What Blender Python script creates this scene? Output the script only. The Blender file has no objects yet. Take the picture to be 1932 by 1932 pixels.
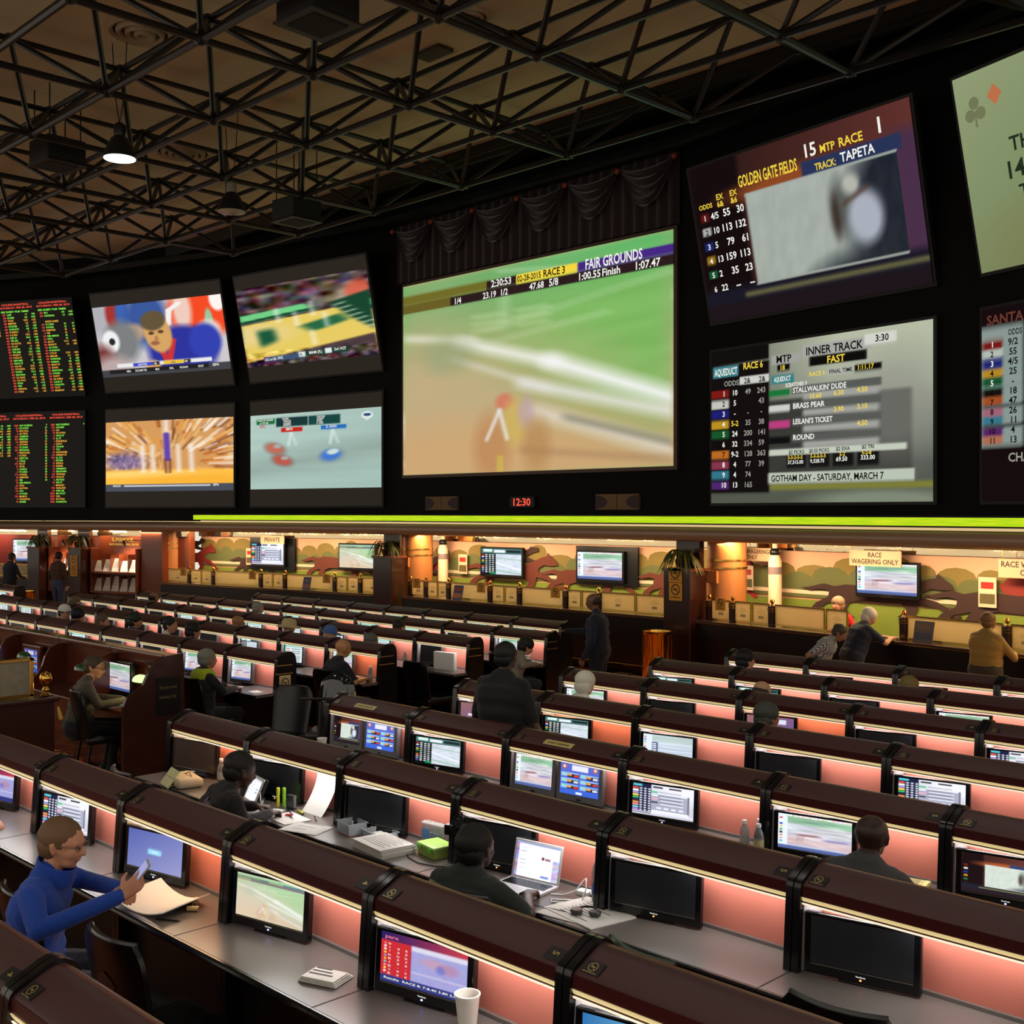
# A race-and-sports-book hall: rows of lit betting carrels, a concave wall of big screens, tellers' counters below it.
# World axes: x runs along the carrel rows, y runs across them towards the teller counters, z up. Metres.
import bpy, bmesh, math, random
import numpy as np
from mathutils import Vector, Matrix, Euler
random.seed(7); np.random.seed(7)
S = bpy.context.scene
COL = S.collection
R = math.radians
PI = math.pi

# ---------------------------------------------------------------- camera
cam = bpy.data.cameras.new('camera'); camo = bpy.data.objects.new('camera', cam); COL.objects.link(camo)
cam.sensor_width = 36.0; cam.lens = 36.0 * 2200.0 / 1932.0; cam.clip_start = 0.05; cam.clip_end = 200
camo.location = (0, 0, 2.816); camo.rotation_euler = (R(90), 0, R(45.25))
S.camera = camo
# ---------------------------------------------------------------- world and exposure
S.view_settings.view_transform = 'Standard'; S.view_settings.look = 'None'
S.view_settings.exposure = 0.0; S.view_settings.gamma = 1.0; S.view_settings.use_curve_mapping = False
W = bpy.data.worlds.new('world'); S.world = W; W.use_nodes = True
W.node_tree.nodes['Background'].inputs['Color'].default_value = (1.0, 0.91, 0.76, 1)
W.node_tree.nodes['Background'].inputs['Strength'].default_value = 0.85
S.cycles.max_bounces = 6; S.cycles.diffuse_bounces = 3; S.cycles.glossy_bounces = 3; S.cycles.transmission_bounces = 4
S.cycles.transparent_max_bounces = 6; S.cycles.caustics_reflective = False; S.cycles.caustics_refractive = False
S.cycles.sample_clamp_indirect = 4.0

# ---------------------------------------------------------------- helpers
def lin(c):
    return tuple((x / 12.92 if x <= 0.04045 else ((x + 0.055) / 1.055) ** 2.4) for x in c)
def rgb(r, g, b): return lin((r / 255.0, g / 255.0, b / 255.0))

MATS = {}
def mat(name, col, rough=0.5, metal=0.0, spec=0.5, emit=None, estr=0.0, noise=0.0, nscale=20.0, bump=0.0, bscale=60.0,
        trans=0.0, alpha=1.0, coat=0.0, ior=1.45, sheen=0.0, stretch=None):
    if name in MATS: return MATS[name]
    m = bpy.data.materials.new(name); m.use_nodes = True; nt = m.node_tree; b = nt.nodes['Principled BSDF']
    b.inputs['Base Color'].default_value = (*col, 1); b.inputs['Roughness'].default_value = rough
    b.inputs['Metallic'].default_value = metal; b.inputs['Specular IOR Level'].default_value = spec
    b.inputs['IOR'].default_value = ior
    if trans: b.inputs['Transmission Weight'].default_value = trans
    if alpha < 1: b.inputs['Alpha'].default_value = alpha
    if coat: b.inputs['Coat Weight'].default_value = coat; b.inputs['Coat Roughness'].default_value = 0.08
    if sheen: b.inputs['Sheen Weight'].default_value = sheen
    if emit is not None:
        b.inputs['Emission Color'].default_value = (*emit, 1); b.inputs['Emission Strength'].default_value = estr
    if noise or bump:
        tc = nt.nodes.new('ShaderNodeTexCoord'); mp = nt.nodes.new('ShaderNodeMapping')
        nt.links.new(tc.outputs['Object'], mp.inputs['Vector'])
        if stretch: mp.inputs['Scale'].default_value = stretch
    if noise:
        n = nt.nodes.new('ShaderNodeTexNoise'); n.inputs['Scale'].default_value = nscale; n.inputs['Detail'].default_value = 4
        nt.links.new(mp.outputs['Vector'], n.inputs['Vector'])
        mx = nt.nodes.new('ShaderNodeMix'); mx.data_type = 'RGBA'
        mx.inputs['A'].default_value = (*[c * (1 - noise) for c in col], 1); mx.inputs['B'].default_value = (*[min(1, c * (1 + noise)) for c in col], 1)
        nt.links.new(n.outputs['Fac'], mx.inputs['Factor']); nt.links.new(mx.outputs['Result'], b.inputs['Base Color'])
    if bump:
        n2 = nt.nodes.new('ShaderNodeTexNoise'); n2.inputs['Scale'].default_value = bscale; n2.inputs['Detail'].default_value = 3
        nt.links.new(mp.outputs['Vector'], n2.inputs['Vector'])
        bp = nt.nodes.new('ShaderNodeBump'); bp.inputs['Strength'].default_value = bump; bp.inputs['Distance'].default_value = 0.01
        nt.links.new(n2.outputs['Fac'], bp.inputs['Height']); nt.links.new(bp.outputs['Normal'], b.inputs['Normal'])
    MATS[name] = m; return m
def emat(name, col, s=1.0):
    if name in MATS: return MATS[name]
    m = bpy.data.materials.new(name); m.use_nodes = True; nt = m.node_tree; nt.nodes.clear()
    o = nt.nodes.new('ShaderNodeOutputMaterial'); e = nt.nodes.new('ShaderNodeEmission')
    e.inputs['Color'].default_value = (*col, 1); e.inputs['Strength'].default_value = s
    nt.links.new(e.outputs[0], o.inputs[0]); MATS[name] = m; return m
def picmat(s=1.0):
    name = 'screen_picture_%.2f' % s
    if name in MATS: return MATS[name]
    m = bpy.data.materials.new(name); m.use_nodes = True; nt = m.node_tree; nt.nodes.clear()
    o = nt.nodes.new('ShaderNodeOutputMaterial'); e = nt.nodes.new('ShaderNodeEmission'); a = nt.nodes.new('ShaderNodeAttribute')
    a.attribute_name = 'Col'; e.inputs['Strength'].default_value = s
    nt.links.new(a.outputs['Color'], e.inputs['Color']); nt.links.new(e.outputs[0], o.inputs[0]); MATS[name] = m; return m

def link(o, parent=None):
    COL.objects.link(o)
    if parent is not None: o.parent = parent
    return o
class MB:
    """collects shapes, builds ONE mesh"""
    def __init__(s): s.v = []; s.f = []; s.mi = []; s.M = None
    def add(s, vs, fs, mi=0):
        b = len(s.v)
        if s.M is not None: vs = [tuple(s.M @ Vector(v)) for v in vs]
        s.v += [tuple(v) for v in vs]; s.f += [tuple(b + i for i in f) for f in fs]; s.mi += [mi] * len(fs); return s
    def box(s, x0, x1, y0, y1, z0, z1, mi=0):
        return s.add([(x0, y0, z0), (x1, y0, z0), (x1, y1, z0), (x0, y1, z0), (x0, y0, z1), (x1, y0, z1), (x1, y1, z1), (x0, y1, z1)],
                     [(0, 3, 2, 1), (4, 5, 6, 7), (0, 1, 5, 4), (1, 2, 6, 5), (2, 3, 7, 6), (3, 0, 4, 7)], mi)
    def bbox(s, x0, x1, y0, y1, z0, z1, r=0.01, mi=0, seg=2):
        bm = bmesh.new(); bmesh.ops.create_cube(bm, size=1)
        for v in bm.verts:
            v.co = ((x0 + x1) / 2 + v.co.x * (x1 - x0), (y0 + y1) / 2 + v.co.y * (y1 - y0), (z0 + z1) / 2 + v.co.z * (z1 - z0))
        bmesh.ops.bevel(bm, geom=list(bm.edges), offset=r, segments=seg, affect='EDGES', profile=0.6)
        bm.verts.index_update(); vs = [v.co.copy() for v in bm.verts]; fs = [[v.index for v in f.verts] for f in bm.faces]; bm.free()
        return s.add(vs, fs, mi)
    def prism(s, prof, lo, hi, axis='x', mi=0):
        n = len(prof)
        def p(a, b, t): return (t, a, b) if axis == 'x' else ((a, t, b) if axis == 'y' else (a, b, t))
        vs = [p(a, b, lo) for a, b in prof] + [p(a, b, hi) for a, b in prof]
        fs = [tuple(range(n))[::-1], tuple(range(n, 2 * n))] + [(i, (i + 1) % n, n + (i + 1) % n, n + i) for i in range(n)]
        return s.add(vs, fs, mi)
    def tube(s, pts, r, n=8, cap=True, mi=0):
        P = [Vector(p) for p in pts]; k = len(P); rs = r if isinstance(r, (list, tuple)) else [r] * k
        vs = []; fs = []; up = None
        for i in range(k):
            d = (P[min(i + 1, k - 1)] - P[max(i - 1, 0)]).normalized()
            if up is None:
                up = Vector((0, 0, 1)) if abs(d.z) < 0.9 else Vector((1, 0, 0))
            a = d.cross(up).normalized(); b = a.cross(d).normalized(); up = b
            for j in range(n):
                t = 2 * PI * j / n; vs.append(P[i] + (a * math.cos(t) + b * math.sin(t)) * rs[i])
        for i in range(k - 1):
            for j in range(n):
                fs.append((i * n + j, i * n + (j + 1) % n, (i + 1) * n + (j + 1) % n, (i + 1) * n + j))
        if cap: fs += [tuple(range(n))[::-1], tuple(range((k - 1) * n, k * n))]
        return s.add(vs, fs, mi)
    def lathe(s, prof, n=16, c=(0, 0, 0), mi=0):
        vs = []; fs = []; k = len(prof)
        for r_, z in prof:
            for j in range(n):
                t = 2 * PI * j / n; vs.append((c[0] + r_ * math.cos(t), c[1] + r_ * math.sin(t), c[2] + z))
        for i in range(k - 1):
            for j in range(n): fs.append((i * n + j, i * n + (j + 1) % n, (i + 1) * n + (j + 1) % n, (i + 1) * n + j))
        fs += [tuple(range(n))[::-1], tuple(range((k - 1) * n, k * n))]
        return s.add(vs, fs, mi)
    def ell(s, c, r, n=12, k=8, mi=0, rot=None):
        vs = [(0, 0, 1)]; fs = []
        for i in range(1, k):
            a = PI * i / k
            for j in range(n): t = 2 * PI * j / n; vs.append((math.sin(a) * math.cos(t), math.sin(a) * math.sin(t), math.cos(a)))
        vs.append((0, 0, -1)); L = len(vs) - 1
        for j in range(n): fs.append((0, 1 + j, 1 + (j + 1) % n)); fs.append((L, L - n + (j + 1) % n, L - n + j))
        for i in range(k - 2):
            for j in range(n): fs.append((1 + i * n + j, 1 + (i + 1) * n + j, 1 + (i + 1) * n + (j + 1) % n, 1 + i * n + (j + 1) % n))
        q = rot.to_matrix() if isinstance(rot, Euler) else rot
        out = []
        for v in vs:
            w = Vector((v[0] * r[0], v[1] * r[1], v[2] * r[2]))
            if q is not None: w = q @ w
            out.append((c[0] + w.x, c[1] + w.y, c[2] + w.z))
        return s.add(out, fs, mi)
    def cap(s, a, b, ra, rb, n=10):
        """tapered capsule between a and b"""
        a = Vector(a); b = Vector(b); d = (b - a); L = d.length
        if L < 1e-6: return s.ell(a, (ra, ra, ra), n, 6)
        q = d.to_track_quat('Z', 'Y').to_matrix(); prof = []
        for i in range(4): t = PI / 2 * i / 4; prof.append((ra * math.sin(t), -ra * math.cos(t)))
        prof += [(ra, 0), (rb, L)]
        for i in range(1, 5): t = PI / 2 * i / 4; prof.append((rb * math.cos(t), L + rb * math.sin(t)))
        prof[0] = (1e-4, prof[0][1]); prof[-1] = (1e-4, prof[-1][1])
        vs = []; fs = []; k = len(prof)
        for r_, z in prof:
            for j in range(n): t = 2 * PI * j / n; vs.append(a + q @ Vector((r_ * math.cos(t), r_ * math.sin(t), z)))
        for i in range(k - 1):
            for j in range(n): fs.append((i * n + j, i * n + (j + 1) % n, (i + 1) * n + (j + 1) % n, (i + 1) * n + j))
        return s.add(vs, fs)
    def poly(s, pts, y=0.0, mi=0):
        """flat polygon in the x-z plane, facing -y"""
        return s.add([(a, y, b) for a, b in pts], [tuple(range(len(pts)))], mi)
    def mesh(s, name, mats, smooth=False, ang=40):
        me = bpy.data.meshes.new(name); me.from_pydata(s.v, [], s.f)
        for m in (mats if isinstance(mats, (list, tuple)) else [mats]): me.materials.append(m)
        if any(s.mi): me.polygons.foreach_set('material_index', s.mi)
        if smooth:
            me.polygons.foreach_set('use_smooth', [True] * len(me.polygons)); me.set_sharp_from_angle(angle=R(ang))
        me.update(); return me
    def obj(s, name, mats, parent=None, smooth=False, ang=40):
        return link(bpy.data.objects.new(name, s.mesh(name, mats, smooth, ang)), parent)

def tag(o, label=None, cat=None, group=None, kind=None):
    if label: o['label'] = label
    if cat: o['category'] = cat
    if group: o['group'] = group
    if kind: o['kind'] = kind
    return o
def thing(name, label, cat, loc=(0, 0, 0), rz=0.0, group=None):
    o = bpy.data.objects.new(name, None); o.empty_display_size = 0.1; COL.objects.link(o)
    o.location = loc; o.rotation_euler = (0, 0, rz); return tag(o, label, cat, group)
def inst(name, me, parent=None, loc=(0, 0, 0), rot=(0, 0, 0), scale=None):
    o = bpy.data.objects.new(name, me); link(o, parent); o.location = loc; o.rotation_euler = rot
    if scale: o.scale = scale
    return o
def copy_tree(o, parent=None):
    c = o.copy(); COL.objects.link(c); c.parent = parent
    if 'label' in c and parent is not None: pass
    for ch in list(o.children): copy_tree(ch, c)
    return c
_TX = {}
def text_geo(s):
    """(verts, faces, width) of a line of text, cap height about 0.7, in the x-z plane"""
    if s in _TX: return _TX[s]
    cu = bpy.data.curves.new('t', 'FONT'); cu.body = s; cu.resolution_u = 2; cu.size = 1.0; cu.offset = 0.02
    ob = bpy.data.objects.new('t', cu); me = ob.to_mesh()
    vs = [(v.co.x, v.co.y) for v in me.vertices]; fs = [tuple(p.vertices) for p in me.polygons]
    ob.to_mesh_clear(); bpy.data.objects.remove(ob); bpy.data.curves.remove(cu)
    w = max([v[0] for v in vs], default=0.0); _TX[s] = (vs, fs, w); return _TX[s]
def text_into(mb, s, x, z, h, y=0.0, width=None, align='l', mi=0, maxw=None, rot=False):
    """text with cap height h, baseline at z; width stretches it to fit"""
    vs, fs, w = text_geo(s)
    if not vs: return
    k = h / 0.70; kx = k if width is None else width / max(w, 1e-6)
    if maxw and w * kx > maxw: kx = maxw / w
    x0 = x if align == 'l' else (x - w * kx / 2 if align == 'c' else x - w * kx)
    if rot: mb.add([(x0 - b * k, y, z + a * kx) for a, b in vs], fs, mi)
    else: mb.add([(x0 + a * kx, y, z + b * k) for a, b in vs], fs, mi)

class Canvas:
    """a small picture painted in numpy and shown as the colours of a fine emissive grid (screens and flat print only); origin top-left, 0..1"""
    def __init__(s, w, h, bg=(0, 0, 0)):
        s.w, s.h = w, h; s.a = np.zeros((h, w, 3)) + np.array(bg) / 255.0
        s.Y, s.X = np.mgrid[0:h, 0:w]; s.X = s.X / (w - 1.0); s.Y = s.Y / (h - 1.0)
    def blend(s, m, c): s.a = s.a * (1 - m[..., None]) + np.array(c) / 255.0 * m[..., None]; return s
    def rect(s, x0, y0, x1, y1, c, soft=0.004, al=1.0):
        f = lambda t: np.clip(t / soft + 0.5, 0, 1)
        return s.blend(al * f(s.X - x0) * f(x1 - s.X) * f(s.Y - y0) * f(y1 - s.Y), c)
    def ell(s, cx, cy, rx, ry, c, soft=0.3, al=1.0, rot=0.0):
        asp = s.w / s.h; dx = (s.X - cx) * asp; dy = s.Y - cy; q = math.radians(rot)
        u = (dx * math.cos(q) + dy * math.sin(q)) / (rx * asp); v = (-dx * math.sin(q) + dy * math.cos(q)) / ry
        return s.blend(al * np.clip((1 - np.sqrt(u * u + v * v)) / max(soft, 1e-3) + 0.5, 0, 1), c)
    def grad(s, x0, y0, c0, x1, y1, c1, al=1.0):
        t = np.clip(((s.X - x0) * (x1 - x0) + (s.Y - y0) * (y1 - y0)) / ((x1 - x0) ** 2 + (y1 - y0) ** 2), 0, 1)[..., None]
        s.a = s.a * (1 - al) + al * (np.array(c0) * (1 - t) + np.array(c1) * t) / 255.0; return s
    def line(s, x0, y0, x1, y1, wd, c, soft=1.0, al=1.0):
        dx, dy = x1 - x0, y1 - y0; L = dx * dx + dy * dy
        t = np.clip(((s.X - x0) * dx + (s.Y - y0) * dy) / L, 0, 1); d = np.hypot(s.X - x0 - t * dx, (s.Y - y0 - t * dy))
        return s.blend(al * np.clip((wd - d) / (wd * soft) + 0.0, 0, 1), c)
    def noise(s, amp, nx, ny, seed=0, x0=0, y0=0, x1=1, y1=1, mono=False, tint=None):
        g = np.random.RandomState(seed).rand(ny + 2, nx + 2, 1 if mono else 3) - 0.5
        fx = np.clip(s.X * nx, 0, nx); fy = np.clip(s.Y * ny, 0, ny); ix = fx.astype(int); iy = fy.astype(int); tx = (fx - ix)[..., None]; ty = (fy - iy)[..., None]
        v = (g[iy, ix] * (1 - tx) + g[iy, ix + 1] * tx) * (1 - ty) + (g[iy + 1, ix] * (1 - tx) + g[iy + 1, ix + 1] * tx) * ty
        m = ((s.X >= x0) & (s.X <= x1) & (s.Y >= y0) & (s.Y <= y1))[..., None]
        s.a = s.a + v * amp * m; return s
    def blur(s, dx, dy, n=8):
        acc = np.zeros_like(s.a)
        for i in range(n):
            t = i / (n - 1.0) - 0.5; acc += np.roll(np.roll(s.a, int(round(t * dx * s.w)), 1), int(round(t * dy * s.h)), 0)
        s.a = acc / n; return s
    def gain(s, k): s.a = s.a * k; return s
    def mesh(s, name, W_, H_, strength=1.0):
        """grid W_ x H_ metres in the x-z plane, lower-left corner at the origin, facing -y"""
        if name in bpy.data.meshes: return bpy.data.meshes[name]
        w, h = s.w, s.h; me = bpy.data.meshes.new(name)
        xs = np.linspace(0, W_, w); zs = np.linspace(H_, 0, h); co = np.zeros((h, w, 3)); co[..., 0] = xs[None, :]; co[..., 2] = zs[:, None]
        i = (np.arange(h - 1)[:, None] * w + np.arange(w - 1)[None, :]).reshape(-1)
        q = np.stack([i + w, i + w + 1, i + 1, i], 1)
        me.vertices.add(w * h); me.vertices.foreach_set('co', co.reshape(-1))
        me.loops.add(q.size); me.loops.foreach_set('vertex_index', q.reshape(-1).astype(np.int32))
        me.polygons.add(len(q)); me.polygons.foreach_set('loop_start', np.arange(0, q.size, 4, dtype=np.int32))
        me.update(calc_edges=True)
        a = np.clip(s.a, 0, 1); l = np.where(a <= 0.04045, a / 12.92, ((a + 0.055) / 1.055) ** 2.4)
        at = me.color_attributes.new('Col', 'FLOAT_COLOR', 'POINT')
        at.data.foreach_set('color', np.concatenate([l.reshape(-1, 3), np.ones((w * h, 1))], 1).reshape(-1).astype(np.float32))
        me.materials.append(picmat(strength)); return me

# ---------------------------------------------------------------- common measures
ROW0, DROW, BAY = 3.11, 1.545, 1.15
def row_y(i): return ROW0 + DROW * (i - 1)          # row 1 is the first whole row of the main block
def floor_z(y): return max(-0.0185 * (y - 3.11), -0.23)
KNEE, DESK = 1.156, 0.76
# the concave wall: corners of the counter facets and of the screen facets (plan x, y)
def step(P, deg, sg, L): return (P[0] + sg * L * math.cos(R(deg)), P[1] - L * math.sin(R(deg)))
C1 = (-12.8, 17.0); C2 = (-21.2, 17.0); C3 = step(C2, 9, -1, 8.4); C4 = step(C3, 18, -1, 8.4); C5 = step(C4, 27, -1, 8.0)
C0 = step(C1, 9, 1, 8.4); CM = step(C0, 18, 1, 8.4)
Q2 = C2; Q1 = step(Q2, 9, -1, 5.3); Q0 = step(Q1, 18, -1, 5.3); QM = step(Q0, 27, -1, 7.5)
Q3 = C1; Q4 = step(Q3, 9, 1, 5.55); Q5 = step(Q4, 18, 1, 5.3)
def facet(A, B):
    """matrix whose x axis runs from A to B along the wall, y into the wall, z up"""
    a = math.atan2(B[1] - A[1], B[0] - A[0]); return Matrix.Translation((A[0], A[1], 0)) @ Matrix.Rotation(a, 4, 'Z')
def fang(A, B): return math.atan2(B[1] - A[1], B[0] - A[0])
def fpt(A, B, a, d, z):
    p = facet(A, B) @ Vector((a, d, z)); return (p.x, p.y, p.z)
FAC = {0: (C4, C3), 1: (C3, C2), 2: (C2, C1), 3: (C1, C0), 4: (C0, CM)}
SF = {0: (QM, Q0), 1: (Q0, Q1), 2: (Q1, Q2), 3: (Q2, Q3), 4: (Q3, Q4), 5: (Q4, Q5)}
# ---------------------------------------------------------------- materials of the room
def carpet_mat():
    m = bpy.data.materials.new('casino_carpet'); m.use_nodes = True; nt = m.node_tree; b = nt.nodes['Principled BSDF']; b.inputs['Roughness'].default_value = 0.95
    b.inputs['Specular IOR Level'].default_value = 0.1
    tc = nt.nodes.new('ShaderNodeTexCoord'); n = nt.nodes.new('ShaderNodeTexNoise'); n.inputs['Scale'].default_value = 1.3; n.inputs['Detail'].default_value = 1; n.inputs['Distortion'].default_value = 2.2
    nt.links.new(tc.outputs['Object'], n.inputs['Vector'])
    r = nt.nodes.new('ShaderNodeValToRGB'); r.color_ramp.interpolation = 'CONSTANT'; e = r.color_ramp.elements
    e[0].position = 0; e[0].color = (*rgb(20, 12, 12), 1); e[1].position = 0.44; e[1].color = (*rgb(190, 60, 25), 1)
    for p, c in ((0.50, rgb(232, 130, 50)), (0.54, rgb(20, 12, 14)), (0.58, rgb(240, 205, 130)), (0.61, rgb(150, 35, 25)), (0.66, rgb(22, 14, 14))):
        q = e.new(p); q.color = (*c, 1)
    nt.links.new(n.outputs['Fac'], r.inputs['Fac']); nt.links.new(r.outputs['Color'], b.inputs['Base Color']); return m
CARPET = carpet_mat()
M_CEIL = mat('ceiling_tan', rgb(214, 198, 160), 0.9, noise=0.10, nscale=1.2, bump=0.4, bscale=40)
M_BLACKWALL = mat('black_wall', rgb(7, 6, 7), 0.75, spec=0.2)
M_BLACK = mat('black_paint', rgb(10, 10, 11), 0.35, spec=0.4)
M_STEEL = mat('truss_black_steel', rgb(9, 12, 13), 0.4, spec=0.6)
M_TAN = mat('soffit_tan', rgb(150, 118, 92), 0.35, coat=0.3)
M_WOOD = mat('cherry_wood', rgb(112, 52, 28), 0.3, noise=0.25, nscale=6, stretch=(14, 14, 1), coat=0.4)
M_DWOOD = mat('dark_mahogany', rgb(52, 22, 15), 0.3, noise=0.3, nscale=5, stretch=(12, 12, 1), coat=0.4)
M_LWOOD = mat('maple_wood', rgb(176, 110, 58), 0.35, noise=0.18, nscale=6, stretch=(14, 14, 1))
M_BRASS = mat('polished_brass', rgb(226, 176, 84), 0.18, metal=1.0)
M_MIRROR = mat('gold_mirror', rgb(240, 214, 170), 0.06, metal=1.0, bump=0.35, bscale=5)
M_RED = mat('red_wall', rgb(110, 22, 20), 0.7)
def st(name, mb, m, smooth=False, parent=None):
    o = mb.obj(name, m, parent, smooth)
    if parent is None: o['kind'] = 'structure'
    return o

# ---------------------------------------------------------------- floor, ceiling
fb = MB(); fb.add([(-60, -6, floor_z(-6)), (10, -6, floor_z(-6)), (10, 15.54, -0.23), (-60, 15.54, -0.23), (10, 24, -0.23), (-60, 24, -0.23)], [(0, 1, 2, 3), (3, 2, 4, 5)])
st('floor', fb, CARPET)
ZC = 10.0
cb = MB(); cb.box(-60, 10, -6, 15.62, ZC + 0.03, ZC + 0.25)
ceil = st('ceiling', cb, mat('ceiling_joint', rgb(95, 82, 64), 0.95))
DX, DY, GX, GY = 2.62, 1.71, -13.29, 11.04
pm = MB(); pm.bbox(0.006, DX - 0.006, 0.006, DY - 0.006, 0, 0.04, 0.008, seg=1); pme = pm.mesh('ceiling_panel', M_CEIL)
for i in range(-10, 4):
    for j in range(-6, 3):
        y0 = GY + (j - 0.33) * DY
        if y0 + DY > 15.62: continue
        inst('ceiling_panel', pme, ceil, (GX + (i - 0.5) * DX, y0, ZC - 0.01))
b = MB(); b.box(-60, 10, 15.60, 24, ZC - 0.02, ZC + 0.1); st('ceiling_border', b, M_BLACKWALL)
b = MB(); b.box(-60, 10, 15.55, 15.66, ZC - 0.32, ZC); st('trim_ceiling_edge', b, M_STEEL)

# ---------------------------------------------------------------- the back walls
# the screen wall (black), one facet behind each column of screens
for k, (A, B) in SF.items():
    L = math.dist(A, B); b = MB(); b.M = facet(A, B); b.box(-0.05, L + 0.05, 0.20, 0.55, 2.57, 10.0)
    st('wall_screen_%d' % k, b, M_BLACKWALL)
    b = MB(); b.M = facet(A, B); b.prism([(0.20, 9.62), (-0.16, 9.62), (-0.2, 9.58), (-0.2, 9.44), (-0.1, 9.40), (0.20, 9.40)], -0.03, L + 0.03, 'x')
    st('trim_valance_%d' % k, b, mat('valance_dark_green', rgb(12, 20, 20), 0.4, spec=0.5))
# under the screens: mural walls set back behind the counters, a tan rounded beam in front, mirror bands
sky = mat('mural_sky', rgb(206, 158, 128), 0.75, noise=0.06, nscale=1)
for k, (A, B) in FAC.items():
    L = math.dist(A, B); b = MB(); b.M = facet(A, B)
    b.box(-0.30, L + 0.30, 1.60 if k else 0.75, 1.85 if k else 1.0, -0.23, 2.57)
    WL = st('wall_back_%d' % k, b, sky if k else M_WOOD)
    b = MB(); b.M = facet(A, B)
    b.prism([(0.30, 2.55), (-0.02, 2.55), (-0.09, 2.535), (-0.14, 2.49), (-0.155, 2.44), (-0.155, 2.39), (-0.14, 2.345), (-0.09, 2.305), (-0.02, 2.29), (0.30, 2.29)], -0.02, L + 0.02, 'x')
    st('trim_beam_%d' % k, b, M_TAN, True)
    b = MB(); b.M = facet(A, B); b.box(-0.01, L + 0.01, -0.02, 0.18, 2.55, 2.60); st('trim_mirror_band_%d' % k, b, M_MIRROR)
    b = MB(); b.M = facet(A, B); b.box(-0.28, L + 0.28, (1.5 if k else 0.68), 1.6 if k else 0.75, 2.13, 2.30); st('trim_mirror_fascia_%d' % k, b, M_MIRROR)
    b = MB(); b.M = facet(A, B); b.box(-0.3, L + 0.3, 0.25, 1.85, 2.30, 2.40); st('ceiling_teller_%d' % k, b, mat('teller_ceiling', rgb(190, 160, 120), 0.6))

# ---------------------------------------------------------------- space frame under the ceiling
sfr = thing('space_frame', 'black tubular steel space frame hanging under the tan ceiling', 'space frame', (GX, GY, 8.816))
ZB, ZT = 0.0, 0.90
nb = {}; nt_ = {}
for i in range(-8, 4):
    for j in range(-6, 3):
      if not (i < -4 and j > 1) and not (i < -6 and j > 0): nb[i, j] = Vector((i * DX, j * DY, ZB))
for i in range(-9, 4):
    for j in range(-7, 3):
      if not (i < -3 and j > 1) and not (i < -5 and j > 0) and not (i < -7 and j > -1): nt_[i, j] = Vector(((i + 0.5) * DX, (j + 0.5) * DY, ZT))
rod = MB(); rod.tube([(0, 0, 0), (0, 0, 1)], 1.0, 7, False); rodme = rod.mesh('rod', M_STEEL, True)
knm = MB(); knm.ell((0, 0, 0), (0.095, 0.095, 0.08), 8, 5); knm.box(-0.16, 0.16, -0.03, 0.03, -0.02, 0.02); knm.box(-0.03, 0.03, -0.16, 0.16, -0.02, 0.02); kme = knm.mesh('node', M_STEEL)
def rod_obj(name, a, b, r):
    d = b - a; o = inst(name, rodme, sfr, a); o.rotation_mode = 'QUATERNION'; o.rotation_quaternion = d.to_track_quat('Z', 'Y'); o.scale = (r, r, d.length); return o
nd = 0; extra = MB()
for (i, j), p in nb.items():
    inst('node', kme, sfr, p)
    if (i + 1, j) in nb: rod_obj('bottom_chord', p, nb[i + 1, j], 0.05)
    if (i, j + 1) in nb: rod_obj('bottom_chord', p, nb[i, j + 1], 0.05)
    for di in (-1, 0):
        for dj in (-1, 0):
            q = nt_.get((i + di, j + dj))
            if q is None: continue
            if nd < 296 and i < 3 and j > -6: rod_obj('diagonal', p, q, 0.042); nd += 1
            else:
                extra.tube([p, q], 0.042, 6, False)
for (i, j), p in nt_.items():
    inst('top_node', kme, sfr, p)
    if (i + 1, j) in nt_: rod_obj('top_chord', p, nt_[i + 1, j], 0.045)
    if (i, j + 1) in nt_: rod_obj('top_chord', p, nt_[i, j + 1], 0.045)
tag(extra.obj('diagonals', M_STEEL, sfr, True), kind='stuff')

# ---------------------------------------------------------------- ceiling fittings
def diffuser(x, y, r, lab):
    t = thing('ceiling_diffuser', lab, 'air vent', (x, y, ZC - 0.012)); mt = mat('diffuser_cream', rgb(176, 156, 126), 0.6)
    for k, (a, dz) in enumerate(((1.0, 0.0), (0.78, -0.03), (0.55, -0.05), (0.32, -0.06))):
        q = MB(); q.lathe([(r * a, 0.0), (r * a, -0.02), (r * (a - 0.05), dz - 0.05), (r * (a - 0.15), dz - 0.03), (r * (a - 0.16), 0.0)], 28)
        q.obj('ring', mt, t, True)
    q = MB(); q.lathe([(r * 0.14, 0), (r * 0.14, -0.06), (r * 0.05, -0.075)], 16); q.obj('centre_cone', mt, t, True)
diffuser(-16.2, 8.35, 0.54, 'large round ringed air vent on the ceiling beside the big black box')
diffuser(-21.09, 11.69, 0.56, 'round ringed air vent on the ceiling above the lit pendant lamp')
diffuser(-12.4, 11.4, 0.30, 'small round air vent on the ceiling over the drapes')
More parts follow.
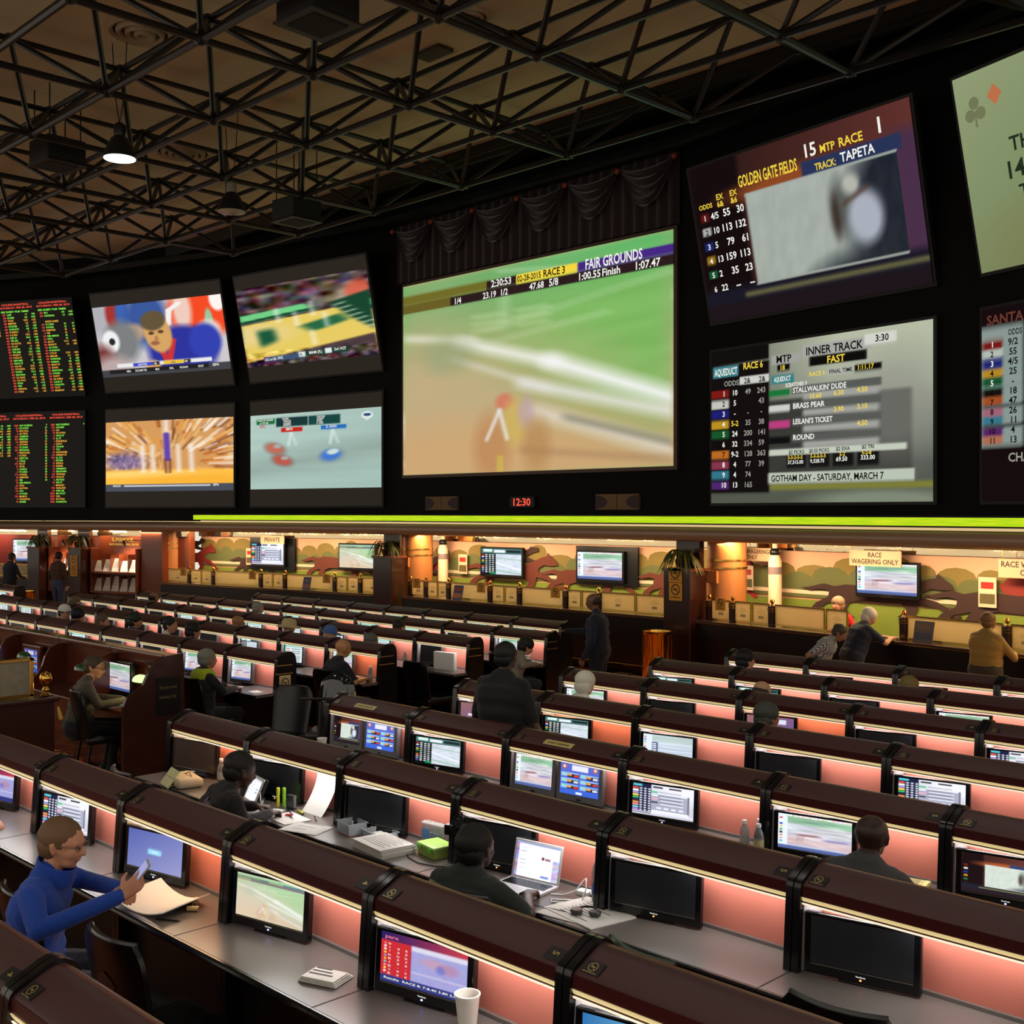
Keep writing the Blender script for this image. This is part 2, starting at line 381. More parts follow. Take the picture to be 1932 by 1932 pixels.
def pendant(x, y, z, r, lit, lab):
    t = thing('pendant_lamp', lab, 'lamp', (x, y, z))
    q = MB(); q.lathe([(r, 0.0), (r * 0.98, 0.02), (r * 0.80, 0.16), (r * 0.52, 0.30), (r * 0.32, 0.34), (r * 0.30, 0.36), (r * 0.28, 0.34), (r * 0.48, 0.28), (r * 0.76, 0.15), (r * 0.93, 0.02)], 24)
    q.obj('shade', mat('lamp_shade_black', rgb(20, 22, 24), 0.35), t, True)
    q = MB(); q.lathe([(r * 0.32, 0.34), (r * 0.36, 0.38), (r * 0.36, 0.50), (r * 0.2, 0.54)], 14); q.obj('housing', M_BLACK if lit else mat('lamp_housing_grey', rgb(120, 110, 96), 0.5), t, True)
    q = MB(); q.lathe([(r * 0.95, 0.006), (r * 0.94, -0.008), (r * 0.5, -0.02), (0.01, -0.024)], 24)
    q.obj('lens', emat('lamp_on', (1.0, 0.97, 0.93), 3.0) if lit else mat('lamp_off', rgb(150, 132, 108), 0.25), t, True)
    q = MB(); q.tube([(0, 0, 0.52), (0.10, 0.02, 0.95), (0.14, 0.05, ZC - z - 0.008)], 0.008, 5); q.obj('suspension_cable', M_BLACK, t); q = MB(); q.tube([(0, 0, 0.52), (-0.10, -0.02, 0.95), (-0.16, -0.04, ZC - z - 0.008)], 0.008, 5); q.obj('suspension_cable', M_BLACK, t)
    if lit:
        l = bpy.data.lights.new('pendant_light', 'SPOT'); l.energy = 110; l.spot_size = R(120); l.color = (1, 0.95, 0.88); l.shadow_soft_size = r
        lo = bpy.data.objects.new('pendant_light', l); link(lo, t); lo.location = (0, 0, -0.04)
pendant(-16.82, 8.26, 8.2, 0.25, True, 'lit white high-bay pendant lamp under the space frame')
pendant(-18.39, 11.15, 8.2, 0.26, False, 'unlit bell-shaped pendant lamp with grey housing under the space frame')
for x, y, lab in ((-3.0, 1.5, 'added out-of-view pendant lamp over the front carrel row'), (-1.5, 6.0, 'added out-of-view pendant lamp over the grey-topped carrels'), (-6.0, 4.5, 'added out-of-view pendant lamp over the laptop carrels'), (-5.0, 9.0, 'added out-of-view pendant lamp over the middle of the right block'), (-11.0, 4.0, 'added out-of-view pendant lamp over the aisle'), (0.5, 10.0, 'added out-of-view pendant lamp over the right ends of the rows')):
    pendant(x, y, 8.2, 0.25, True, lab)  # unseen lamps above the view, added to brighten the canopy tops
def ceiling_box(x, y, z, s, h, lab):
    t = thing('ceiling_speaker', lab, 'speaker', (x, y, z), R(3))
    q = MB(); q.bbox(-s, s, -s, s, 0, h, 0.02, seg=1); q.obj('cabinet', mat('speaker_black', rgb(5, 5, 5), 0.6), t)
    q = MB(); q.bbox(-s * 1.08, s * 1.08, -s * 1.08, s * 1.08, -0.03, 0.0, 0.01, seg=1); q.obj('flange', mat('speaker_flange', rgb(26, 24, 22), 0.5), t)
    q = MB(); q.box(-s * .72, s * .72, -s * .72, s * .72, -0.04, -0.03); q.obj('grille', mat('speaker_grille', rgb(6, 6, 8), 0.8), t)
    for a, c in ((-s, -s), (s, -s), (s, s), (-s, s)): q = MB(); q.tube([(a * .8, c * .8, h), (a * .8, c * .8, 10.0 - z - 0.008)], 0.012, 5); q.obj('hanger_rod', M_STEEL, t)
ceiling_box(-11.65, 8.25, 8.72, 0.36, 0.75, 'big black square speaker box hung in the space frame')
ceiling_box(-19.54, 8.48, 8.72, 0.34, 0.40, 'smaller black speaker box hung beside the lit pendant lamp')
ceiling_box(-18.89, 12.88, 8.42, 0.34, 0.40, 'black speaker box hung near the screen wall')
q = MB(); q.bbox(-0.30, 0.30, -0.16, 0.16, -0.04, 0.02, 0.01, seg=1)
o = q.obj('ceiling_hatch', mat('hatch_brown', rgb(70, 60, 46), 0.7)); o.location = (-13.75, 11.91, ZC - 0.03); tag(o, 'small brown rectangular hatch panel on the tan ceiling', 'hatch')

# ---------------------------------------------------------------- swag drapes over the main screen
def drapes():
    A, B = SF[3]; t = thing('swag_drapes', 'dark maroon swag drapes gathered with rosettes above the main screen', 'curtain', fpt(A, B, 0, 0.12, 8.1), fang(A, B))
    mc = mat('maroon_velvet', rgb(26, 10, 12), 0.85, sheen=0.4)
    n = 160; q = MB(); vs = []; fs = []
    for i in range(n + 1):
        x = 0.15 + 8.1 * i / n; y = 0.03 * math.sin(i * 1.15)
        vs += [(x, y, -0.02), (x, y, 1.30)]
    for i in range(n): fs.append((2 * i, 2 * i + 2, 2 * i + 3, 2 * i + 1))
    q.add(vs, fs); q.obj('pleated_curtain', mc, t, True)
    for k in range(6):
        q = MB(); x0 = 0.15 + 1.35 * k; vs = []; fs = []; nu, nv = 18, 14
        for a in range(nu + 1):
            u = a / nu
            for c in range(nv + 1):
                w = c / nv; sag = (0.12 + 0.62 * w) * (1 - (2 * u - 1) ** 2)
                vs.append((x0 + 1.35 * (0.5 + (u - 0.5) * (1 - 0.1 * w)), -0.08 - 0.05 * math.sin(w * 26) * (1 - (2 * u - 1) ** 4) - 0.05 * (1 - abs(2 * u - 1)), 1.22 - 0.10 * w - sag))
        for a in range(nu):
            for c in range(nv): fs.append((a * (nv + 1) + c, a * (nv + 1) + c + 1, (a + 1) * (nv + 1) + c + 1, (a + 1) * (nv + 1) + c))
        q.add(vs, fs); q.obj('swag', mc, t, True)
    for k in range(7):
        q = MB(); q.ell((0.15 + 1.35 * k, -0.14, 1.18), (0.06, 0.05, 0.06), 10, 6); q.obj('rosette', mat('rosette_gold_red', rgb(150, 60, 40), 0.4), t, True)
drapes()
# ---------------------------------------------------------------- betting carrels
M_CANOPY = mat('canopy_maroon_leather', rgb(74, 46, 46), 0.42, spec=0.5, noise=0.10, nscale=3, bump=0.12, bscale=260)
M_RIDGE = mat('canopy_ridge_wood', rgb(92, 44, 36), 0.32)
M_FASCIA = mat('fascia_maroon', rgb(66, 26, 26), 0.28)
M_POST = mat('carrel_post_black', rgb(15, 15, 18), 0.22, spec=0.6)
M_LINER = mat('liner_grey', rgb(176, 172, 176), 0.45)
M_SALMON = mat('salmon_panel', rgb(196, 114, 98), 0.5, noise=0.07, nscale=5)
M_DESKTOP = mat('desk_laminate', rgb(104, 96, 93), 0.30, noise=0.06, nscale=40, spec=0.5)
M_RAIL = mat('rail_brass', rgb(235, 205, 130), 0.28, metal=1.0); M_RAILGLOW = mat('rail_painted_glow', rgb(240, 220, 150), 0.3, emit=(1.0, 0.80, 0.40), estr=0.45); M_STRIPGLOW = mat('strip_painted_glow', rgb(250, 240, 210), 0.3, emit=(1.0, 0.92, 0.72), estr=0.80)  # canopy rail and lower strip: bright reflections imitated by emission
M_LAMPTUBE = emat('carrel_tube', (1.0, 0.98, 0.94), 5.0)
M_PLAQUE = mat('plaque_black', rgb(30, 28, 28), 0.4)
M_PLGOLD = mat('plaque_gold', rgb(200, 178, 112), 0.35, metal=0.6)
SIDE = [(-0.033, 0), (-0.033, 0.76), (-0.006, 1.135), (0, 1.156), (0.012, 1.170), (0.125, 1.226), (0.155, 1.236), (0.188, 1.234), (0.222, 1.216), (0.248, 1.182), (0.262, 1.12), (0.262, 0)]
CAN = [(0.010, 1.149), (0.020, 1.158), (0.125, 1.210), (0.152, 1.219), (0.165, 1.219), (0.165, 1.206), (0.150, 1.205), (0.022, 1.142)]
RID = [(0.165, 1.219), (0.188, 1.218), (0.214, 1.202), (0.236, 1.170), (0.248, 1.115), (0.248, 1.06), (0.236, 1.06), (0.230, 1.12), (0.210, 1.175), (0.186, 1.203), (0.165, 1.206)]
FASC = [(0.004, 1.149), (0.010, 1.149), (0.018, 1.142), (0.018, 1.098), (0.004, 1.098)]
def mk(fn, name, m, smooth=False):
    q = MB(); fn(q); return q.mesh(name, m, smooth, 35)
CM_ = dict(
    side=mk(lambda q: q.prism(SIDE, 0.0, 0.035), 'side_panel', M_POST, True),
    end=mk(lambda q: q.prism(SIDE, 0.0, 0.06), 'end_panel', M_POST, True),
    canopy=mk(lambda q: q.prism(CAN, 0.039, 1.111), 'canopy', M_CANOPY, True),
    ridge=mk(lambda q: q.prism(RID, 0.039, 1.111), 'canopy_ridge', M_RIDGE, True),
    fascia=mk(lambda q: q.prism(FASC, 0.039, 1.111), 'fascia', M_FASCIA),
    rail=mk(lambda q: q.prism([(-0.001, 1.098), (0.009, 1.079), (0.012, 1.079), (0.012, 1.098)], 0.039, 1.111), 'glow_painted_rail', M_RAILGLOW),
    rail2=mk(lambda q: q.prism([(0.003, 1.071), (0.0075, 1.063), (0.012, 1.063), (0.012, 1.071)], 0.039, 1.111), 'glow_painted_strip', M_STRIPGLOW),
    lip=mk(lambda q: q.box(0.039, 1.111, 0.010, 0.022, 1.064, 1.100), 'rail_backing', M_FASCIA),
    tube=mk(lambda q: q.tube([(0.08, 0.075, 1.100), (1.07, 0.075, 1.100)], 0.011, 8), 'lamp_tube', M_LAMPTUBE, True),
    liner=mk(lambda q: q.prism([(0.0, 0.765), (0.022, 1.10), (0.175, 1.10), (0.175, 0.765)], 0.0, 0.004), 'side_liner', M_LINER),
    back=mk(lambda q: q.box(0.039, 1.111, 0.178, 0.192, 0.758, 1.13), 'back_panel', M_SALMON),
    rear=mk(lambda q: (q.box(0.037, 1.113, 0.20, 0.245, 0.06, 1.07)), 'rear_panel', M_DWOOD),
    desk=mk(lambda q: q.bbox(0.002, 1.148, -0.295, 0.178, 0.722, 0.760, 0.004, seg=1), 'desk_top', M_DESKTOP),
    edge=mk(lambda q: q.tube([(0.002, -0.297, 0.741), (1.148, -0.297, 0.741)], 0.0185, 10), 'desk_edge', M_POST, True),
    skirt=mk(lambda q: (q.box(0.037, 1.113, 0.05, 0.07, 0.0, 0.722), q.box(0.037, 1.113, -0.02, 0.05, 0.0, 0.08)), 'kick_panel', M_BLACK),
    upstand=mk(lambda q: q.box(0.039, 1.111, 0.160, 0.178, 0.760, 0.778), 'desk_upstand', M_DESKTOP),
)
def slope(q):   # frame lying on the canopy slope: x along the row, y up the slope
    a = math.atan2(0.052, 0.105); q.M = Matrix.Translation((0, 0.022, 1.1605)) @ Matrix.Rotation(a, 4, 'X')
def nosmoke_plate():
    q = MB(); slope(q); q.bbox(0.0, 0.085, 0.002, 0.062, 0, 0.004, 0.0015, seg=1); return q.mesh('no_smoking_plaque', M_PLAQUE)
def nosmoke_sign(r=0.021, cx=0.0425, cy=0.034, wid=0.0035):
    q = MB(); slope(q); n = 20; vs = []; fs = []
    for k in range(n):
        t = 2 * PI * k / n
        for rr in (r, r - wid): vs.append((cx + rr * math.cos(t), cy + rr * math.sin(t), 0.0052))
    for k in range(n): fs.append((2 * k, 2 * ((k + 1) % n), 2 * ((k + 1) % n) + 1, 2 * k + 1))
    q.add(vs, fs); d = r * 0.72
    q.add([(cx - d, cy + d - .002, .0052), (cx - d + .002, cy + d, .0052), (cx + d, cy - d + .002, .0052), (cx + d - .002, cy - d, .0052)], [(0, 3, 2, 1)])
    q.add([(cx - .012, cy - .002, .0053), (cx + .012, cy - .002, .0053), (cx + .012, cy + .002, .0053), (cx - .012, cy + .002, .0053)], [(0, 1, 2, 3)])
    q.box(0.012, 0.073, 0.006, 0.009, 0.0045, 0.0052); return q.mesh('no_smoking_sign', M_PLGOLD)
CM_['ns'] = nosmoke_plate(); CM_['nss'] = nosmoke_sign()
def num_plate(s):
    q = MB(); slope(q); q.bbox(1.02, 1.105, 0.002, 0.062, 0, 0.004, 0.0015, seg=1); p = q.mesh('number_plaque', M_PLAQUE)
    q = MB(); slope(q); vs, fs, w = text_geo(s); k = 0.042
    q.add([(1.05 + b * k, 0.045 - a * k, 0.0052) for a, b in vs], fs); return p, q.mesh('plaque_number', M_PLGOLD)
NUMP = {}
CLD = bpy.data.lights.new('carrel_light', 'AREA'); CLD.shape = 'RECTANGLE'; CLD.size = 1.0; CLD.size_y = 0.05; CLD.energy = 3.5; CLD.color = (1.0, 0.97, 0.94)
CLW = CLD.copy(); CLW.color = (1.0, 0.62, 0.30); CLW.energy = 3.2
def carrel(x, y, label, group, num=None, first=False, last=False, detail=True, warm=False, lit=True, noplaque=False):
    t = thing('betting_carrel', label, 'carrel', (x, y, floor_z(y)), 0, group)
    if first: inst('end_panel', CM_['end'], t, (-0.022, 0, 0))
    else: inst('side_panel', CM_['side'], t, (0.003, 0, 0))
    if last: inst('end_panel', CM_['end'], t, (BAY - 0.038, 0, 0))
    else: inst('side_panel', CM_['side'], t, (BAY - 0.038, 0, 0))
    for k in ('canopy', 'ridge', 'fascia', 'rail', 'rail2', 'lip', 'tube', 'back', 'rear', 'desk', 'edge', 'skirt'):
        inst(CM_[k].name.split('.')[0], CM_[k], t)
    inst('desk_upstand', CM_['upstand'], t)
    inst('side_liner', CM_['liner'], t, (0.038, 0, 0))
    if detail:
        p = inst('no_smoking_plaque', CM_['ns'], t, (0.055, 0, 0)); inst('no_smoking_sign', CM_['nss'], p)
        if num:
            if num not in NUMP: NUMP[num] = num_plate(num)
            p = inst('number_plaque', NUMP[num][0], t); inst('plaque_number', NUMP[num][1], p)
    if lit:
        lo = bpy.data.objects.new('carrel_light', CLW if warm else CLD); link(lo, t); lo.location = (BAY / 2, 0.105, 1.090); lo.rotation_euler = (R(-4), 0, 0)
    return t
X0 = -8.62
ROWS = {}   # (row, bay) -> carrel
def rx(n): return X0 + BAY * n
ROWWORD = {0: 'beside the two black chairs of the man in blue', 1: 'in the row of the man in the blue jacket', 2: 'in the row of the laptop and the black fan', 3: 'in the row of the twin silver consoles',
           4: 'in the row of the standing man in black', 5: 'in the row of the white-haired man', 6: 'in the row ending by the brass bin', 7: 'in the row nearest the race wagering signs'}
BAYS_R = {0: range(3, 5), 1: range(0, 6), 2: range(0, 6), 3: range(0, 6), 4: range(0, 6), 5: range(0, 5), 6: range(0, 4), 7: range(0, 4)}
WARM = {(1, 2), (2, 0), (4, 1), (4, 9)}
for r_, bays in BAYS_R.items():
    for n in bays:
        warm = (r_, n) in ((1, 2), (2, 0), (4, 1), (5, 2))
        c_ = carrel(rx(n), row_y(r_), ('maroon-topped betting carrel %s, bay %d by its plaque' % (ROWWORD[r_], n + 1)) if r_ < 6 else 'maroon-topped betting carrel ' + ROWWORD[r_],
                    'right-hand carrel row %d' % r_ if r_ >= 6 else None, str(n + 1) if r_ < 6 else None, first=(n == 0), detail=True, warm=warm)
        ROWS[r_, n] = c_
LX = -11.77
LWORD = {4: 'behind the wooden booths', 5: 'in the jersey man\'s row', 6: 'in the sun-hatted person\'s row', 7: 'in the track-suited man\'s row', 8: 'in the short far row'}
BAYS_L = {4: (0, 9), 5: (0, 11), 6: (0, 11), 7: (0, 11), 8: (1, 9)}
for r_, (a, b_) in BAYS_L.items():
    for n in range(a, b_):
        warm = (r_, n) in ((5, 0), (7, 4))
        c_ = carrel(LX - BAY * (n + 1), row_y(r_), 'maroon-topped betting carrel ' + LWORD[r_], 'left-hand carrel row %d' % r_, None, first=(n == b_ - 1), last=(n == a), detail=False, warm=warm)
        ROWS['L%d' % r_, n] = c_
for k_, l_ in {('L4', 0): 'maroon betting carrel with the cream no-smoking sign on its end', ('L4', 1): 'maroon betting carrel behind the man with the yellow-green yoke', ('L5', 0): 'maroon betting carrel with warm lamp before the bald jersey man', ('L5', 3): 'maroon betting carrel of the black-haired man in a pale shirt', ('L5', 4): 'maroon betting carrel of the man resting his chin', ('L5', 5): 'maroon betting carrel of the man in the football shirt', ('L5', 6): 'maroon betting carrel of the person in the dark blue jacket', ('L5', 7): 'maroon betting carrel of the person in the white mesh cap', ('L6', 0): 'maroon betting carrel with the upright white box', ('L6', 1): 'maroon betting carrel of the grey-haired person and water bottle', ('L6', 2): 'maroon betting carrel of the person in the blue cap', ('L6', 3): 'maroon betting carrel of the person in the sun hat', ('L6', 4): 'maroon betting carrel of the bald tan-headed person', ('L6', 9): 'maroon betting carrel of the grey-brown haired person', ('L7', 0): 'maroon betting carrel of the stooping hooded man', ('L7', 2): 'maroon betting carrel of the dark-haired person in the track-suit row', ('L7', 4): 'maroon betting carrel with an orange lamp in a far row', ('L7', 6): 'maroon betting carrel of the short grey-haired person', ('L7', 9): 'maroon betting carrel of the farthest balding head'}.items():
    ROWS[k_]['label'] = l_
    if 'group' in ROWS[k_]: del ROWS[k_]['group']
for k_, l_ in {(6, 0): 'maroon betting carrel at the aisle beside the brass bin', (6, 1): 'maroon betting carrel of the balding man with a thin crown', (7, 0): 'maroon betting carrel of the dark-haired person at the far right row', (7, 2): 'maroon betting carrel of the fair-haired person', (6, 3): 'maroon betting carrel with race horses and a purple panel in the bin row'}.items():
    ROWS[k_]['label'] = l_
    if 'group' in ROWS[k_]: del ROWS[k_]['group']
for n in range(2):
    ROWS['F', n] = carrel(-28.65 - BAY * n, 10.9, 'maroon-topped betting carrel at the far aisle near the red wall', 'far carrels by the red wall', last=(n == 0), detail=False)
# brass strips, no-smoking notice on the end panels of the left block
for r_ in (4, 5, 6, 7):
    t = ROWS['L%d' % r_, 0]; q = MB()
    q.box(BAY + 0.020, BAY + 0.028, -0.02, 0.20, 1.075, 1.085); q.box(BAY + 0.020, BAY + 0.028, -0.03, 0.21, 0.975, 0.985); q.obj('brass_strips', M_RAIL, t)
# ---------------------------------------------------------------- pictures shown on screens
def pic_fair(w=200, h=112):
    c = Canvas(w, h, (120, 180, 95)); c.grad(0.9, 0.0, (92, 182, 106), 0.1, 0.9, (188, 166, 122))
    c.ell(0.95, 0.45, 0.6, 0.35, (128, 184, 92), 0.8, 0.8)
    c.noise(0.07, 6, 40, 3, mono=True).blur(0.10, -0.03, 10)
    for a in ((0.40, 0.02, 1.0, 0.13), (0.35, 0.30, 1.0, 0.17), (0.4, 0.36, 0.8, 0.30)): c.line(*a, 0.012, (196, 222, 178), 1, 0.65)
    for x in (0.30, 0.47):
        for y in (0.22, 0.255, 0.29): c.rect(x, y, x + 0.13, y + 0.018, (186, 218, 160), 0.01, 0.6)
    c.rect(0.41, 0.08, 0.45, 0.30, (180, 214, 165), 0.01, 0.45)
    c.grad(0.1, 0.55, (0, 0, 0), 0.1, 1.0, (0, 0, 0), 0.0)
    c.ell(0.1, 0.75, 0.65, 0.42, (198, 172, 132), 0.9, 0.85); c.ell(0.35, 1.02, 0.8, 0.28, (206, 166, 116), 0.7, 0.9)
    c.line(0.02, 0.28, 0.30, 0.34, 0.035, (226, 226, 206), 1, 0.8); c.line(0.25, 0.34, 0.62, 0.50, 0.05, (240, 240, 232), 1, 0.9); c.line(0.60, 0.49, 1.02, 0.72, 0.065, (246, 246, 246), 1, 0.95)
    c.line(0.22, 0.42, 0.60, 0.62, 0.03, (214, 208, 190), 1, 0.7); c.line(0.50, 0.58, 1.02, 0.78, 0.05, (230, 228, 222), 1, 0.85)
    c.line(0.55, 0.72, 1.02, 0.94, 0.06, (226, 216, 204), 1, 0.8); c.line(0.66, 0.76, 1.0, 0.90, 0.03, (128, 126, 108), 1, 0.7)
    c.line(0.5, 0.90, 1.0, 0.97, 0.03, (170, 130, 96), 1, 0.6)
    c.ell(0.20, 0.40, 0.10, 0.09, (150, 160, 120), 0.9, 0.6); c.blur(0.03, 0.02, 6)
    c.ell(0.38, 0.88, 0.07, 0.16, (188, 132, 84), 0.8, 0.7); c.ell(0.43, 0.66, 0.035, 0.04, (212, 120, 96), 0.6, 0.85); c.ell(0.47, 0.76, 0.045, 0.11, (206, 180, 92), 0.7, 0.75)
    c.ell(0.51, 0.72, 0.03, 0.07, (188, 160, 180), 0.8, 0.6); c.line(0.36, 0.84, 0.41, 0.70, 0.014, (230, 228, 224), 1, 0.85); c.line(0.41, 0.70, 0.44, 0.84, 0.014, (230, 228, 224), 1, 0.85)
    c.ell(0.55, 0.88, 0.05, 0.12, (176, 130, 80), 0.9, 0.6); c.rect(0.40, 0.92, 0.425, 1.0, (206, 186, 80), 0.01, 0.7)
    c.rect(-1, 0.055, 0.37, 0.10, (112, 104, 36), 0.006, 0.95); c.rect(-1, 0.10, 0.22, 0.148, (104, 90, 34), 0.006, 0.95)
    c.rect(0.36, 0.057, 0.48, 0.10, (44, 28, 30)); c.rect(0.475, 0.057, 0.70, 0.10, (244, 216, 66)); c.rect(0.695, 0.057, 2, 0.10, (70, 40, 130)); c.rect(0.21, 0.102, 2, 0.148, (44, 28, 30))
    return c
def pic_aq(w=150, h=84):
    c = Canvas(w, h, (24, 20, 20)); c.rect(0.30, -1, 2, 2, (96, 100, 92), 0.01); c.ell(1.0, 0.05, 0.7, 0.5, (206, 212, 186), 0.9, 0.95); c.rect(0.29, 0.36, 0.92, 0.86, (64, 64, 60), 0.02)
    c.ell(0.85, 0.45, 0.22, 0.3, (150, 152, 142), 0.9, 0.6); c.rect(-1, -1, 0.30, 0.09, (20, 18, 16)); c.rect(-1, 0.93, 2, 2, (92, 98, 84), 0.03); c.ell(0.8, 0.99, 0.3, 0.06, (140, 150, 130), 0.8)
    c.rect(0.30, 0.885, 2, 0.92, (140, 140, 60), 0.02); c.rect(-1, 0.10, 0.30, 0.93, (24, 18, 18), 0.006)
    c.rect(0.01, 0.105, 0.145, 0.175, (70, 140, 150), 0.006)
    cols = [(140, 30, 26), (214, 216, 206), (34, 36, 130), (206, 160, 40), (26, 96, 46), (22, 16, 14), (206, 116, 40), (150, 60, 86), (56, 130, 150), (88, 44, 120)]
    for i, k in enumerate(cols):
        y = 0.258 + 0.0665 * i; c.rect(0.0, y, 0.095, y + 0.054, k, 0.006)
    c.rect(0.15, 0.185, 0.30, 0.235, (226, 228, 220)); c.rect(0.31, 0.075, 0.45, 0.135, (176, 178, 170), 0.006); c.rect(0.34, 0.137, 0.40, 0.18, (14, 14, 14)); c.rect(0.46, 0.045, 0.76, 0.115, (184, 186, 178), 0.006)
    c.rect(0.73, 0.030, 0.86, 0.095, (232, 234, 224), 0.006); c.rect(0.49, 0.118, 0.74, 0.175, (18, 16, 14), 0.006); c.rect(0.31, 0.205, 0.42, 0.255, (60, 140, 146)); c.rect(0.57, 0.205, 0.69, 0.24, (196, 198, 190)); c.rect(0.69, 0.195, 0.80, 0.24, (14, 14, 14))
    for i, k in enumerate([(30, 130, 60), (226, 228, 220), (206, 70, 140), (20, 18, 18)]):
        y = 0.268 + 0.098 * i; c.rect(0.30, y + 0.028, 0.40, y + 0.068, k, 0.005); c.rect(0.41, y + 0.018, 0.80, y + 0.065, (98, 100, 96), 0.006); c.rect(0.46, y + 0.066, 0.79, y + 0.108, (178, 178, 172), 0.02)
    c.rect(0.30, 0.665, 0.90, 0.705, (216, 224, 206), 0.006)
    for i in range(4): c.rect(0.385 + 0.105 * i, 0.706, 0.475 + 0.105 * i, 0.785, (24, 24, 24), 0.008)
    c.rect(0.295, 0.815, 0.93, 0.88, (206, 216, 198), 0.008); return c
def pic_gg(w=150, h=84):
    c = Canvas(w, h, (34, 22, 26)); c.grad(0.0, 0.0, (48, 30, 26), 1.0, 0.3, (126, 66, 60)); c.rect(0.0, -1, 0.25, 2, (30, 18, 20), 0.03)
    c.ell(0.5, 0.24, 0.30, 0.07, (186, 96, 48), 0.9, 0.9); c.rect(0.9, 0.15, 2, 0.9, (86, 60, 100), 0.08, 0.8); c.rect(-1, 0.80, 2, 2, (36, 34, 50), 0.05); c.rect(0.2, 0.845, 2, 0.875, (130, 128, 84), 0.02, 0.9); c.rect(-1, 0.895, 2, 2, (40, 30, 36), 0.03)
    c.rect(0.54, 0.165, 0.95, 0.25, (52, 66, 110), 0.01); c.rect(0.265, 0.25, 0.93, 0.81, (206, 216, 206), 0.006)
    m = Canvas(w, h); m.a = c.a.copy(); m.ell(0.92, 0.55, 0.20, 0.42, (46, 52, 64), 0.5); m.ell(0.80, 0.95, 0.3, 0.22, (52, 58, 66), 0.6); m.noise(0.06, 60, 14, 2, mono=True); m.ell(0.68, 0.48, 0.04, 0.16, (96, 100, 96), 0.9, 0.8)
    m.ell(0.66, 0.52, 0.018, 0.12, (70, 50, 44), 0.9, 0.8); m.ell(0.735, 0.36, 0.035, 0.055, (226, 228, 214), 0.5); m.ell(0.78, 0.56, 0.07, 0.15, (214, 220, 236), 0.5); m.line(0.70, 0.46, 0.80, 0.40, 0.02, (106, 72, 56), 1, 0.8); m.blur(0.015, -0.03, 6)
    k = ((c.X > 0.268) & (c.X < 0.928) & (c.Y > 0.255) & (c.Y < 0.805))[..., None]; c.a = np.where(k, m.a, c.a)
    for i, col in enumerate([(120, 30, 24), (210, 214, 204), (40, 52, 140), (190, 146, 40), (36, 110, 66), (36, 30, 30)]): c.rect(0.03, 0.30 + 0.092 * i, 0.075, 0.35 + 0.092 * i, col, 0.008)
    return c
def pic_race(w=90, h=52, dark=False):
    c = Canvas(w, h, (206, 206, 216)); c.rect(-1, 0.05, 2, 0.26, (150, 190, 160), 0.06); c.noise(0.22, 5, 22, 5, mono=True).noise(0.06, 5, 18, 6).rect(-1, 0.62, 2, 0.95, (212, 180, 180), 0.15, 0.7)
    c.line(0.3, 0.56, 0.55, 0.54, 0.05, (130, 70, 60), 1, 0.8); c.line(0.66, 0.62, 0.95, 0.60, 0.05, (120, 110, 180), 1, 0.8); c.line(0.32, 0.58, 0.30, 0.74, 0.02, (110, 50, 50), 1, 0.7); c.noise(0.10, 10, 30, 8, mono=True).blur(0.10, 0, 8)
    c.rect(-1, -1, 2, 0.05, (236, 226, 220), 0.01); c.noise(0.4, 40, 2, 4, 0.12, 0, 0.9, 0.05); c.rect(-1, 0.90, 2, 2, (70, 90, 150), 0.03, 0.9); c.rect(0.1, 0.86, 0.9, 0.90, (190, 200, 226), 0.01); c.rect(-1, -1, 0.13, 0.90, (226, 236, 246), 0.01)
    for i in range(9): c.rect(0.02, 0.10 + 0.085 * i, 0.06, 0.15 + 0.085 * i, [(206, 60, 50), (240, 240, 240), (60, 80, 190), (230, 190, 60), (60, 150, 80), (40, 40, 50), (220, 130, 60), (230, 150, 180), (90, 190, 200)][i], 0.01)
    return c
def pic_off(w=40, h=24):
    c = Canvas(w, h, (10, 10, 13)); return c
def pic_blue(w=40, h=24):
    c = Canvas(w, h, (96, 108, 176)); c.grad(0, 0, (84, 98, 170), 1, 1, (150, 150, 196)); c.rect(0.38, 0.44, 0.62, 0.58, (150, 212, 236), 0.02); c.rect(0.44, 0.49, 0.56, 0.53, (196, 236, 246), 0.02); return c
def pic_parx(w=100, h=60):
    c = Canvas(w, h, (60, 56, 110)); c.grad(0, 0, (40, 30, 96), 1, 0.2, (196, 60, 74)); c.grad(0, 0.3, (150, 150, 206), 0, 1, (120, 130, 200), 0.0); c.rect(0.36, 0.17, 2, 0.92, (158, 156, 208), 0.01); c.rect(0.36, 0.16, 2, 0.26, (212, 208, 226), 0.04)
    c.noise(0.05, 30, 30, 2, 0.36, .26, 1, .9); c.ell(0.62, 0.42, 0.14, 0.09, (190, 150, 170), 0.9, 0.8); c.ell(0.8, 0.46, 0.1, 0.1, (176, 130, 160), 0.9, 0.8); c.ell(0.7, 0.5, 0.05, 0.08, (90, 100, 190), 0.9, 0.6); c.rect(0.37, 0.66, 1, 0.70, (206, 200, 220), 0.03, 0.6)
    c.rect(-1, 0.16, 0.355, 0.90, (196, 44, 52), 0.008); c.rect(-1, 0.86, 2, 2, (50, 56, 120), 0.02)
    for i in range(10): c.ell(0.05, 0.225 + 0.063 * i, 0.014, 0.022, [(230, 120, 110), (240, 240, 240), (240, 236, 200), (236, 200, 70), (120, 160, 210), (230, 190, 60), (90, 200, 190), (240, 150, 170), (250, 220, 90), (230, 230, 230)][i], 0.3)
    return c
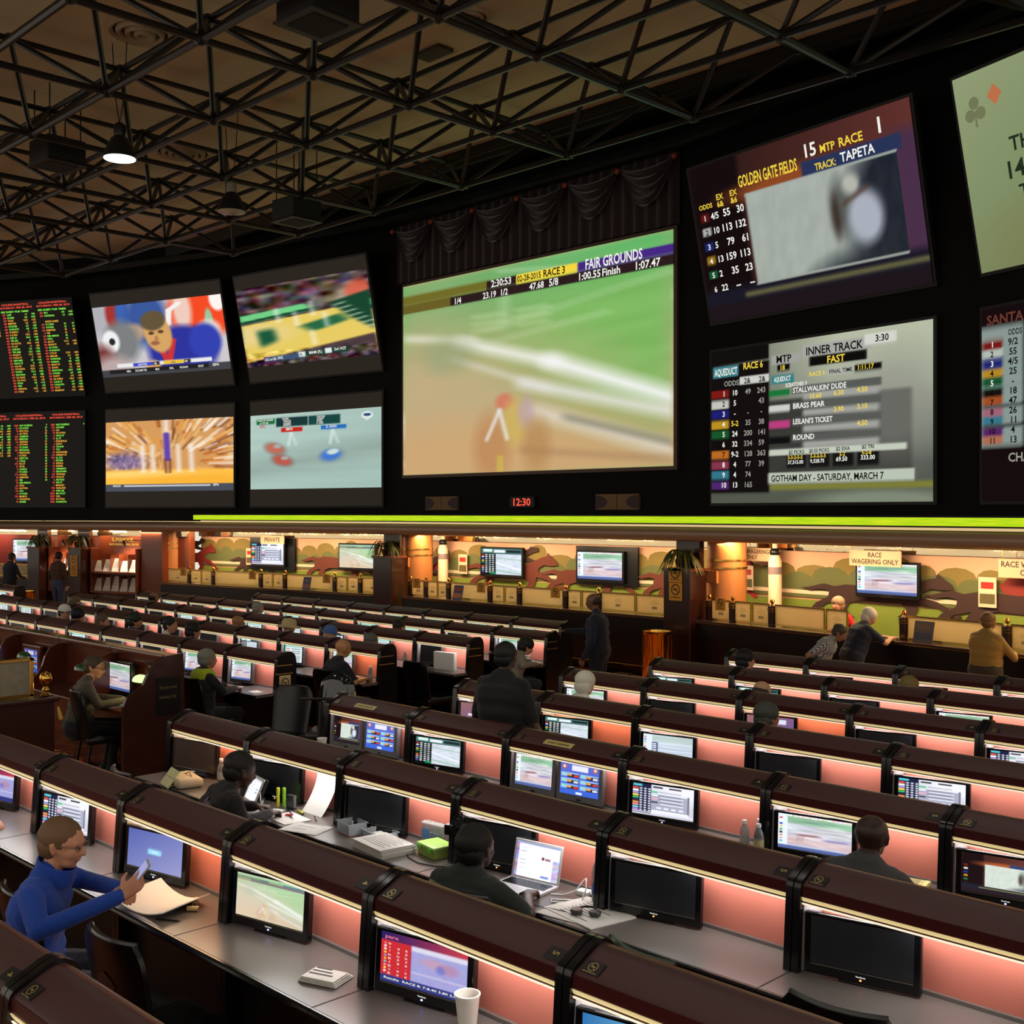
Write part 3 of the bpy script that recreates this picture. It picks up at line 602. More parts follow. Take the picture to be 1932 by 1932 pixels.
def pic_tote(w=96, h=56):
    c = Canvas(w, h, (20, 36, 34)); c.rect(0.36, 0.20, 2, 2, (206, 214, 226), 0.01); c.noise(0.12, 14, 40, 5, .36, .2, 1, 1, mono=True); c.line(0.36, 0.55, 1.0, 0.80, 0.05, (240, 244, 250), 1, 0.9); c.line(0.4, 0.36, 1.0, 0.42, 0.03, (140, 180, 150), 1, 0.8); c.line(0.4, 0.85, 1.0, 0.95, 0.04, (120, 170, 130), 1, 0.8); c.blur(0.03, 0.0, 5)
    c.rect(-1, -1, 2, 0.19, (70, 110, 104), 0.01); c.rect(0.05, 0.02, 0.28, 0.13, (214, 240, 232), 0.03); c.rect(0.32, 0.04, 0.60, 0.15, (228, 236, 246), 0.02); c.rect(0.64, 0.05, 0.98, 0.14, (34, 40, 44), 0.02); c.rect(-1, 0.20, 0.36, 2, (16, 22, 24), 0.01)
    for i in range(10):
        y = 0.22 + 0.075 * i; c.rect(0.01, y, 0.07, y + 0.05, [(206, 50, 46), (240, 240, 240), (50, 70, 190), (236, 196, 60), (46, 150, 80), (30, 30, 30), (230, 120, 50), (240, 160, 190), (90, 200, 210), (130, 70, 170)][i], 0.01)
        for x in (0.10, 0.19, 0.27): c.rect(x, y + 0.008, x + 0.055, y + 0.042, (226, 232, 230), 0.012)
    c.rect(0.22, 0.92, 0.36, 2, (20, 130, 80), 0.02); return c
def pic_grid(w=100, h=58):
    """small version of the inner-track table"""
    c = Canvas(w, h, (206, 206, 218)); c.ell(0.9, 0.1, 0.5, 0.4, (236, 236, 244), 0.9); c.rect(0.30, 0.30, 0.90, 0.84, (168, 170, 190), 0.02); c.rect(0.90, 0.26, 0.93, 0.84, (110, 112, 130), 0.01); c.rect(-1, -1, 0.31, 0.95, (34, 36, 66), 0.01); c.rect(0.01, 0.02, 0.16, 0.09, (90, 196, 206), 0.01)
    for i in range(10):
        y = 0.13 + 0.078 * i; c.rect(0.0, y, 0.10, y + 0.06, [(226, 80, 60), (244, 240, 240), (170, 160, 230), (240, 206, 80), (60, 186, 96), (40, 40, 60), (246, 150, 70), (246, 150, 150), (110, 206, 226), (200, 130, 220)][i], 0.01)
        for x in (0.12, 0.19, 0.26): c.rect(x, y + 0.008, x + 0.04, y + 0.05, (232, 234, 244), 0.015)
    for i, k in enumerate([(80, 190, 130), (232, 232, 240), (240, 170, 190), (60, 60, 70)]):
        y = 0.20 + 0.11 * i; c.rect(0.31, y, 0.42, y + 0.05, k, 0.01); c.rect(0.44, y + 0.01, 0.80, y + 0.025, (60, 62, 80), 0.01, 0.8); c.rect(0.46, y + 0.055, 0.84, y + 0.09, (226, 228, 238), 0.015)
    for i in range(4): c.rect(0.40 + 0.12 * i, 0.70, 0.48 + 0.12 * i, 0.76, (236, 238, 246), 0.02)
    c.rect(0.32, 0.82, 0.92, 0.88, (244, 246, 250), 0.01); c.rect(-1, 0.90, 2, 0.93, (240, 240, 250), 0.02); c.rect(0.34, 0.05, 0.50, 0.10, (40, 40, 46), 0.01); c.rect(0.60, 0.05, 0.80, 0.09, (40, 40, 46), 0.01); return c
def pic_grey(w=80, h=46):
    c = Canvas(w, h, (196, 208, 222)); c.noise(0.25, 2, 24, 3, mono=True).blur(0.4, 0, 8); c.rect(-1, -1, 2, 0.30, (178, 198, 186), 0.1, 0.6); c.rect(-1, -1, 0.18, 2, (222, 232, 250), 0.01); c.rect(0.18, 0.3, 0.30, 2, (60, 72, 110), 0.01)
    for i in range(8):
        c.rect(0.19, 0.34 + 0.08 * i, 0.27, 0.39 + 0.08 * i, (222, 230, 246), 0.01); c.rect(0.02, 0.1 + 0.1 * i, 0.06, 0.15 + 0.1 * i, [(210, 60, 60), (70, 90, 200), (60, 160, 90), (240, 210, 80)][i % 4], 0.01)
    return c
def pic_touch(w=70, h=56):
    c = Canvas(w, h, (56, 86, 190)); c.grad(0, 0, (96, 106, 196), 0, 1, (60, 100, 210)); c.rect(0.30, 0.07, 0.72, 0.24, (226, 226, 240), 0.01)
    for x in (0.10, 0.90): c.ell(x, 0.14, 0.055, 0.075, (206, 110, 80), 0.3); c.ell(x, 0.13, 0.03, 0.04, (236, 226, 216), 0.3)
    for i in range(3):
        for j in range(2):
            x, y = 0.02 + 0.5 * j, 0.32 + 0.185 * i; c.rect(x, y, x + 0.46, y + 0.13, (150, 190, 236), 0.01); c.rect(x + 0.16, y + 0.04, x + 0.46, y + 0.14, (30, 34, 46), 0.01); c.rect(x + 0.16, y + 0.04, x + 0.28, y + 0.10, (236, 160, 80), 0.01); c.rect(x + 0.33, y + 0.06, x + 0.45, y + 0.12, (226, 60, 50) if (i + j) % 2 == 0 else (230, 230, 236), 0.01); c.rect(x + 0.03, y + 0.03, x + 0.12, y + 0.09, (150, 220, 170), 0.01)
    c.rect(0.42, 0.90, 0.58, 0.97, (220, 230, 250), 0.01); return c
def pic_dish(w=60, h=36):
    c = Canvas(w, h, (120, 84, 110)); c.grad(0, 0, (150, 100, 96), 1, 1, (96, 84, 160)); c.rect(0.62, 0.1, 0.84, 0.3, (216, 216, 240), 0.02)
    for x, y in ((0.2, 0.5), (0.55, 0.45), (0.75, 0.66), (0.35, 0.75)): c.rect(x, y, x + 0.2, y + 0.10, (240, 220, 230), 0.02)
    return c
def pic_tampa(w=60, h=36):
    c = Canvas(w, h, (60, 140, 190)); c.grad(0, 0, (50, 110, 170), 1, 0, (150, 210, 216)); c.noise(0.2, 30, 8, 3, .45, 0, 1, .4); return c
def pic_table(w=70, h=44):
    c = Canvas(w, h, (226, 236, 240)); c.rect(-1, -1, 2, 0.16, (150, 206, 190), 0.01); c.rect(-1, -1, 0.06, 2, (60, 170, 130), 0.02)
    for i in range(6):
        y = 0.22 + 0.13 * i; c.rect(0.06, y + .06, 0.95, y + 0.075, (70, 90, 96), 0.01, 0.8); c.rect(0.1, y, 0.3, y + 0.04, (226, 90, 80), 0.01); c.rect(0.4, y, 0.9, y + 0.035, (60, 76, 86), 0.01, 0.8)
    return c
def pic_web(w=70, h=44):
    c = Canvas(w, h, (246, 246, 252)); c.rect(-1, -1, 2, 0.07, (206, 210, 226), 0.01)
    for i in range(5): c.rect(0.06, 0.16 + 0.13 * i, 0.20, 0.18 + 0.13 * i, (110, 150, 206), 0.01); c.rect(0.30, 0.16 + 0.13 * i, 0.5, 0.18 + 0.13 * i, (190, 196, 206), 0.01)
    c.rect(0.70, 0.40, 0.92, 0.48, (170, 200, 226), 0.01); c.rect(0.70, 0.54, 0.92, 0.62, (150, 190, 220), 0.01); return c
def pic_laptop(w=70, h=46):
    c = Canvas(w, h, (238, 240, 252)); c.rect(-1, -1, 2, 0.05, (150, 160, 200), 0.01); c.rect(-1, 0.05, 0.06, 2, (150, 130, 180), 0.01); c.noise(.3, 3, 20, 3, 0, .05, .06, 1); c.rect(0.86, 0.4, 2, 2, (190, 180, 220), 0.02); c.noise(.3, 12, 20, 5, .86, .4, 1, 1)
    c.rect(0.60, 0.34, 0.66, 0.44, (120, 50, 60), 0.01); c.rect(0.68, 0.36, 0.80, 0.44, (160, 110, 120), 0.01); c.rect(0.62, 0.88, 0.80, 0.94, (120, 140, 206), 0.01)
    for i in range(6): c.rect(0.10, 0.14 + 0.12 * i, 0.24, 0.155 + 0.12 * i, (150, 160, 190), 0.01)
    return c
def pic_player(w=150, h=84):
    c = Canvas(w, h, (196, 192, 196)); c.rect(-1, -1, 0.35, 0.4, (170, 170, 176), 0.2); c.ell(0.16, 0.12, 0.06, 0.22, (160, 50, 46), 0.5); c.ell(0.24, 0.14, 0.06, 0.25, (60, 96, 170), 0.6); c.ell(0.42, 0.22, 0.16, 0.40, (56, 84, 150), 0.5); c.ell(0.30, 0.40, 0.10, 0.12, (214, 170, 120), 0.6, 0.8)
    c.ell(0.85, 0.18, 0.26, 0.38, (236, 72, 36), 0.25); c.ell(0.70, 0.15, 0.07, 0.3, (230, 196, 180), 0.6); c.ell(0.97, 0.05, 0.06, 0.16, (246, 236, 230), 0.3); c.line(0.58, 0.34, 0.60, 0.14, 0.03, (236, 232, 232), 0.5); c.line(0.60, 0.14, 0.68, 0.06, 0.03, (236, 232, 232), 0.5)
    c.ell(0.89, 0.35, 0.03, 0.18, (150, 190, 150), 0.4); c.ell(0.88, 0.48, 0.09, 0.16, (226, 214, 206), 0.5)
    c.ell(0.20, 0.52, 0.14, 0.30, (120, 122, 124), 0.5); c.ell(0.11, 0.50, 0.07, 0.16, (230, 232, 232), 0.3); c.ell(0.12, 0.50, 0.025, 0.05, (40, 40, 44), 0.3); c.ell(0.02, 0.85, 0.12, 0.3, (110, 50, 46), 0.6); c.ell(0.10, 0.9, 0.16, 0.2, (180, 160, 160), 0.8)
    c.ell(0.66, 0.72, 0.26, 0.36, (44, 50, 150), 0.25); c.ell(0.84, 0.60, 0.12, 0.24, (50, 64, 170), 0.3); c.line(0.50, 0.66, 0.54, 0.84, 0.03, (196, 50, 56), 0.4); c.line(0.60, 0.55, 0.55, 0.84, 0.03, (196, 50, 56), 0.4); c.ell(0.42, 0.92, 0.06, 0.12, (214, 160, 96), 0.4)
    c.ell(0.49, 0.44, 0.105, 0.27, (206, 158, 96), 0.18, rot=-12); c.ell(0.465, 0.26, 0.098, 0.135, (96, 82, 56), 0.25, rot=-8); c.ell(0.46, 0.57, 0.035, 0.03, (150, 96, 66), 0.5); c.ell(0.44, 0.43, 0.022, 0.022, (80, 54, 40), 0.5); c.ell(0.515, 0.42, 0.022, 0.022, (80, 54, 40), 0.5); c.ell(0.475, 0.51, 0.016, 0.04, (176, 124, 76), 0.6)
    c.rect(-1, 0.90, 2, 2, (64, 66, 70), 0.01); c.rect(0.06, 0.90, 0.84, 0.955, (34, 32, 34), 0.008); c.rect(0.13, 0.82, 0.87, 0.875, (226, 226, 226), 0.008); c.rect(0.26, 0.825, 0.42, 0.872, (60, 70, 190), 0.006); c.rect(0.50, 0.825, 0.66, 0.872, (226, 190, 60), 0.006); c.rect(0.42, 0.825, 0.47, 0.872, (50, 50, 54), 0.006); c.rect(0.66, 0.825, 0.71, 0.872, (50, 50, 54), 0.006); return c
def pic_court(w=150, h=84):
    c = Canvas(w, h, (80, 60, 60)); c.noise(0.8, 40, 24, 9, 0, 0, 1, .45, mono=True).noise(0.30, 26, 24, 3, 0, 0, 1, .45).blur(0.07, 0.0, 8)
    c.rect(0.74, 0.16, 2, 0.5, (210, 190, 176), 0.1, 0.7); c.ell(0.93, 0.22, 0.1, 0.12, (214, 84, 60), 0.5, 0.8); c.line(-0.1, 0.40, 0.5, 0.34, 0.06, (110, 200, 130), 0.3); c.line(-0.1, 0.44, 0.6, 0.36, 0.02, (24, 70, 46), 0.4)
    m = np.clip((c.Y - (0.46 - 0.10 * c.X)) / 0.01, 0, 1) * np.clip(((0.95 - 0.20 * c.X) - c.Y) / 0.02, 0, 1); c.blend(m, (222, 196, 96)); c.ell(0.1, 0.6, 0.3, 0.12, (226, 204, 150), 0.9, 0.7)
    def quad(p, col, al=1):
        mm = np.ones_like(c.X)
        for (x0, y0), (x1, y1) in zip(p, p[1:] + p[:1]): mm = mm * np.clip(((x1 - x0) * (c.Y - y0) - (y1 - y0) * (c.X - x0)) / 0.01 + 0.5, 0, 1)
        c.blend(mm * al, col)
    quad([(0.70, 0.32), (1.05, 0.22), (1.05, 0.72), (0.92, 0.62)], (24, 66, 44)); quad([(0.46, 0.55), (0.78, 0.46), (0.84, 0.55), (0.56, 0.64)], (40, 100, 66)); quad([(0.12, 0.55), (0.26, 0.54), (0.28, 0.70), (0.14, 0.76)], (26, 84, 56))
    for i in range(7): c.line(0.74 + 0.035 * i, 0.36 + 0.05 * i, 0.82 + 0.035 * i, 0.34 + 0.05 * i, 0.012, (220, 232, 216), 1, 0.8)
    for x, y in ((0.44, 0.45), (0.57, 0.35), (0.66, 0.50), (0.55, 0.70), (0.30, 0.38)): c.line(x, y - 0.07, x + 0.01, y + 0.09, 0.022, (240, 240, 236), 1, 0.85)
    c.noise(0.5, 50, 30, 11, 0, .82, 1, 1, mono=True).blur(0.02, 0, 4); m = np.clip((c.Y - (0.96 - 0.20 * c.X)) / 0.02, 0, 1); c.blend(m * 0.8, (70, 56, 60)); c.noise(0.45 , 40, 40, 12, 0, .86, 1, 1, mono=True).noise(0.2, 20, 20, 2, 0, .86, 1, 1).blur(0.02, -0.01, 4)
    c.rect(0.14, 0.885, 0.44, 0.945, (60, 80, 110), 0.01); c.rect(0.44, 0.865, 0.80, 0.93, (30, 60, 50), 0.01); c.rect(0.42, 0.87, 0.47, 0.93, (220, 226, 226), 0.01); c.rect(0.62, 0.86, 0.67, 0.92, (220, 226, 226), 0.01); return c
def pic_paint(w=150, h=84):
    c = Canvas(w, h, (206, 150, 90)); r = np.random.RandomState(4)
    for i in range(420):
        a = r.rand() * 2 * PI; d = 0.25 + 0.5 * r.rand(); x, y = 0.5 + d * math.cos(a), 0.62 + d * math.sin(a) * 0.9; L = 0.10 + 0.1 * r.rand()
        c.line(x, y, x + L * math.cos(a), y + L * math.sin(a), 0.012 + 0.016 * r.rand(), [(236, 190, 110), (180, 96, 40), (110, 60, 40), (240, 226, 206), (226, 150, 60), (246, 240, 236)][r.randint(6)], 1, 0.75)
    c.ell(0.16, 0.58, 0.16, 0.13, (110, 96, 150), 0.8, 0.8); c.noise(0.3, 60, 30, 3, 0, .45, .45, .7, mono=True); c.rect(-1, 0.70, 2, 2, (246, 186, 70), 0.05); c.ell(0.3, 0.76, 0.4, 0.05, (250, 214, 130), 0.9, 0.7); c.ell(0.7, 0.86, 0.5, 0.10, (240, 170, 50), 0.9, 0.7)
    c.line(0.49, 0.0, 0.50, 0.55, 0.05, (240, 230, 226), 1, 0.8); c.line(0.49, 0.2, 0.50, 0.56, 0.035, (90, 60, 160), 0.6, 0.95); c.line(0.48, 0.55, 0.49, 0.74, 0.02, (110, 60, 50), 1, 0.8); c.line(0.52, 0.55, 0.52, 0.74, 0.02, (110, 60, 50), 1, 0.8)
    for x in (0.30, 0.38, 0.58, 0.68): c.line(x, 0.36, x + 0.01, 0.72, 0.035, (240, 234, 230), 1, 0.75)
    c.rect(-1, 0.90, 2, 2, (70, 76, 88), 0.01); c.rect(0.15, 0.915, 0.83, 0.93, (226, 226, 230), 0.006); return c
def pic_cars(w=150, h=84):
    c = Canvas(w, h, (166, 190, 182)); c.grad(0, 0, (180, 204, 196), 1, 1, (160, 188, 178)); c.line(-0.1, 0.75, 1.1, 0.45, 0.25, (140, 158, 150), 1, 0.6); c.noise(0.04, 3, 20, 3, mono=True)
    for x, y, k in ((0.20, 0.46, (196, 110, 90)), (0.26, 0.62, (190, 90, 74))): c.ell(x, y, 0.085, 0.075, (120, 100, 92), 0.8, 0.7, 14); c.ell(x, y, 0.07, 0.06, k, 0.7, 1, 14); c.ell(x + 0.02, y - 0.03, 0.03, 0.025, (170, 180, 180), 0.7, 0.9)
    c.ell(0.64, 0.58, 0.09, 0.085, (120, 140, 150), 0.8, 0.7, -8); c.ell(0.635, 0.57, 0.075, 0.07, (70, 120, 206), 0.6, 1, -8); c.ell(0.65, 0.53, 0.045, 0.035, (206, 222, 216), 0.6, 1, -8)
    for x in (0.33, 0.65): c.line(x, 0.24, x - 0.02, 0.42, 0.02, (226, 236, 232), 1, 0.7); c.line(x, 0.24, x + 0.04, 0.42, 0.02, (226, 236, 232), 1, 0.5)
    c.rect(0.05, 0.055, 0.20, 0.13, (24, 110, 60), 0.008); c.rect(0.21, 0.05, 0.46, 0.17, (26, 56, 56), 0.006); c.rect(0.465, 0.05, 0.705, 0.17, (26, 70, 66), 0.006); c.rect(0.25, 0.19, 0.42, 0.25, (196, 44, 34), 0.006); c.rect(0.56, 0.185, 0.75, 0.24, (40, 110, 190), 0.006)
    c.ell(0.90, 0.09, 0.04, 0.045, (236, 244, 246), 0.3); c.ell(0.90, 0.085, 0.028, 0.022, (60, 90, 130), 0.3); return c
def pic_msg(w=60, h=40):
    c = Canvas(w, h, (150, 168, 120)); c.grad(0, 0, (168, 182, 136), 1, 1, (120, 140, 92)); c.ell(0.6, 0.95, 0.5, 0.3, (150, 140, 90), 0.9, 0.7); return c
def pic_fairpale():
    c = pic_fair(100, 56); c.a = c.a * 0.55 + 0.40; c.rect(-1, 0.055, 2, 0.10, (60, 130, 110), 0.006, 0.5); return c
PIC = dict(fair=pic_fair, fairp=pic_fairpale, aq=pic_aq, gg=pic_gg, race=pic_race, off=pic_off, blue=pic_blue, parx=pic_parx, tote=pic_tote, grid=pic_grid, grey=pic_grey, touch=pic_touch, dish=pic_dish, tampa=pic_tampa, table=pic_table, web=pic_web, laptop=pic_laptop)

# ---------------------------------------------------------------- the big wall screens
WHITE_T = emat('text_white', rgb(240, 240, 232), 1.0); YEL_T = emat('text_yellow', rgb(240, 210, 70), 1.0); BLK_T = emat('text_black', rgb(14, 12, 12), 1.0)
RED_T = emat('led_red', (1.0, 0.10, 0.06), 1.1); LYEL_T = emat('led_yellow', (1.0, 0.50, 0.06), 1.0); LGRN_T = emat('led_green', (0.30, 1.0, 0.10), 1.0); GREY_T = emat('text_grey', rgb(150, 150, 140), 1.0)
M_PBLK = emat('projector_black', rgb(44, 38, 33), 1.0); M_FRAME = mat('screen_frame', rgb(70, 48, 40), 0.5); M_SCRBLK = mat('screen_casing', rgb(12, 11, 12), 0.6)
def wall_screen(sf, a0, z0, W_, H_, pitch, can, label, top=0.0, bot=0.0, frame=0.05, texts=(), strength=1.0, name='video_screen'):
    A, B = SF[sf]; t = thing(name, label, 'screen', fpt(A, B, a0, 0.12, z0), fang(A, B)); t.rotation_mode = 'XYZ'
    t.rotation_euler = (R(pitch), 0, fang(A, B))
    q = MB(); q.box(-frame, W_ + frame, 0.01, 0.10, -frame, H_ + frame)
    if pitch: q.box(0.3, W_ - 0.3, 0.10, 0.5, 0.1, 0.3); q.box(0.3, W_ - 0.3, 0.1, 0.9, H_ - 0.5, H_ - 0.3)
    q.obj('casing', M_SCRBLK if frame < 0.06 else M_FRAME, t)
    ph = H_ * (1 - top - bot)
    if top or bot:
        q = MB(); q.box(0, W_, 0.0, 0.01, 0, H_); q.obj('unlit_bars', M_PBLK, t)
    p = inst('picture', can.mesh('picture_' + label[:24].replace(' ', '_'), W_, ph, strength), t, (0, -0.006, H_ * bot))
    for (s, x, y, h, c, al, mw) in texts:
        q = MB(); text_into(q, s, x * W_, (1 - y) * ph, h * ph, -0.006, None, al, 0, mw * W_ if mw else None); q.obj('lettering', c, p)
    return t
w, y_, k_, g_ = WHITE_T, YEL_T, BLK_T, GREY_T
wall_screen(3, 0.38, 3.66, 7.75, 4.33, 0, pic_fair(), 'huge green horse race screen headed Fair Grounds under the swag drapes', frame=0.07, texts=[
    ('2:30:53', 0.378, 0.094, 0.034, w, 'l', 0.085), ('02-28-2015', 0.479, 0.093, 0.028, k_, 'l', 0.088), ('RACE 3', 0.575, 0.094, 0.033, k_, 'l', 0.078), ('FAIR GROUNDS', 0.722, 0.098, 0.046, w, 'l', 0.185),
    ('1/4', 0.226, 0.143, 0.030, w, 'l', 0), ('23.19', 0.345, 0.143, 0.030, w, 'l', 0), ('1/2', 0.413, 0.143, 0.030, w, 'l', 0), ('47.68', 0.525, 0.142, 0.030, w, 'l', 0), ('5/8', 0.596, 0.142, 0.033, w, 'l', 0), ('1:00.55', 0.697, 0.142, 0.033, w, 'l', 0), ('Finish', 0.778, 0.142, 0.033, w, 'l', 0), ('1:07.47', 0.882, 0.142, 0.034, w, 'l', 0.08)])
GGT = [('GOLDEN GATE FIELDS', 0.245, 0.20, 0.07, y_, 'l', 0.28), ('15', 0.555, 0.145, 0.075, w, 'l', 0.06), ('MTP', 0.63, 0.145, 0.045, y_, 'l', 0.065), ('RACE', 0.71, 0.145, 0.050, y_, 'l', 0.10), ('1', 0.86, 0.135, 0.085, w, 'l', 0.05), ('TRACK:', 0.60, 0.235, 0.04, y_, 'l', 0.09), ('TAPETA', 0.71, 0.23, 0.052, w, 'l', 0.14),
       ('ODDS', 0.03, 0.27, 0.03, y_, 'l', 0), ('EX', 0.125, 0.235, 0.035, y_, 'l', 0), ('EX', 0.195, 0.235, 0.035, y_, 'l', 0), ('6&', 0.125, 0.28, 0.035, y_, 'l', 0), ('&6', 0.195, 0.28, 0.035, y_, 'l', 0)]
for i, (n, o_, e1, e2) in enumerate([('1', '4/5', '55', '30'), ('2', '10', '113', '132'), ('3', '5', '79', '61'), ('4', '13', '159', '113'), ('5', '2', '35', '23'), ('6', '22', '--', '--')]):
    yy = 0.345 + 0.092 * i; GGT += [(n, 0.046, yy, 0.035, w if i != 1 else k_, 'l', 0), (o_, 0.085, yy, 0.04, w, 'l', 0.04), (e1, 0.185, yy, 0.045, w, 'r', 0.06), (e2, 0.255, yy, 0.045, w, 'r', 0.06)]
wall_screen(4, 0.63, 6.15, 4.47, 2.66, 12.5, pic_gg(), 'tilted screen headed Golden Gate Fields with a white blurred rider', texts=GGT, strength=0.6)
AQT = [('AQUEDUCT', 0.02, 0.162, 0.045, w, 'l', 0.12), ('RACE 6', 0.17, 0.14, 0.042, y_, 'l', 0.10), ('MTP', 0.335, 0.128, 0.045, k_, 'l', 0.09), ('18', 0.352, 0.175, 0.03, y_, 'l', 0), ('INNER TRACK', 0.475, 0.105, 0.048, k_, 'l', 0.25), ('3:30', 0.775, 0.08, 0.038, k_, 'l', 0), ('FAST', 0.57, 0.168, 0.042, y_, 'l', 0), ('ODDS', 0.07, 0.235, 0.033, g_, 'l', 0), ('2&', 0.175, 0.23, 0.034, k_, 'l', 0), ('2&', 0.25, 0.23, 0.034, k_, 'l', 0),
       ('AQUEDUCT', 0.325, 0.245, 0.03, w, 'l', 0.08), ('RACE 5', 0.49, 0.235, 0.026, y_, 'l', 0), ('FINAL TIME', 0.58, 0.233, 0.024, k_, 'l', 0.1), ('1:11.17', 0.70, 0.23, 0.028, y_, 'l', 0.09), ('SCRATCHES: 9', 0.38, 0.285, 0.024, w, 'l', 0.1),
       ("STALLWALKIN' DUDE", 0.415, 0.325, 0.032, w, 'l', 0.24), ('10.60', 0.49, 0.37, 0.03, y_, 'l', 0), ('6.30', 0.60, 0.365, 0.03, y_, 'l', 0), ('4.50', 0.70, 0.36, 0.03, y_, 'l', 0), ('BRASS PEAR', 0.415, 0.422, 0.032, w, 'l', 0.15), ('3.90', 0.60, 0.462, 0.03, y_, 'l', 0), ('3.10', 0.70, 0.458, 0.03, y_, 'l', 0), ("LEILANI'S TICKET", 0.415, 0.518, 0.032, w, 'l', 0.18), ('4.50', 0.70, 0.555, 0.03, y_, 'l', 0), ('ROUND', 0.415, 0.615, 0.032, w, 'l', 0),
       ('$2 PICK5', 0.395, 0.70, 0.022, k_, 'l', 0.075), ('$0.50 PICK5', 0.49, 0.698, 0.022, k_, 'l', 0.09), ('$2 EXA', 0.61, 0.694, 0.022, k_, 'l', 0), ('$2 TRI', 0.72, 0.69, 0.022, k_, 'l', 0), ('3-3-2-5-5', 0.39, 0.732, 0.022, y_, 'l', 0.08), ('37,315.00', 0.39, 0.762, 0.022, w, 'l', 0.08), ('3-3-2-5-5', 0.495, 0.73, 0.022, y_, 'l', 0.08), ('9,328.75', 0.495, 0.76, 0.022, w, 'l', 0.08), ('5-2', 0.625, 0.727, 0.022, y_, 'l', 0), ('69.50', 0.61, 0.757, 0.026, w, 'l', 0), ('5-2-8', 0.72, 0.724, 0.022, y_, 'l', 0), ('333.00', 0.715, 0.754, 0.026, w, 'l', 0),
       ('GOTHAM DAY - SATURDAY, MARCH 7', 0.31, 0.868, 0.040, k_, 'l', 0.50)]
for i, (n, o_, e1, e2) in enumerate([('1', '10', '49', '243'), ('2', '5', '', '43'), ('3', '-', '-', '-'), ('4', '5-2', '35', '38'), ('5', '24', '200', '141'), ('6', '32', '334', '59'), ('7', '9-2', '128', '363'), ('8', '4', '77', '39'), ('9', '4', '74', ''), ('10', '13', '165', '')]):
    yy = 0.300 + 0.0665 * i; AQT += [(n, 0.068, yy, 0.034, k_ if i in (1, 6) else w, 'c', 0), (o_, 0.127, yy, 0.034, w if i != 3 else y_, 'c', 0.05), (e1, 0.195, yy, 0.034, g_, 'c', 0), (e2, 0.262, yy, 0.034, g_, 'c', 0)]
AQT = [t_ for t_ in AQT if t_[0]]
wall_screen(4, 0.63, 2.97, 4.47, 2.66, 0, pic_aq(), 'screen of the Aqueduct inner track table below the Golden Gate Fields screen', texts=AQT, strength=0.8)
# far right column, cut by the frame
c_ = pic_msg(); GREEN_T = emat('text_darkgreen', rgb(34, 44, 30), 1.0); PALE_T = emat('suit_pale', rgb(112, 118, 84), 1.0); PRED = emat('suit_red', rgb(186, 110, 74), 1.0); SAR = emat('santa_red', rgb(104, 56, 46), 1.0)
far_up = wall_screen(5, 0.35, 6.15, 4.47, 2.66, 12.5, c_, 'tilted pale green message screen with faint card suits', texts=[('THURSDAY', 0.17, 0.44, 0.07, GREEN_T, 'l', 0), ('1401', 0.14, 0.57, 0.085, GREEN_T, 'l', 0), ('THE', 0.18, 0.68, 0.07, GREEN_T, 'l', 0), ('V', 0.20, 0.81, 0.07, PALE_T, 'l', 0)], strength=0.7)
q = MB()
for a in range(3): t_ = PI / 2 + a * 2 * PI / 3; q.lathe([(0.001, 0.0), (0.085, 0.0), (0.085, 0.001)], 14, (0.30 + 0.10 * math.cos(t_), 2.16 + 0.10 * math.sin(t_), 0))
q.v = [(x_, -0.012 - 0.0005 * z_, yy) for x_, yy, z_ in q.v]; q.poly([(0.28, 1.94), (0.32, 1.94), (0.31, 2.16), (0.29, 2.16)], -0.012); q.obj('club_symbol', PALE_T, far_up)
q = MB(); q.poly([(0.52, 2.28), (0.64, 2.42), (0.76, 2.28), (0.64, 2.14)], -0.012); q.obj('diamond_symbol', PRED, far_up)
def pic_sa(w=70, h=50):
    c = Canvas(w, h, (26, 14, 16)); c.rect(-1, 0.10, 0.155, 0.72, (150, 166, 160), 0.008); c.rect(0.155, 0.1, 2, 0.72, (44, 50, 74), 0.02); c.rect(0.3, 0.15, 2, 0.9, (80, 84, 90), 0.02); c.rect(0.0, 0.70, 2, 0.715, (130, 130, 110), 0.01, 0.6)
    for i, k in enumerate([(130, 30, 26), (196, 206, 196), (30, 34, 120), (196, 150, 40), (20, 86, 50), (26, 20, 18), (176, 86, 40), (176, 110, 130), (60, 130, 150), (96, 40, 110), (190, 120, 90)]): c.rect(0.0, 0.165 + 0.05 * i, 0.078, 0.208 + 0.05 * i, k, 0.006); c.rect(0.0, 0.21 + 0.05 * i, 0.155, 0.213 + 0.05 * i, (40, 44, 44), 0.004)
    return c
SAT = [('SANTA ANITA', 0.02, 0.085, 0.05, SAR, 'l', 0.42), ('ODDS', 0.10, 0.152, 0.03, k_, 'l', 0.05), ('CHANGE', 0.10, 0.80, 0.045, g_, 'l', 0)]
for i, o_ in enumerate(['9/2', '55', '4/5', '25', '-', '18', '47', '26', '11', '4', '13']): SAT += [(str(i + 1), 0.04, 0.203 + 0.05 * i, 0.03, w if i in (0, 2, 4) else k_, 'c', 0), (o_, 0.118, 0.203 + 0.05 * i, 0.034, k_, 'c', 0.06)]
wall_screen(5, 0.35, 2.97, 4.47, 2.66, 0, pic_sa(), 'dim odds screen headed Santa Anita below the pale green message screen', texts=SAT, strength=0.8)
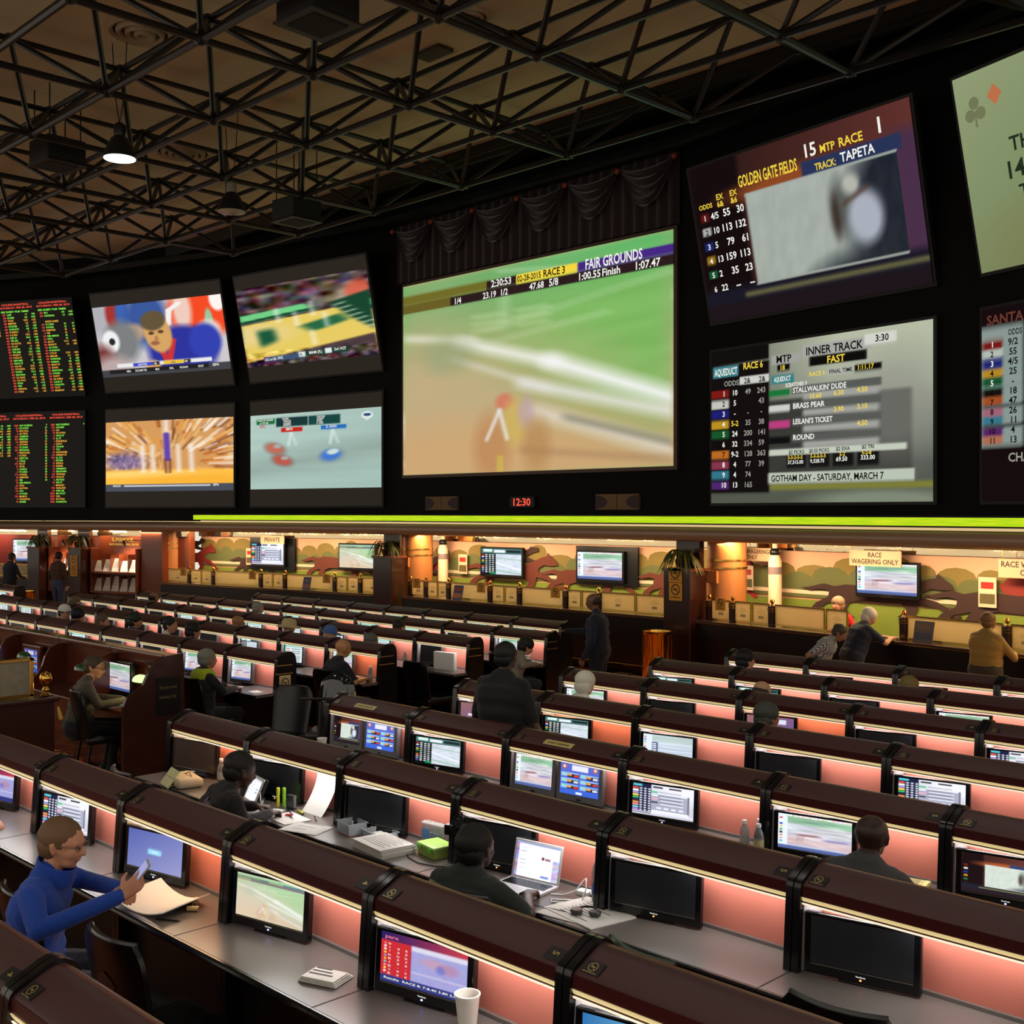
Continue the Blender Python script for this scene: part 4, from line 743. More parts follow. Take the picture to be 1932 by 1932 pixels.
# the four television pictures left of the main screen
wall_screen(1, 0.55, 6.15, 4.55, 2.66, 12.5, pic_player(), 'screen with a basketball player in navy sitting on the bench', 0.13, 0.15, texts=[('DAYTON', 0.30, 0.865, 0.028, w, 'l', 0), ('VCU', 0.56, 0.865, 0.028, k_, 'l', 0), ('46', 0.428, 0.865, 0.032, w, 'l', 0), ('40', 0.668, 0.865, 0.032, w, 'l', 0), ('NBA', 0.20, 0.945, 0.028, w, 'l', 0), ('NCAAM T25', 0.27, 0.945, 0.028, w, 'l', 0), ('MLB', 0.43, 0.945, 0.028, w, 'l', 0), ('NHL', 0.54, 0.945, 0.028, w, 'l', 0), ('NCAAW', 0.62, 0.945, 0.028, w, 'l', 0), ('GOLF', 0.76, 0.945, 0.028, w, 'l', 0), ('ESPN', 0.87, 0.945, 0.034, w, 'l', 0)], strength=1.1)
wall_screen(2, 0.41, 6.15, 4.55, 2.66, 12.5, pic_court(), 'screen with a yellow and green basketball court', 0.12, 0.14, texts=[('MIAMI (FL)', 0.50, 0.91, 0.035, w, 'l', 0), ('UNC', 0.25, 0.93, 0.035, w, 'l', 0), ('41', 0.43, 0.92, 0.035, k_, 'l', 0), ('2nd 14:27', 0.69, 0.90, 0.035, w, 'l', 0), ('ACC on CBS', 0.15, 0.935, 0.03, w, 'l', 0.09)], strength=1.1)
wall_screen(1, 0.55, 2.97, 4.55, 2.66, 0, pic_paint(), 'screen with an orange streaked basketball crowd', 0.125, 0.155, texts=[('NASCAR', 0.06, 0.935, 0.028, w, 'l', 0), ('ESPN', 0.85, 0.935, 0.032, w, 'l', 0)], strength=1.1)
wall_screen(2, 0.41, 2.97, 4.55, 2.66, 0, pic_cars(), 'pale screen with blurred red and blue stock cars', 0.13, 0.16, texts=[('FOLDS OF HONOR', 0.058, 0.085, 0.026, w, 'l', 0.13), ('61 TO GO', 0.08, 0.122, 0.026, w, 'l', 0), ('KFC', 0.08, 0.175, 0.042, emat('kfc_red', rgb(190, 40, 36)), 'l', 0), ('LEADERS', 0.26, 0.08, 0.022, w, 'l', 0), ('HARVICK', 0.27, 0.11, 0.024, w, 'l', 0), ('LOGANO', 0.27, 0.138, 0.024, w, 'l', 0), ('KENSETH', 0.27, 0.165, 0.024, w, 'l', 0), ('SMITH', 0.29, 0.225, 0.032, w, 'l', 0), ('D. GANO', 0.60, 0.22, 0.032, w, 'l', 0), ('FOX', 0.90, 0.10, 0.028, k_, 'c', 0), ('LIVE', 0.90, 0.155, 0.022, w, 'c', 0),
    ('CHASTAIN', 0.53, 0.08, 0.022, w, 'l', 0), ('CONLEY', 0.53, 0.108, 0.024, w, 'l', 0), ('STARR', 0.53, 0.136, 0.024, w, 'l', 0), ('R. GASE', 0.53, 0.163, 0.024, w, 'l', 0)], strength=1.0)

# ---------------------------------------------------------------- LED odds boards
UP = [[('651', 'STETSON', '+6', '-145'), ('652', 'JAX', '139', '+125'), ('653', 'N TEXAS', '8', '+600'), ('654', 'LA TECH', '-11', '-1400'), ('655', 'RICE', '7', '+1200'), ('656', 'UTSA', '-9', '-3000'), ('657', 'UAB', '-3', '-215'), ('658', 'W KY', '141', '+185')],
      [('657', 'UTEP', '-11', '-700'), ('658', 'SO MISS', '126', '+500'), ('659', 'TULSA', '124.5', '+125'), ('660', 'MEMPHIS', '-2.5', '-145'), ('661', 'NCASTER', '-4.5', '-200'), ('662', 'CHARLSTN', '130', '+175'), ('663', 'ST MARYS', '-7', '-310'), ('664', 'S CLARA', '135.5', '+260'), ('665', 'ARK LR', '146.5', '+160'), ('666', 'TEX ARL', '-4', '-180'), ('667', 'GA SOUTH', '140.5', '+160'), ('668', 'UL LAF', '-4', '-180'), ('669', 'AUBURN', '137', '+750'), ('670', 'TEX A&M', '-12.5', '-1200'), ('671', 'BOISE ST', '117.5', '+270'), ('672', 'S DGO ST', '-7', '-330'), ('673', 'NEW MEX', '127', '+135'), ('674', 'FRSNO ST', '-3', '-155'), ('675', 'CAL RIV', '129.5', '-110'), ('676', 'CS NORTH', 'PICK', '-110'), ('677', 'PACIFIC', '131.5', '+240'), ('678', 'SAN FRAN', '-6.5', '-280'), ('679', 'UC DAVIS', '133.5', '+125'), ('680', 'CAL POLY', '-2.5', '-145'), ('681', 'WASH', '145', '+115'), ('682', 'WSU', '-2', '-135'), ('683', 'ARIZONA', '129.5', '+105'), ('684', 'UTAH', '-1.5', '-125')],
      [('695', 'BYU', '154', '+750'), ('696', 'GONZAGA', '-13', '-1200'), None, ('', 'ADDED GAMES', '', ''), ('-4.5', 'W CARO', '34', '67'), ('135', 'CITADEL', '25', '54'), ('142', 'SAMFORD', '30', '80'), ('-4', 'VMI', '26', '63'), ('140', 'NEB OMAHA', '38', ''), ('-2.5', 'IUPUI', '34', ''), ('693', 'JAX ST', '131.5', '+425'), ('694', 'MORE ST', '-10', '-550'), ('143', 'SO UTAH', '', ''), ('-2.5', 'N DAKOTA', '', ''), ('697', 'E TN ST', '132.5', '+200'), ('698', 'MERCER', '-5.5', '-240'), ('699', 'WOFFORD', '-8', '-450'), ('700', 'FURMAN', '120', '+375'), ('701', 'MONT ST', '146', '+300'), ('702', 'IDAHO', '-7.5', '-380'), ('703', 'MONTANA', '143.5', '+250'), ('704', 'E WASH', '-6.5', '-300'), ('705', 'CHATT', '-3.5', '-165'), ('706', "NC G'BRO", '136.5', '+145'), ('707', 'S DAK ST', '-5.5', '-245'), ('708', 'S DAKOTA', '139', '+205'), ('709', 'TN ST', '133', '+1400'), ('710', 'BELMONT', '-15.5', '-4000')]]
LO = [[('', 'TIMES', '-42', '+300'), ('', '', '-7.5', '-360'), ('', '', '134.5', '+800'), ('', '', '-13', '-1400'), ('', '', '128.5', '+550'), ('', '', '-11', '-800'), ('', '', '-4.5', '-200'), ('', '', '132.5', '+175'), ('', '', '137.5', '+180'), ('', '', '-5', '-220'), ('', '', '127.5', '+290'), ('', '', '-7.5', '-350')],
      [('2ND', 'HALF WAGERING', '', 'F'), ('-4.5', 'NC STATE', '', '37'), ('74', 'BOS COLL', '', '36'), ('-2', 'GA TECH', '', '47'), ('62.5', 'CLEMSON', '', '35'), ('67.5', 'MISSOURI', '', '21'), ('-2.5', 'GEORGIA', '', '37'), ('-3', "G'TOWN", '', '30'), ('71.5', 'ST JOHNS', '', '30'), ('65.5', 'MICHIGAN', '', '35'), ('-3', 'MARYLAND', '', '36'), ('-1', 'E CARO', '', '40'), ('66.5', 'CENT FLA', '', '35'), ('-.5', "L'VILLE", '', '45'), ('67.5', 'FLA ST', '', '33'), ('67', 'RH ISL', '', '33'), ('-2', 'LASALLE', '', '32'), ('-.5', 'W CARO', '', '33'), ('71.5', 'CITADEL', '', '29'), ('68', 'SAMFORD', '', '42'), ('-3.5', 'VMI', '', '43'), ('70', 'NEB OMAHA', '', ''), ('-2.5', 'IUPUI', '', ''), ('72.5', 'DAYTON', '', ''), ('-5.5', 'VCU', '', ''), ('-.5', 'W CARO', '', ''), ('74.5', 'MIAMI FL', '', ''), ('-3', 'VILLANOVA', '', ''), ('70', 'XAVIER', '', '')],
      [('2ND', 'HALF WAGERING', '', 'F'), ('79.5', 'OLE MISS', '', ''), ('-2.5', 'LSU', '', ''), ('69', 'NO IOWA', '', ''), ('-.5', 'WICH ST', '', ''), ('72', 'ILL ST', '', ''), ('-1', 'EVANSVILLE', '', ''), ('-1', 'CINCY', '', ''), ('68', 'TULANE', '', ''), ('75', 'TCU', '', ''), ('-10', 'OKLAHOMA', '', ''), ('-2.5', 'WRIGHT ST', '', ''), ('70.5', 'ILL CHI', '', ''), ('-3', 'BUTLER', '', ''), ('72', 'DEPAUL', '', ''), ('69', 'DREXEL', '', ''), ('-13', 'WM&MARY', '', ''), ('72', 'DELAWARE', '', ''), ('-3.5', 'TOWSON', '', ''), ('67.5', 'UTAH ST', '', ''), ('-3', 'AIR FRCE', '', ''), ('67', 'IND ST', '', ''), ('-1', 'BRADLEY', '', ''), ('79.5', 'OAKLAND', '', ''), ('-2.5', 'WISC GB', '', ''), ('PICK', 'MO TN ST', '', ''), ('PICK', 'UAB', '', ''), ('PICK', 'SO UTAH', '', ''), ('PICK', 'N DAKOTA', '', '')]]
def led_board(z0, H_, data, pitch, label):
    A, B = SF[0]; a1 = 7.30; W_ = 5.2; t = thing('odds_board', label, 'display', fpt(A, B, a1 - W_, 0.12, z0), 0); t.rotation_euler = (R(pitch), 0, fang(A, B))
    q = MB(); q.box(0, W_, 0.0, 0.10, -0.04, H_ + 0.04)
    if pitch: q.box(0.3, W_ - 0.3, 0.10, 0.9, H_ - 0.5, H_ - 0.3)
    q.obj('casing', mat('led_board_black', rgb(3, 3, 3), 0.6), t)
    cw = 1.27; r_, g, y2 = MB(), MB(), MB(); rows_ = 31.0; dh = H_ / rows_; th = dh * 0.56
    for ci, col in enumerate(data):
        x = W_ - cw * (3 - ci) + 0.04
        text_into(r_, 'COLLEGE BASKETBALL', x + 0.10, H_ - dh * 1.0, th, -0.004, 0.95); text_into(r_, 'SATURDAY, FEB 28, 2015', x + 0.02, H_ - dh * 2.0, th, -0.004, 1.12)
        if data is UP: text_into(g, 'SEE SHEET FOR TIMES', x + 0.05, H_ - dh * 3.3, th, -0.004, 0.95)
        for i, e in enumerate(col):
            if not e: continue
            z = H_ - dh * (4.3 + i * (26.2 / 28 if data is UP else 26.4 / 29)); m = g if (i // 2) % 2 == 0 else y2
            for s_, xx, al, mw in ((e[0], x + 0.20, 'r', 0.2), (e[1], x + 0.24, 'l', 0.45), (e[2], x + 0.93, 'r', 0.25), (e[3], x + 1.20, 'r', 0.25)):
                if s_: text_into(r_ if xx == x + 0.20 else m, s_, xx, z, th, -0.004, None, al, 0, mw)
    tag(r_.obj('red_lettering', RED_T, t), kind='stuff'); tag(g.obj('green_lettering', LGRN_T, t), kind='stuff'); tag(y2.obj('amber_lettering', LYEL_T, t), kind='stuff')
led_board(6.12, 2.66, UP, 12.5, 'upper black odds board of college basketball in red, green and amber letters')
led_board(2.98, 2.66, LO, 0, 'lower black odds board of second half wagering in red, green and amber letters')

# ---------------------------------------------------------------- ticker, clock, speakers on the wall
def ticker_mat():
    m = bpy.data.materials.new('ticker_led'); m.use_nodes = True; nt = m.node_tree; nt.nodes.clear(); o = nt.nodes.new('ShaderNodeOutputMaterial'); e = nt.nodes.new('ShaderNodeEmission')
    tc = nt.nodes.new('ShaderNodeTexCoord'); mp = nt.nodes.new('ShaderNodeMapping'); mp.inputs['Scale'].default_value = (1.6, 1, 60); n = nt.nodes.new('ShaderNodeTexNoise'); n.inputs['Scale'].default_value = 1.2; n.inputs['Detail'].default_value = 3
    r = nt.nodes.new('ShaderNodeValToRGB'); r.color_ramp.elements[0].position = 0.3; r.color_ramp.elements[0].color = (*rgb(140, 205, 20), 1); r.color_ramp.elements[1].position = 0.7; r.color_ramp.elements[1].color = (*rgb(222, 230, 40), 1)
    nt.links.new(tc.outputs['Object'], mp.inputs[0]); nt.links.new(mp.outputs[0], n.inputs[0]); nt.links.new(n.outputs['Fac'], r.inputs[0]); nt.links.new(r.outputs[0], e.inputs[0]); e.inputs[1].default_value = 1.05; nt.links.new(e.outputs[0], o.inputs[0]); return m
tk = thing('led_ticker', 'long yellow-green LED ticker strip running along the wall under the screens', 'display', (C2[0], C2[1], 2.62)); TM = ticker_mat()
for k in (1, 2, 3, 4):
    A, B = FAC[k] if k > 1 else (fpt(*FAC[1], -3.5, 0, 0), FAC[1][1]); L = math.dist(A[:2], B[:2]); A = A[:2]
    n = max(1, int(round(L / 1.2)))
    for i in range(n):
        q = MB(); q.box(L * i / n + 0.001, L * (i + 1) / n - 0.001, -0.06, 0.0, 2.615, 2.735); o = q.obj('led_panel', TM, tk)
        o.matrix_parent_inverse = tk.matrix_world.inverted() if False else Matrix.Translation((-C2[0], -C2[1], -2.62)); o.matrix_basis = facet(A, B)
    q = MB(); q.box(-0.02, L + 0.02, -0.05, 0.18, 2.735, 2.76); q.box(-0.02, L + 0.02, -0.05, 0.18, 2.59, 2.615); o = q.obj('housing_bars', M_SCRBLK, tk)
    o.matrix_parent_inverse = Matrix.Translation((-C2[0], -C2[1], -2.62)); o.matrix_basis = facet(A, B)
t = thing('wall_clock', 'red digital clock reading 12:30 under the main screen', 'clock', fpt(*SF[3], 3.85, 0.12, 2.92), 0)
q = MB(); q.bbox(0, 0.72, 0, 0.08, -0.02, 0.22, 0.01, seg=1); q.obj('case', M_SCRBLK, t); q = MB(); text_into(q, '12:30', 0.08, 0.03, 0.15, -0.004, 0.54); q.obj('digits', RED_T, t)
for a, lab in ((1.13, 'tan and brown twin speaker panel left of the red clock'), (6.22, 'tan and brown twin speaker panel right of the red clock')):
    t = thing('speaker_panel', lab, 'speaker', fpt(*SF[3], a, 0.14, 2.86), 0)
    q = MB(); q.box(0, 0.53, 0, 0.06, 0, 0.30); q.obj('left_box', mat('speaker_tan', rgb(116, 84, 48), 0.6), t); q = MB(); q.box(0.545, 1.07, 0, 0.06, 0, 0.30); q.obj('right_box', mat('speaker_tan', rgb(116, 84, 48), 0.6), t)
    for x, a0 in ((0.0, -90), (1.07, 90)):
        q = MB(); n = 14; pts = [(x, 0.02)] + [((x + 0.30 * math.cos(R(v)) * (1 if a0 < 0 else -1)), 0.15 + 0.13 * math.sin(R(v))) for v in np.linspace(-90, 90, n)] + [(x, 0.28)]
        q.poly(pts if a0 < 0 else pts[::-1], -0.004); q.obj('cone_cover', mat('speaker_cone', rgb(54, 34, 36), 0.6), t)
# ---------------------------------------------------------------- desk monitors
M_BEZEL = mat('monitor_black', rgb(14, 14, 16), 0.18, spec=0.6); M_SILVER = mat('monitor_silver', rgb(120, 120, 124), 0.35, metal=0.3); M_GLASSOFF = mat('screen_off_glass', rgb(36, 38, 44), 0.34, spec=0.7, noise=0.35, nscale=9)
M_GLASSREFL = mat('screen_off_painted_reflection', rgb(58, 44, 36), 0.25, spec=0.5)  # warm reflection on dark glass, put into the base colour
WW, WH, WZ = 0.455, 0.205, 0.062
def _m(fn, name, m, sm=False): q = MB(); fn(q); return q.mesh(name, m, sm)
MONW = dict(case=_m(lambda q: (q.bbox(-0.258, 0.258, 0.0, 0.035, 0.012, 0.282, 0.006), q.bbox(-0.20, 0.20, 0.035, 0.06, 0.05, 0.25, 0.01)), 'casing', M_BEZEL),
            foot=_m(lambda q: (q.bbox(-0.10, 0.10, 0.0, 0.11, 0.0, 0.012, 0.004, seg=1), q.box(-0.03, 0.03, 0.045, 0.075, 0.01, 0.12)), 'stand', M_BEZEL),
            logo=_m(lambda q: text_into(q, 'ViewSonic', -0.022, 0.036, 0.007, -0.0015, 0.044), 'maker_lettering', WHITE_T),
            off=_m(lambda q: q.box(-WW / 2, WW / 2, -0.0008, 0.001, WZ, WZ + WH), 'screen', M_GLASSOFF), offb=_m(lambda q: q.box(-WW / 2, WW / 2, -0.0008, 0.001, WZ, WZ + WH), 'screen', M_GLASSREFL),
            edge=_m(lambda q: q.box(-WW / 2, WW / 2, -0.0022, 0.0, WZ - 0.007, WZ - 0.003), 'bezel_strip', mat('bezel_strip', rgb(150, 146, 136), 0.25, metal=0.8)))
LEDB = emat('power_led_blue', (0.25, 0.22, 1.0), 7.0); LEDO = emat('power_led_orange', (1.0, 0.25, 0.05), 4.0)
MONW['ledb'] = _m(lambda q: q.ell((0, -0.001, 0.026), (0.006, 0.003, 0.004), 8, 5), 'power_light', LEDB); MONW['ledo'] = _m(lambda q: q.ell((0, -0.001, 0.026), (0.005, 0.003, 0.004), 8, 5), 'power_light', LEDO)
PICN = {'grid': 'an odds table', 'blue': 'a plain blue picture', 'fair': 'a pale green race track', 'fairp': 'a pale green race track', 'parx': 'a red odds column', 'tampa': 'a blue title picture', 'tote': 'a green-edged odds table', 'race': 'blurred race horses', 'gg': 'a purple odds table', 'grey': 'pale grey streaks', 'dish': 'a purple channel picture', 'touch': 'a blue betting menu', 'table': 'a white form table', 'off': 'a dark picture', 'offb': 'a painted brown reflection'}
def scr_mesh(kind, W_, H_, s=1.15): return PIC[kind]().mesh('screen_%s_%.2f' % (kind, W_), W_, H_, s)
def monitor_wide(x, y, kind, where, group=None, yaw=11.5, s=1.15):
    lab = 'black widescreen monitor %s %s' % ('switched off' if kind in ('off', 'offb') else 'showing ' + PICN[kind], where)
    t = thing('desk_monitor', lab, 'monitor', (x, y, floor_z(y) + DESK), R(yaw), group); t.rotation_euler = (0, 0, R(yaw))
    inst('stand', MONW['foot'], t); c = inst('casing', MONW['case'], t, (0, 0, 0), (R(-4), 0, 0))
    if kind in ('off', 'offb'): inst('screen', MONW[kind], c)
    else: inst('screen', scr_mesh(kind, WW, WH, s), c, (-WW / 2, -0.0010, WZ))
    inst('maker_lettering', MONW['logo'], c); inst('bezel_strip', MONW['edge'], c); inst('power_light', MONW['ledo' if kind in ('off', 'offb') else 'ledb'], c); return t
MONS = dict(case=_m(lambda q: (q.bbox(-0.20, 0.20, 0.0, 0.05, 0.03, 0.33, 0.008), q.bbox(-0.15, 0.15, 0.05, 0.10, 0.06, 0.28, 0.02)), 'casing', mat('monitor_dark_grey', rgb(70, 68, 70), 0.35)),
            foot=_m(lambda q: (q.bbox(-0.12, 0.12, -0.02, 0.13, 0.0, 0.015, 0.005, seg=1), q.box(-0.04, 0.04, 0.05, 0.09, 0.01, 0.10)), 'stand', M_BEZEL), off=_m(lambda q: q.box(-0.175, 0.175, -0.001, 0.001, 0.07, 0.31), 'screen', M_GLASSOFF))
def monitor_square(x, y, kind, lab, group, yaw=9):
    t = thing('desk_monitor', lab, 'monitor', (x, y, floor_z(y) + DESK), R(yaw), group)
    inst('stand', MONS['foot'], t); c = inst('casing', MONS['case'], t, (0, 0, 0), (R(-4), 0, 0))
    if kind == 'off': inst('screen', MONS['off'], c)
    else: inst('screen', scr_mesh(kind, 0.35, 0.24, 1.1), c, (-0.175, -0.0014, 0.07))
    return t
RCONT = {1: ['parx', 'grid', 'blue', 'fairp', 'parx', 'tampa'], 2: ['offb', 'off', 'off', 'off', 'off', 'off'], 3: ['twin_gg', 'tote', 'twin_race', 'grid', 'race', 'gg'], 4: ['dish', 'tote', 'grey', 'off', 'grid', 'off'],
         5: ['race', 'off', 'dish', 'off', 'grid'], 6: ['tote', 'tote', 'off', 'race'], 7: ['off', 'off', 'off', 'off']}
ROWSHORT = {1: "in the blue-jacketed man's row", 2: 'in the row of the laptop', 3: 'in the row of twin consoles', 4: "in the standing black-shirted man's row", 5: "in the white-haired man's row", 6: 'in the row by the brass bin', 7: 'in the row nearest the wagering signs'}
seen = {}
def twin(x, y, kind):
    for k, (dx, kd, nm) in enumerate(((0.275, kind, 'left'), (0.70, 'touch', 'right'))):
        lab = 'silver square console screen showing %s, %s' % (PICN[kd], 'by the foam cup' if kind == 'gg' else 'above white papers')
        t = thing('console_screen', lab, 'monitor', (x + dx, y + 0.005 + 0.035 * k, floor_z(y) + DESK), R(5))
        q = MB(); q.bbox(-0.205, 0.205, 0, 0.045, 0.02, 0.31, 0.008); q.bbox(-0.16, 0.16, 0.045, 0.11, 0.05, 0.27, 0.02); c = q.obj('casing', M_SILVER, t); c.rotation_euler = (R(-5), 0, 0)
        q = MB(); q.box(-0.12, 0.12, 0.0, 0.12, 0, 0.025); q.obj('stand', M_BEZEL, t)
        inst('screen', scr_mesh(kd, 0.345, 0.225, 1.15), c, (-0.1725, -0.0014, 0.072))
        q = MB(); q.box(-0.02, 0.02, -0.002, 0.0, 0.036, 0.046); q.obj('button_strip', M_BEZEL, c)
cnt = {}
for r_, ks in RCONT.items():
    for n, k in enumerate(ks): cnt[r_, k] = cnt.get((r_, k), 0) + 1
for r_, ks in RCONT.items():
    for n, k in enumerate(ks):
        x, y = rx(n), row_y(r_)
        if k.startswith('twin'): twin(x, y, k[5:]); continue
        g = None; where = ROWSHORT[r_]
        if cnt[r_, k] > 1: g = 'alike monitors of row %d' % r_
        o = monitor_wide(x + 0.31, y + 0.037, k, where, g)
        if (r_, n) == (1, 0): o['label'] = 'black widescreen monitor showing a red odds column beside the brown paper bag'; del o['group']
        if (r_, n) == (1, 4):
            c2 = [c for c in o.children if c.name.startswith('casing')][0]
            for i, (a, b, d) in enumerate((('Scr', '', ''), ('6', '34', '36'), ('7', '53', '53'), ('Scr', 'Scr', 'Scr'), ('8/2', '27', '19'), ('8', '48', '46'), ('8/2', '-', '-'), ('11', '44', '91'), ('8/2', '36', '18'))):
                for s_, xx in ((a, 0.048), (b, 0.095), (d, 0.138)):
                    if s_: q = MB(); text_into(q, s_, -WW / 2 + xx, WZ + WH * (0.76 - 0.075 * i), 0.0085, -0.0022, None, 'c', 0, 0.03); q.obj('odds_lettering', WHITE_T, c2)
            q = MB(); text_into(q, 'parx', -WW / 2 + 0.02, WZ + WH * 0.88, 0.015, -0.0022, 0.075); q.obj('track_name', emat('parx_pink', rgb(236, 120, 140)), c2); q = MB(); text_into(q, 'Results  RACE 8: 7-8.40 3.80 2.80', -WW / 2 + 0.02, WZ + 0.012, 0.009, -0.0022, 0.40); q.obj('results_line', WHITE_T, c2)
        if (r_, n) == (1, 4): o['label'] = 'black widescreen monitor showing a red odds column by the foam cup'; del o['group']
        if r_ == 2 and 0 < n < 5:
            o['label'] = {1: 'black widescreen monitor switched off behind the yellow highlighter pens', 2: 'black widescreen monitor switched off behind the tub and paper stack', 3: 'black widescreen monitor switched off behind the open laptop', 4: 'black widescreen monitor switched off with nothing but newspaper near it'}[n]; del o['group']
        if (r_, n) == (2, 5): o['label'] = 'black widescreen monitor switched off beside the small price card'; del o['group']
LK = {4: ['race', 'race', 'off', 'off', 'table', 'off', 'off', 'table', 'off'], 5: ['race', 'table', 'tote', 'off', 'off', 'off', 'off', 'off', 'off', 'table', 'table'], 6: ['off', 'table', 'table', 'grey', 'table', 'off', 'table', 'off', 'off', 'off', 'off'], 7: ['race', 'off', 'table', 'table', 'off', 'table', 'table', 'table', 'off', 'table', 'off'], 8: ['table'] * 8}
for r_, ks in LK.items():
    a = BAYS_L[r_][0]
    for i, k in enumerate(ks):
        n = a + i
        monitor_square(LX - BAY * (n + 1) + 0.30, row_y(r_) + 0.03, k, 'square grey monitor %s %s' % ('switched off' if k == 'off' else 'showing ' + PICN[k], LWORD[r_]), 'left block monitors of row %d, %s' % (r_, k))
for n in range(2): monitor_square(-28.65 - BAY * n + 0.3, 10.93, 'table', 'square grey monitor showing a white form table near the red wall', 'far monitors by the red wall')
# relabel carrels by what stands in them
CL = {(0, 3): 'grey-green topped betting carrel with its back to the empty chair, left of the shared post', (0, 4): 'grey-green topped betting carrel with a small gold-edged plaque by its post',
      (1, 0): 'maroon betting carrel holding a brown paper bag', (1, 1): 'maroon betting carrel with the odds table monitor behind the man in blue', (1, 2): 'maroon betting carrel with warm lamp and plain blue screen', (1, 3): 'maroon betting carrel with the race track screen and folded newspaper', (1, 4): 'maroon betting carrel with the red odds screen and white cup', (1, 5): 'maroon betting carrel numbered six with a blue title screen',
      (2, 0): 'maroon betting carrel with warm lamp, water bottles and beige bag', (2, 1): 'maroon betting carrel with highlighters and a tall white sheet', (2, 2): 'maroon betting carrel with plastic tub and paper stack', (2, 3): 'maroon betting carrel with laptop and clip-on fan', (2, 4): 'maroon betting carrel with dark monitor beyond the newspaper and headphones', (2, 5): 'grey-topped betting carrel with dark monitor and a black chair before it',
      (3, 0): 'maroon betting carrel of twin consoles with a white foam cup', (3, 1): 'maroon betting carrel with green-edged odds table between twin console carrels', (3, 2): 'maroon betting carrel of twin consoles with loose white papers', (3, 3): 'maroon betting carrel with odds table screen beside the twin consoles', (3, 4): 'grey-topped betting carrel of the dark bald man with water bottles', (3, 5): 'grey-topped betting carrel with the purple odds screen past the bald man',
      (4, 0): 'maroon betting carrel with purple screen hidden by the standing man', (4, 1): 'maroon betting carrel with orange lamp and green-edged odds table', (4, 2): 'maroon betting carrel with pale grey streaked screen', (4, 3): 'maroon betting carrel with dark monitor behind the odds table carrel of row four', (4, 4): 'maroon betting carrel with odds table screen behind the bald man', (4, 5): 'maroon betting carrel with dark screen at the right end of its row',
      (5, 0): 'maroon betting carrel of the white-haired man in white', (5, 1): 'maroon betting carrel with dark monitor next to the curly-haired man', (5, 2): 'maroon betting carrel with orange lamp and curly-haired man', (5, 3): 'maroon betting carrel with dark monitor next to the orange-lit one', (5, 4): 'maroon betting carrel with odds table two along from the orange-lit one'}
for k, l in CL.items(): ROWS[k]['label'] = l
# ---------------------------------------------------------------- twin rows: plaques reading HORSE RESERVED
for n in (0, 2):
    t = ROWS[3, n]; q = MB(); slope(q); q.bbox(0.36, 0.64, 0.004, 0.060, 0, 0.004, 0.0015, seg=1); p = q.obj('reserved_plaque', mat('plaque_cream', rgb(206, 190, 120), 0.4), t)
    q = MB(); slope(q)
    vs, fs, w_ = text_geo('HORSE RESERVED'); kk = 0.22 / w_; q.add([(0.39 + a * kk, 0.020 + b * 0.026, 0.0048) for a, b in vs], fs); q.obj('plaque_lettering', M_PLAQUE, p)
# ---------------------------------------------------------------- teller area: mural, counters, televisions, columns
M_TREE1 = mat('mural_olive', rgb(122, 104, 52), 0.8); M_TREE2 = mat('mural_green', rgb(92, 96, 54), 0.8); M_GRASS = mat('mural_grass', rgb(112, 128, 44), 0.8); M_FENCE = mat('mural_fence', rgb(214, 190, 160), 0.8); M_TRACK = mat('mural_track', rgb(176, 130, 96), 0.8)
M_HORSE = [mat('mural_horse_brown', rgb(92, 40, 26), 0.8), mat('mural_horse_dark', rgb(54, 30, 26), 0.8), mat('mural_horse_red', rgb(122, 36, 28), 0.8), mat('mural_jockey_red', rgb(150, 24, 24), 0.8)]
HORSE = [(1.00, 0.62), (0.985, 0.70), (0.93, 0.80), (0.90, 0.88), (0.885, 0.80), (0.84, 0.78), (0.76, 0.70), (0.66, 0.60), (0.52, 0.575), (0.40, 0.60), (0.28, 0.605), (0.20, 0.56), (0.12, 0.60), (0.0, 0.52), (-0.06, 0.50), (0.02, 0.46), (0.10, 0.50), (0.16, 0.47), (0.15, 0.36), (0.06, 0.24), (0.01, 0.10), (-0.05, 0.02), (0.01, 0.0), (0.07, 0.10), (0.14, 0.24), (0.24, 0.30), (0.20, 0.16), (0.27, 0.04), (0.30, 0.0), (0.34, 0.03), (0.28, 0.14), (0.31, 0.28), (0.40, 0.34), (0.56, 0.32), (0.66, 0.34), (0.70, 0.22), (0.64, 0.10), (0.68, 0.06), (0.74, 0.10), (0.77, 0.22), (0.78, 0.36), (0.90, 0.30), (0.96, 0.20), (1.02, 0.14), (1.05, 0.18), (0.98, 0.28), (0.90, 0.40), (0.80, 0.46), (0.80, 0.54), (0.86, 0.62), (0.92, 0.60)]
JOCK = [(0.44, 0.58), (0.40, 0.70), (0.46, 0.84), (0.60, 0.92), (0.68, 0.92), (0.72, 1.0), (0.79, 0.98), (0.80, 0.90), (0.74, 0.86), (0.66, 0.78), (0.78, 0.70), (0.74, 0.66), (0.60, 0.70), (0.56, 0.58)]
from mathutils.geometry import tessellate_polygon
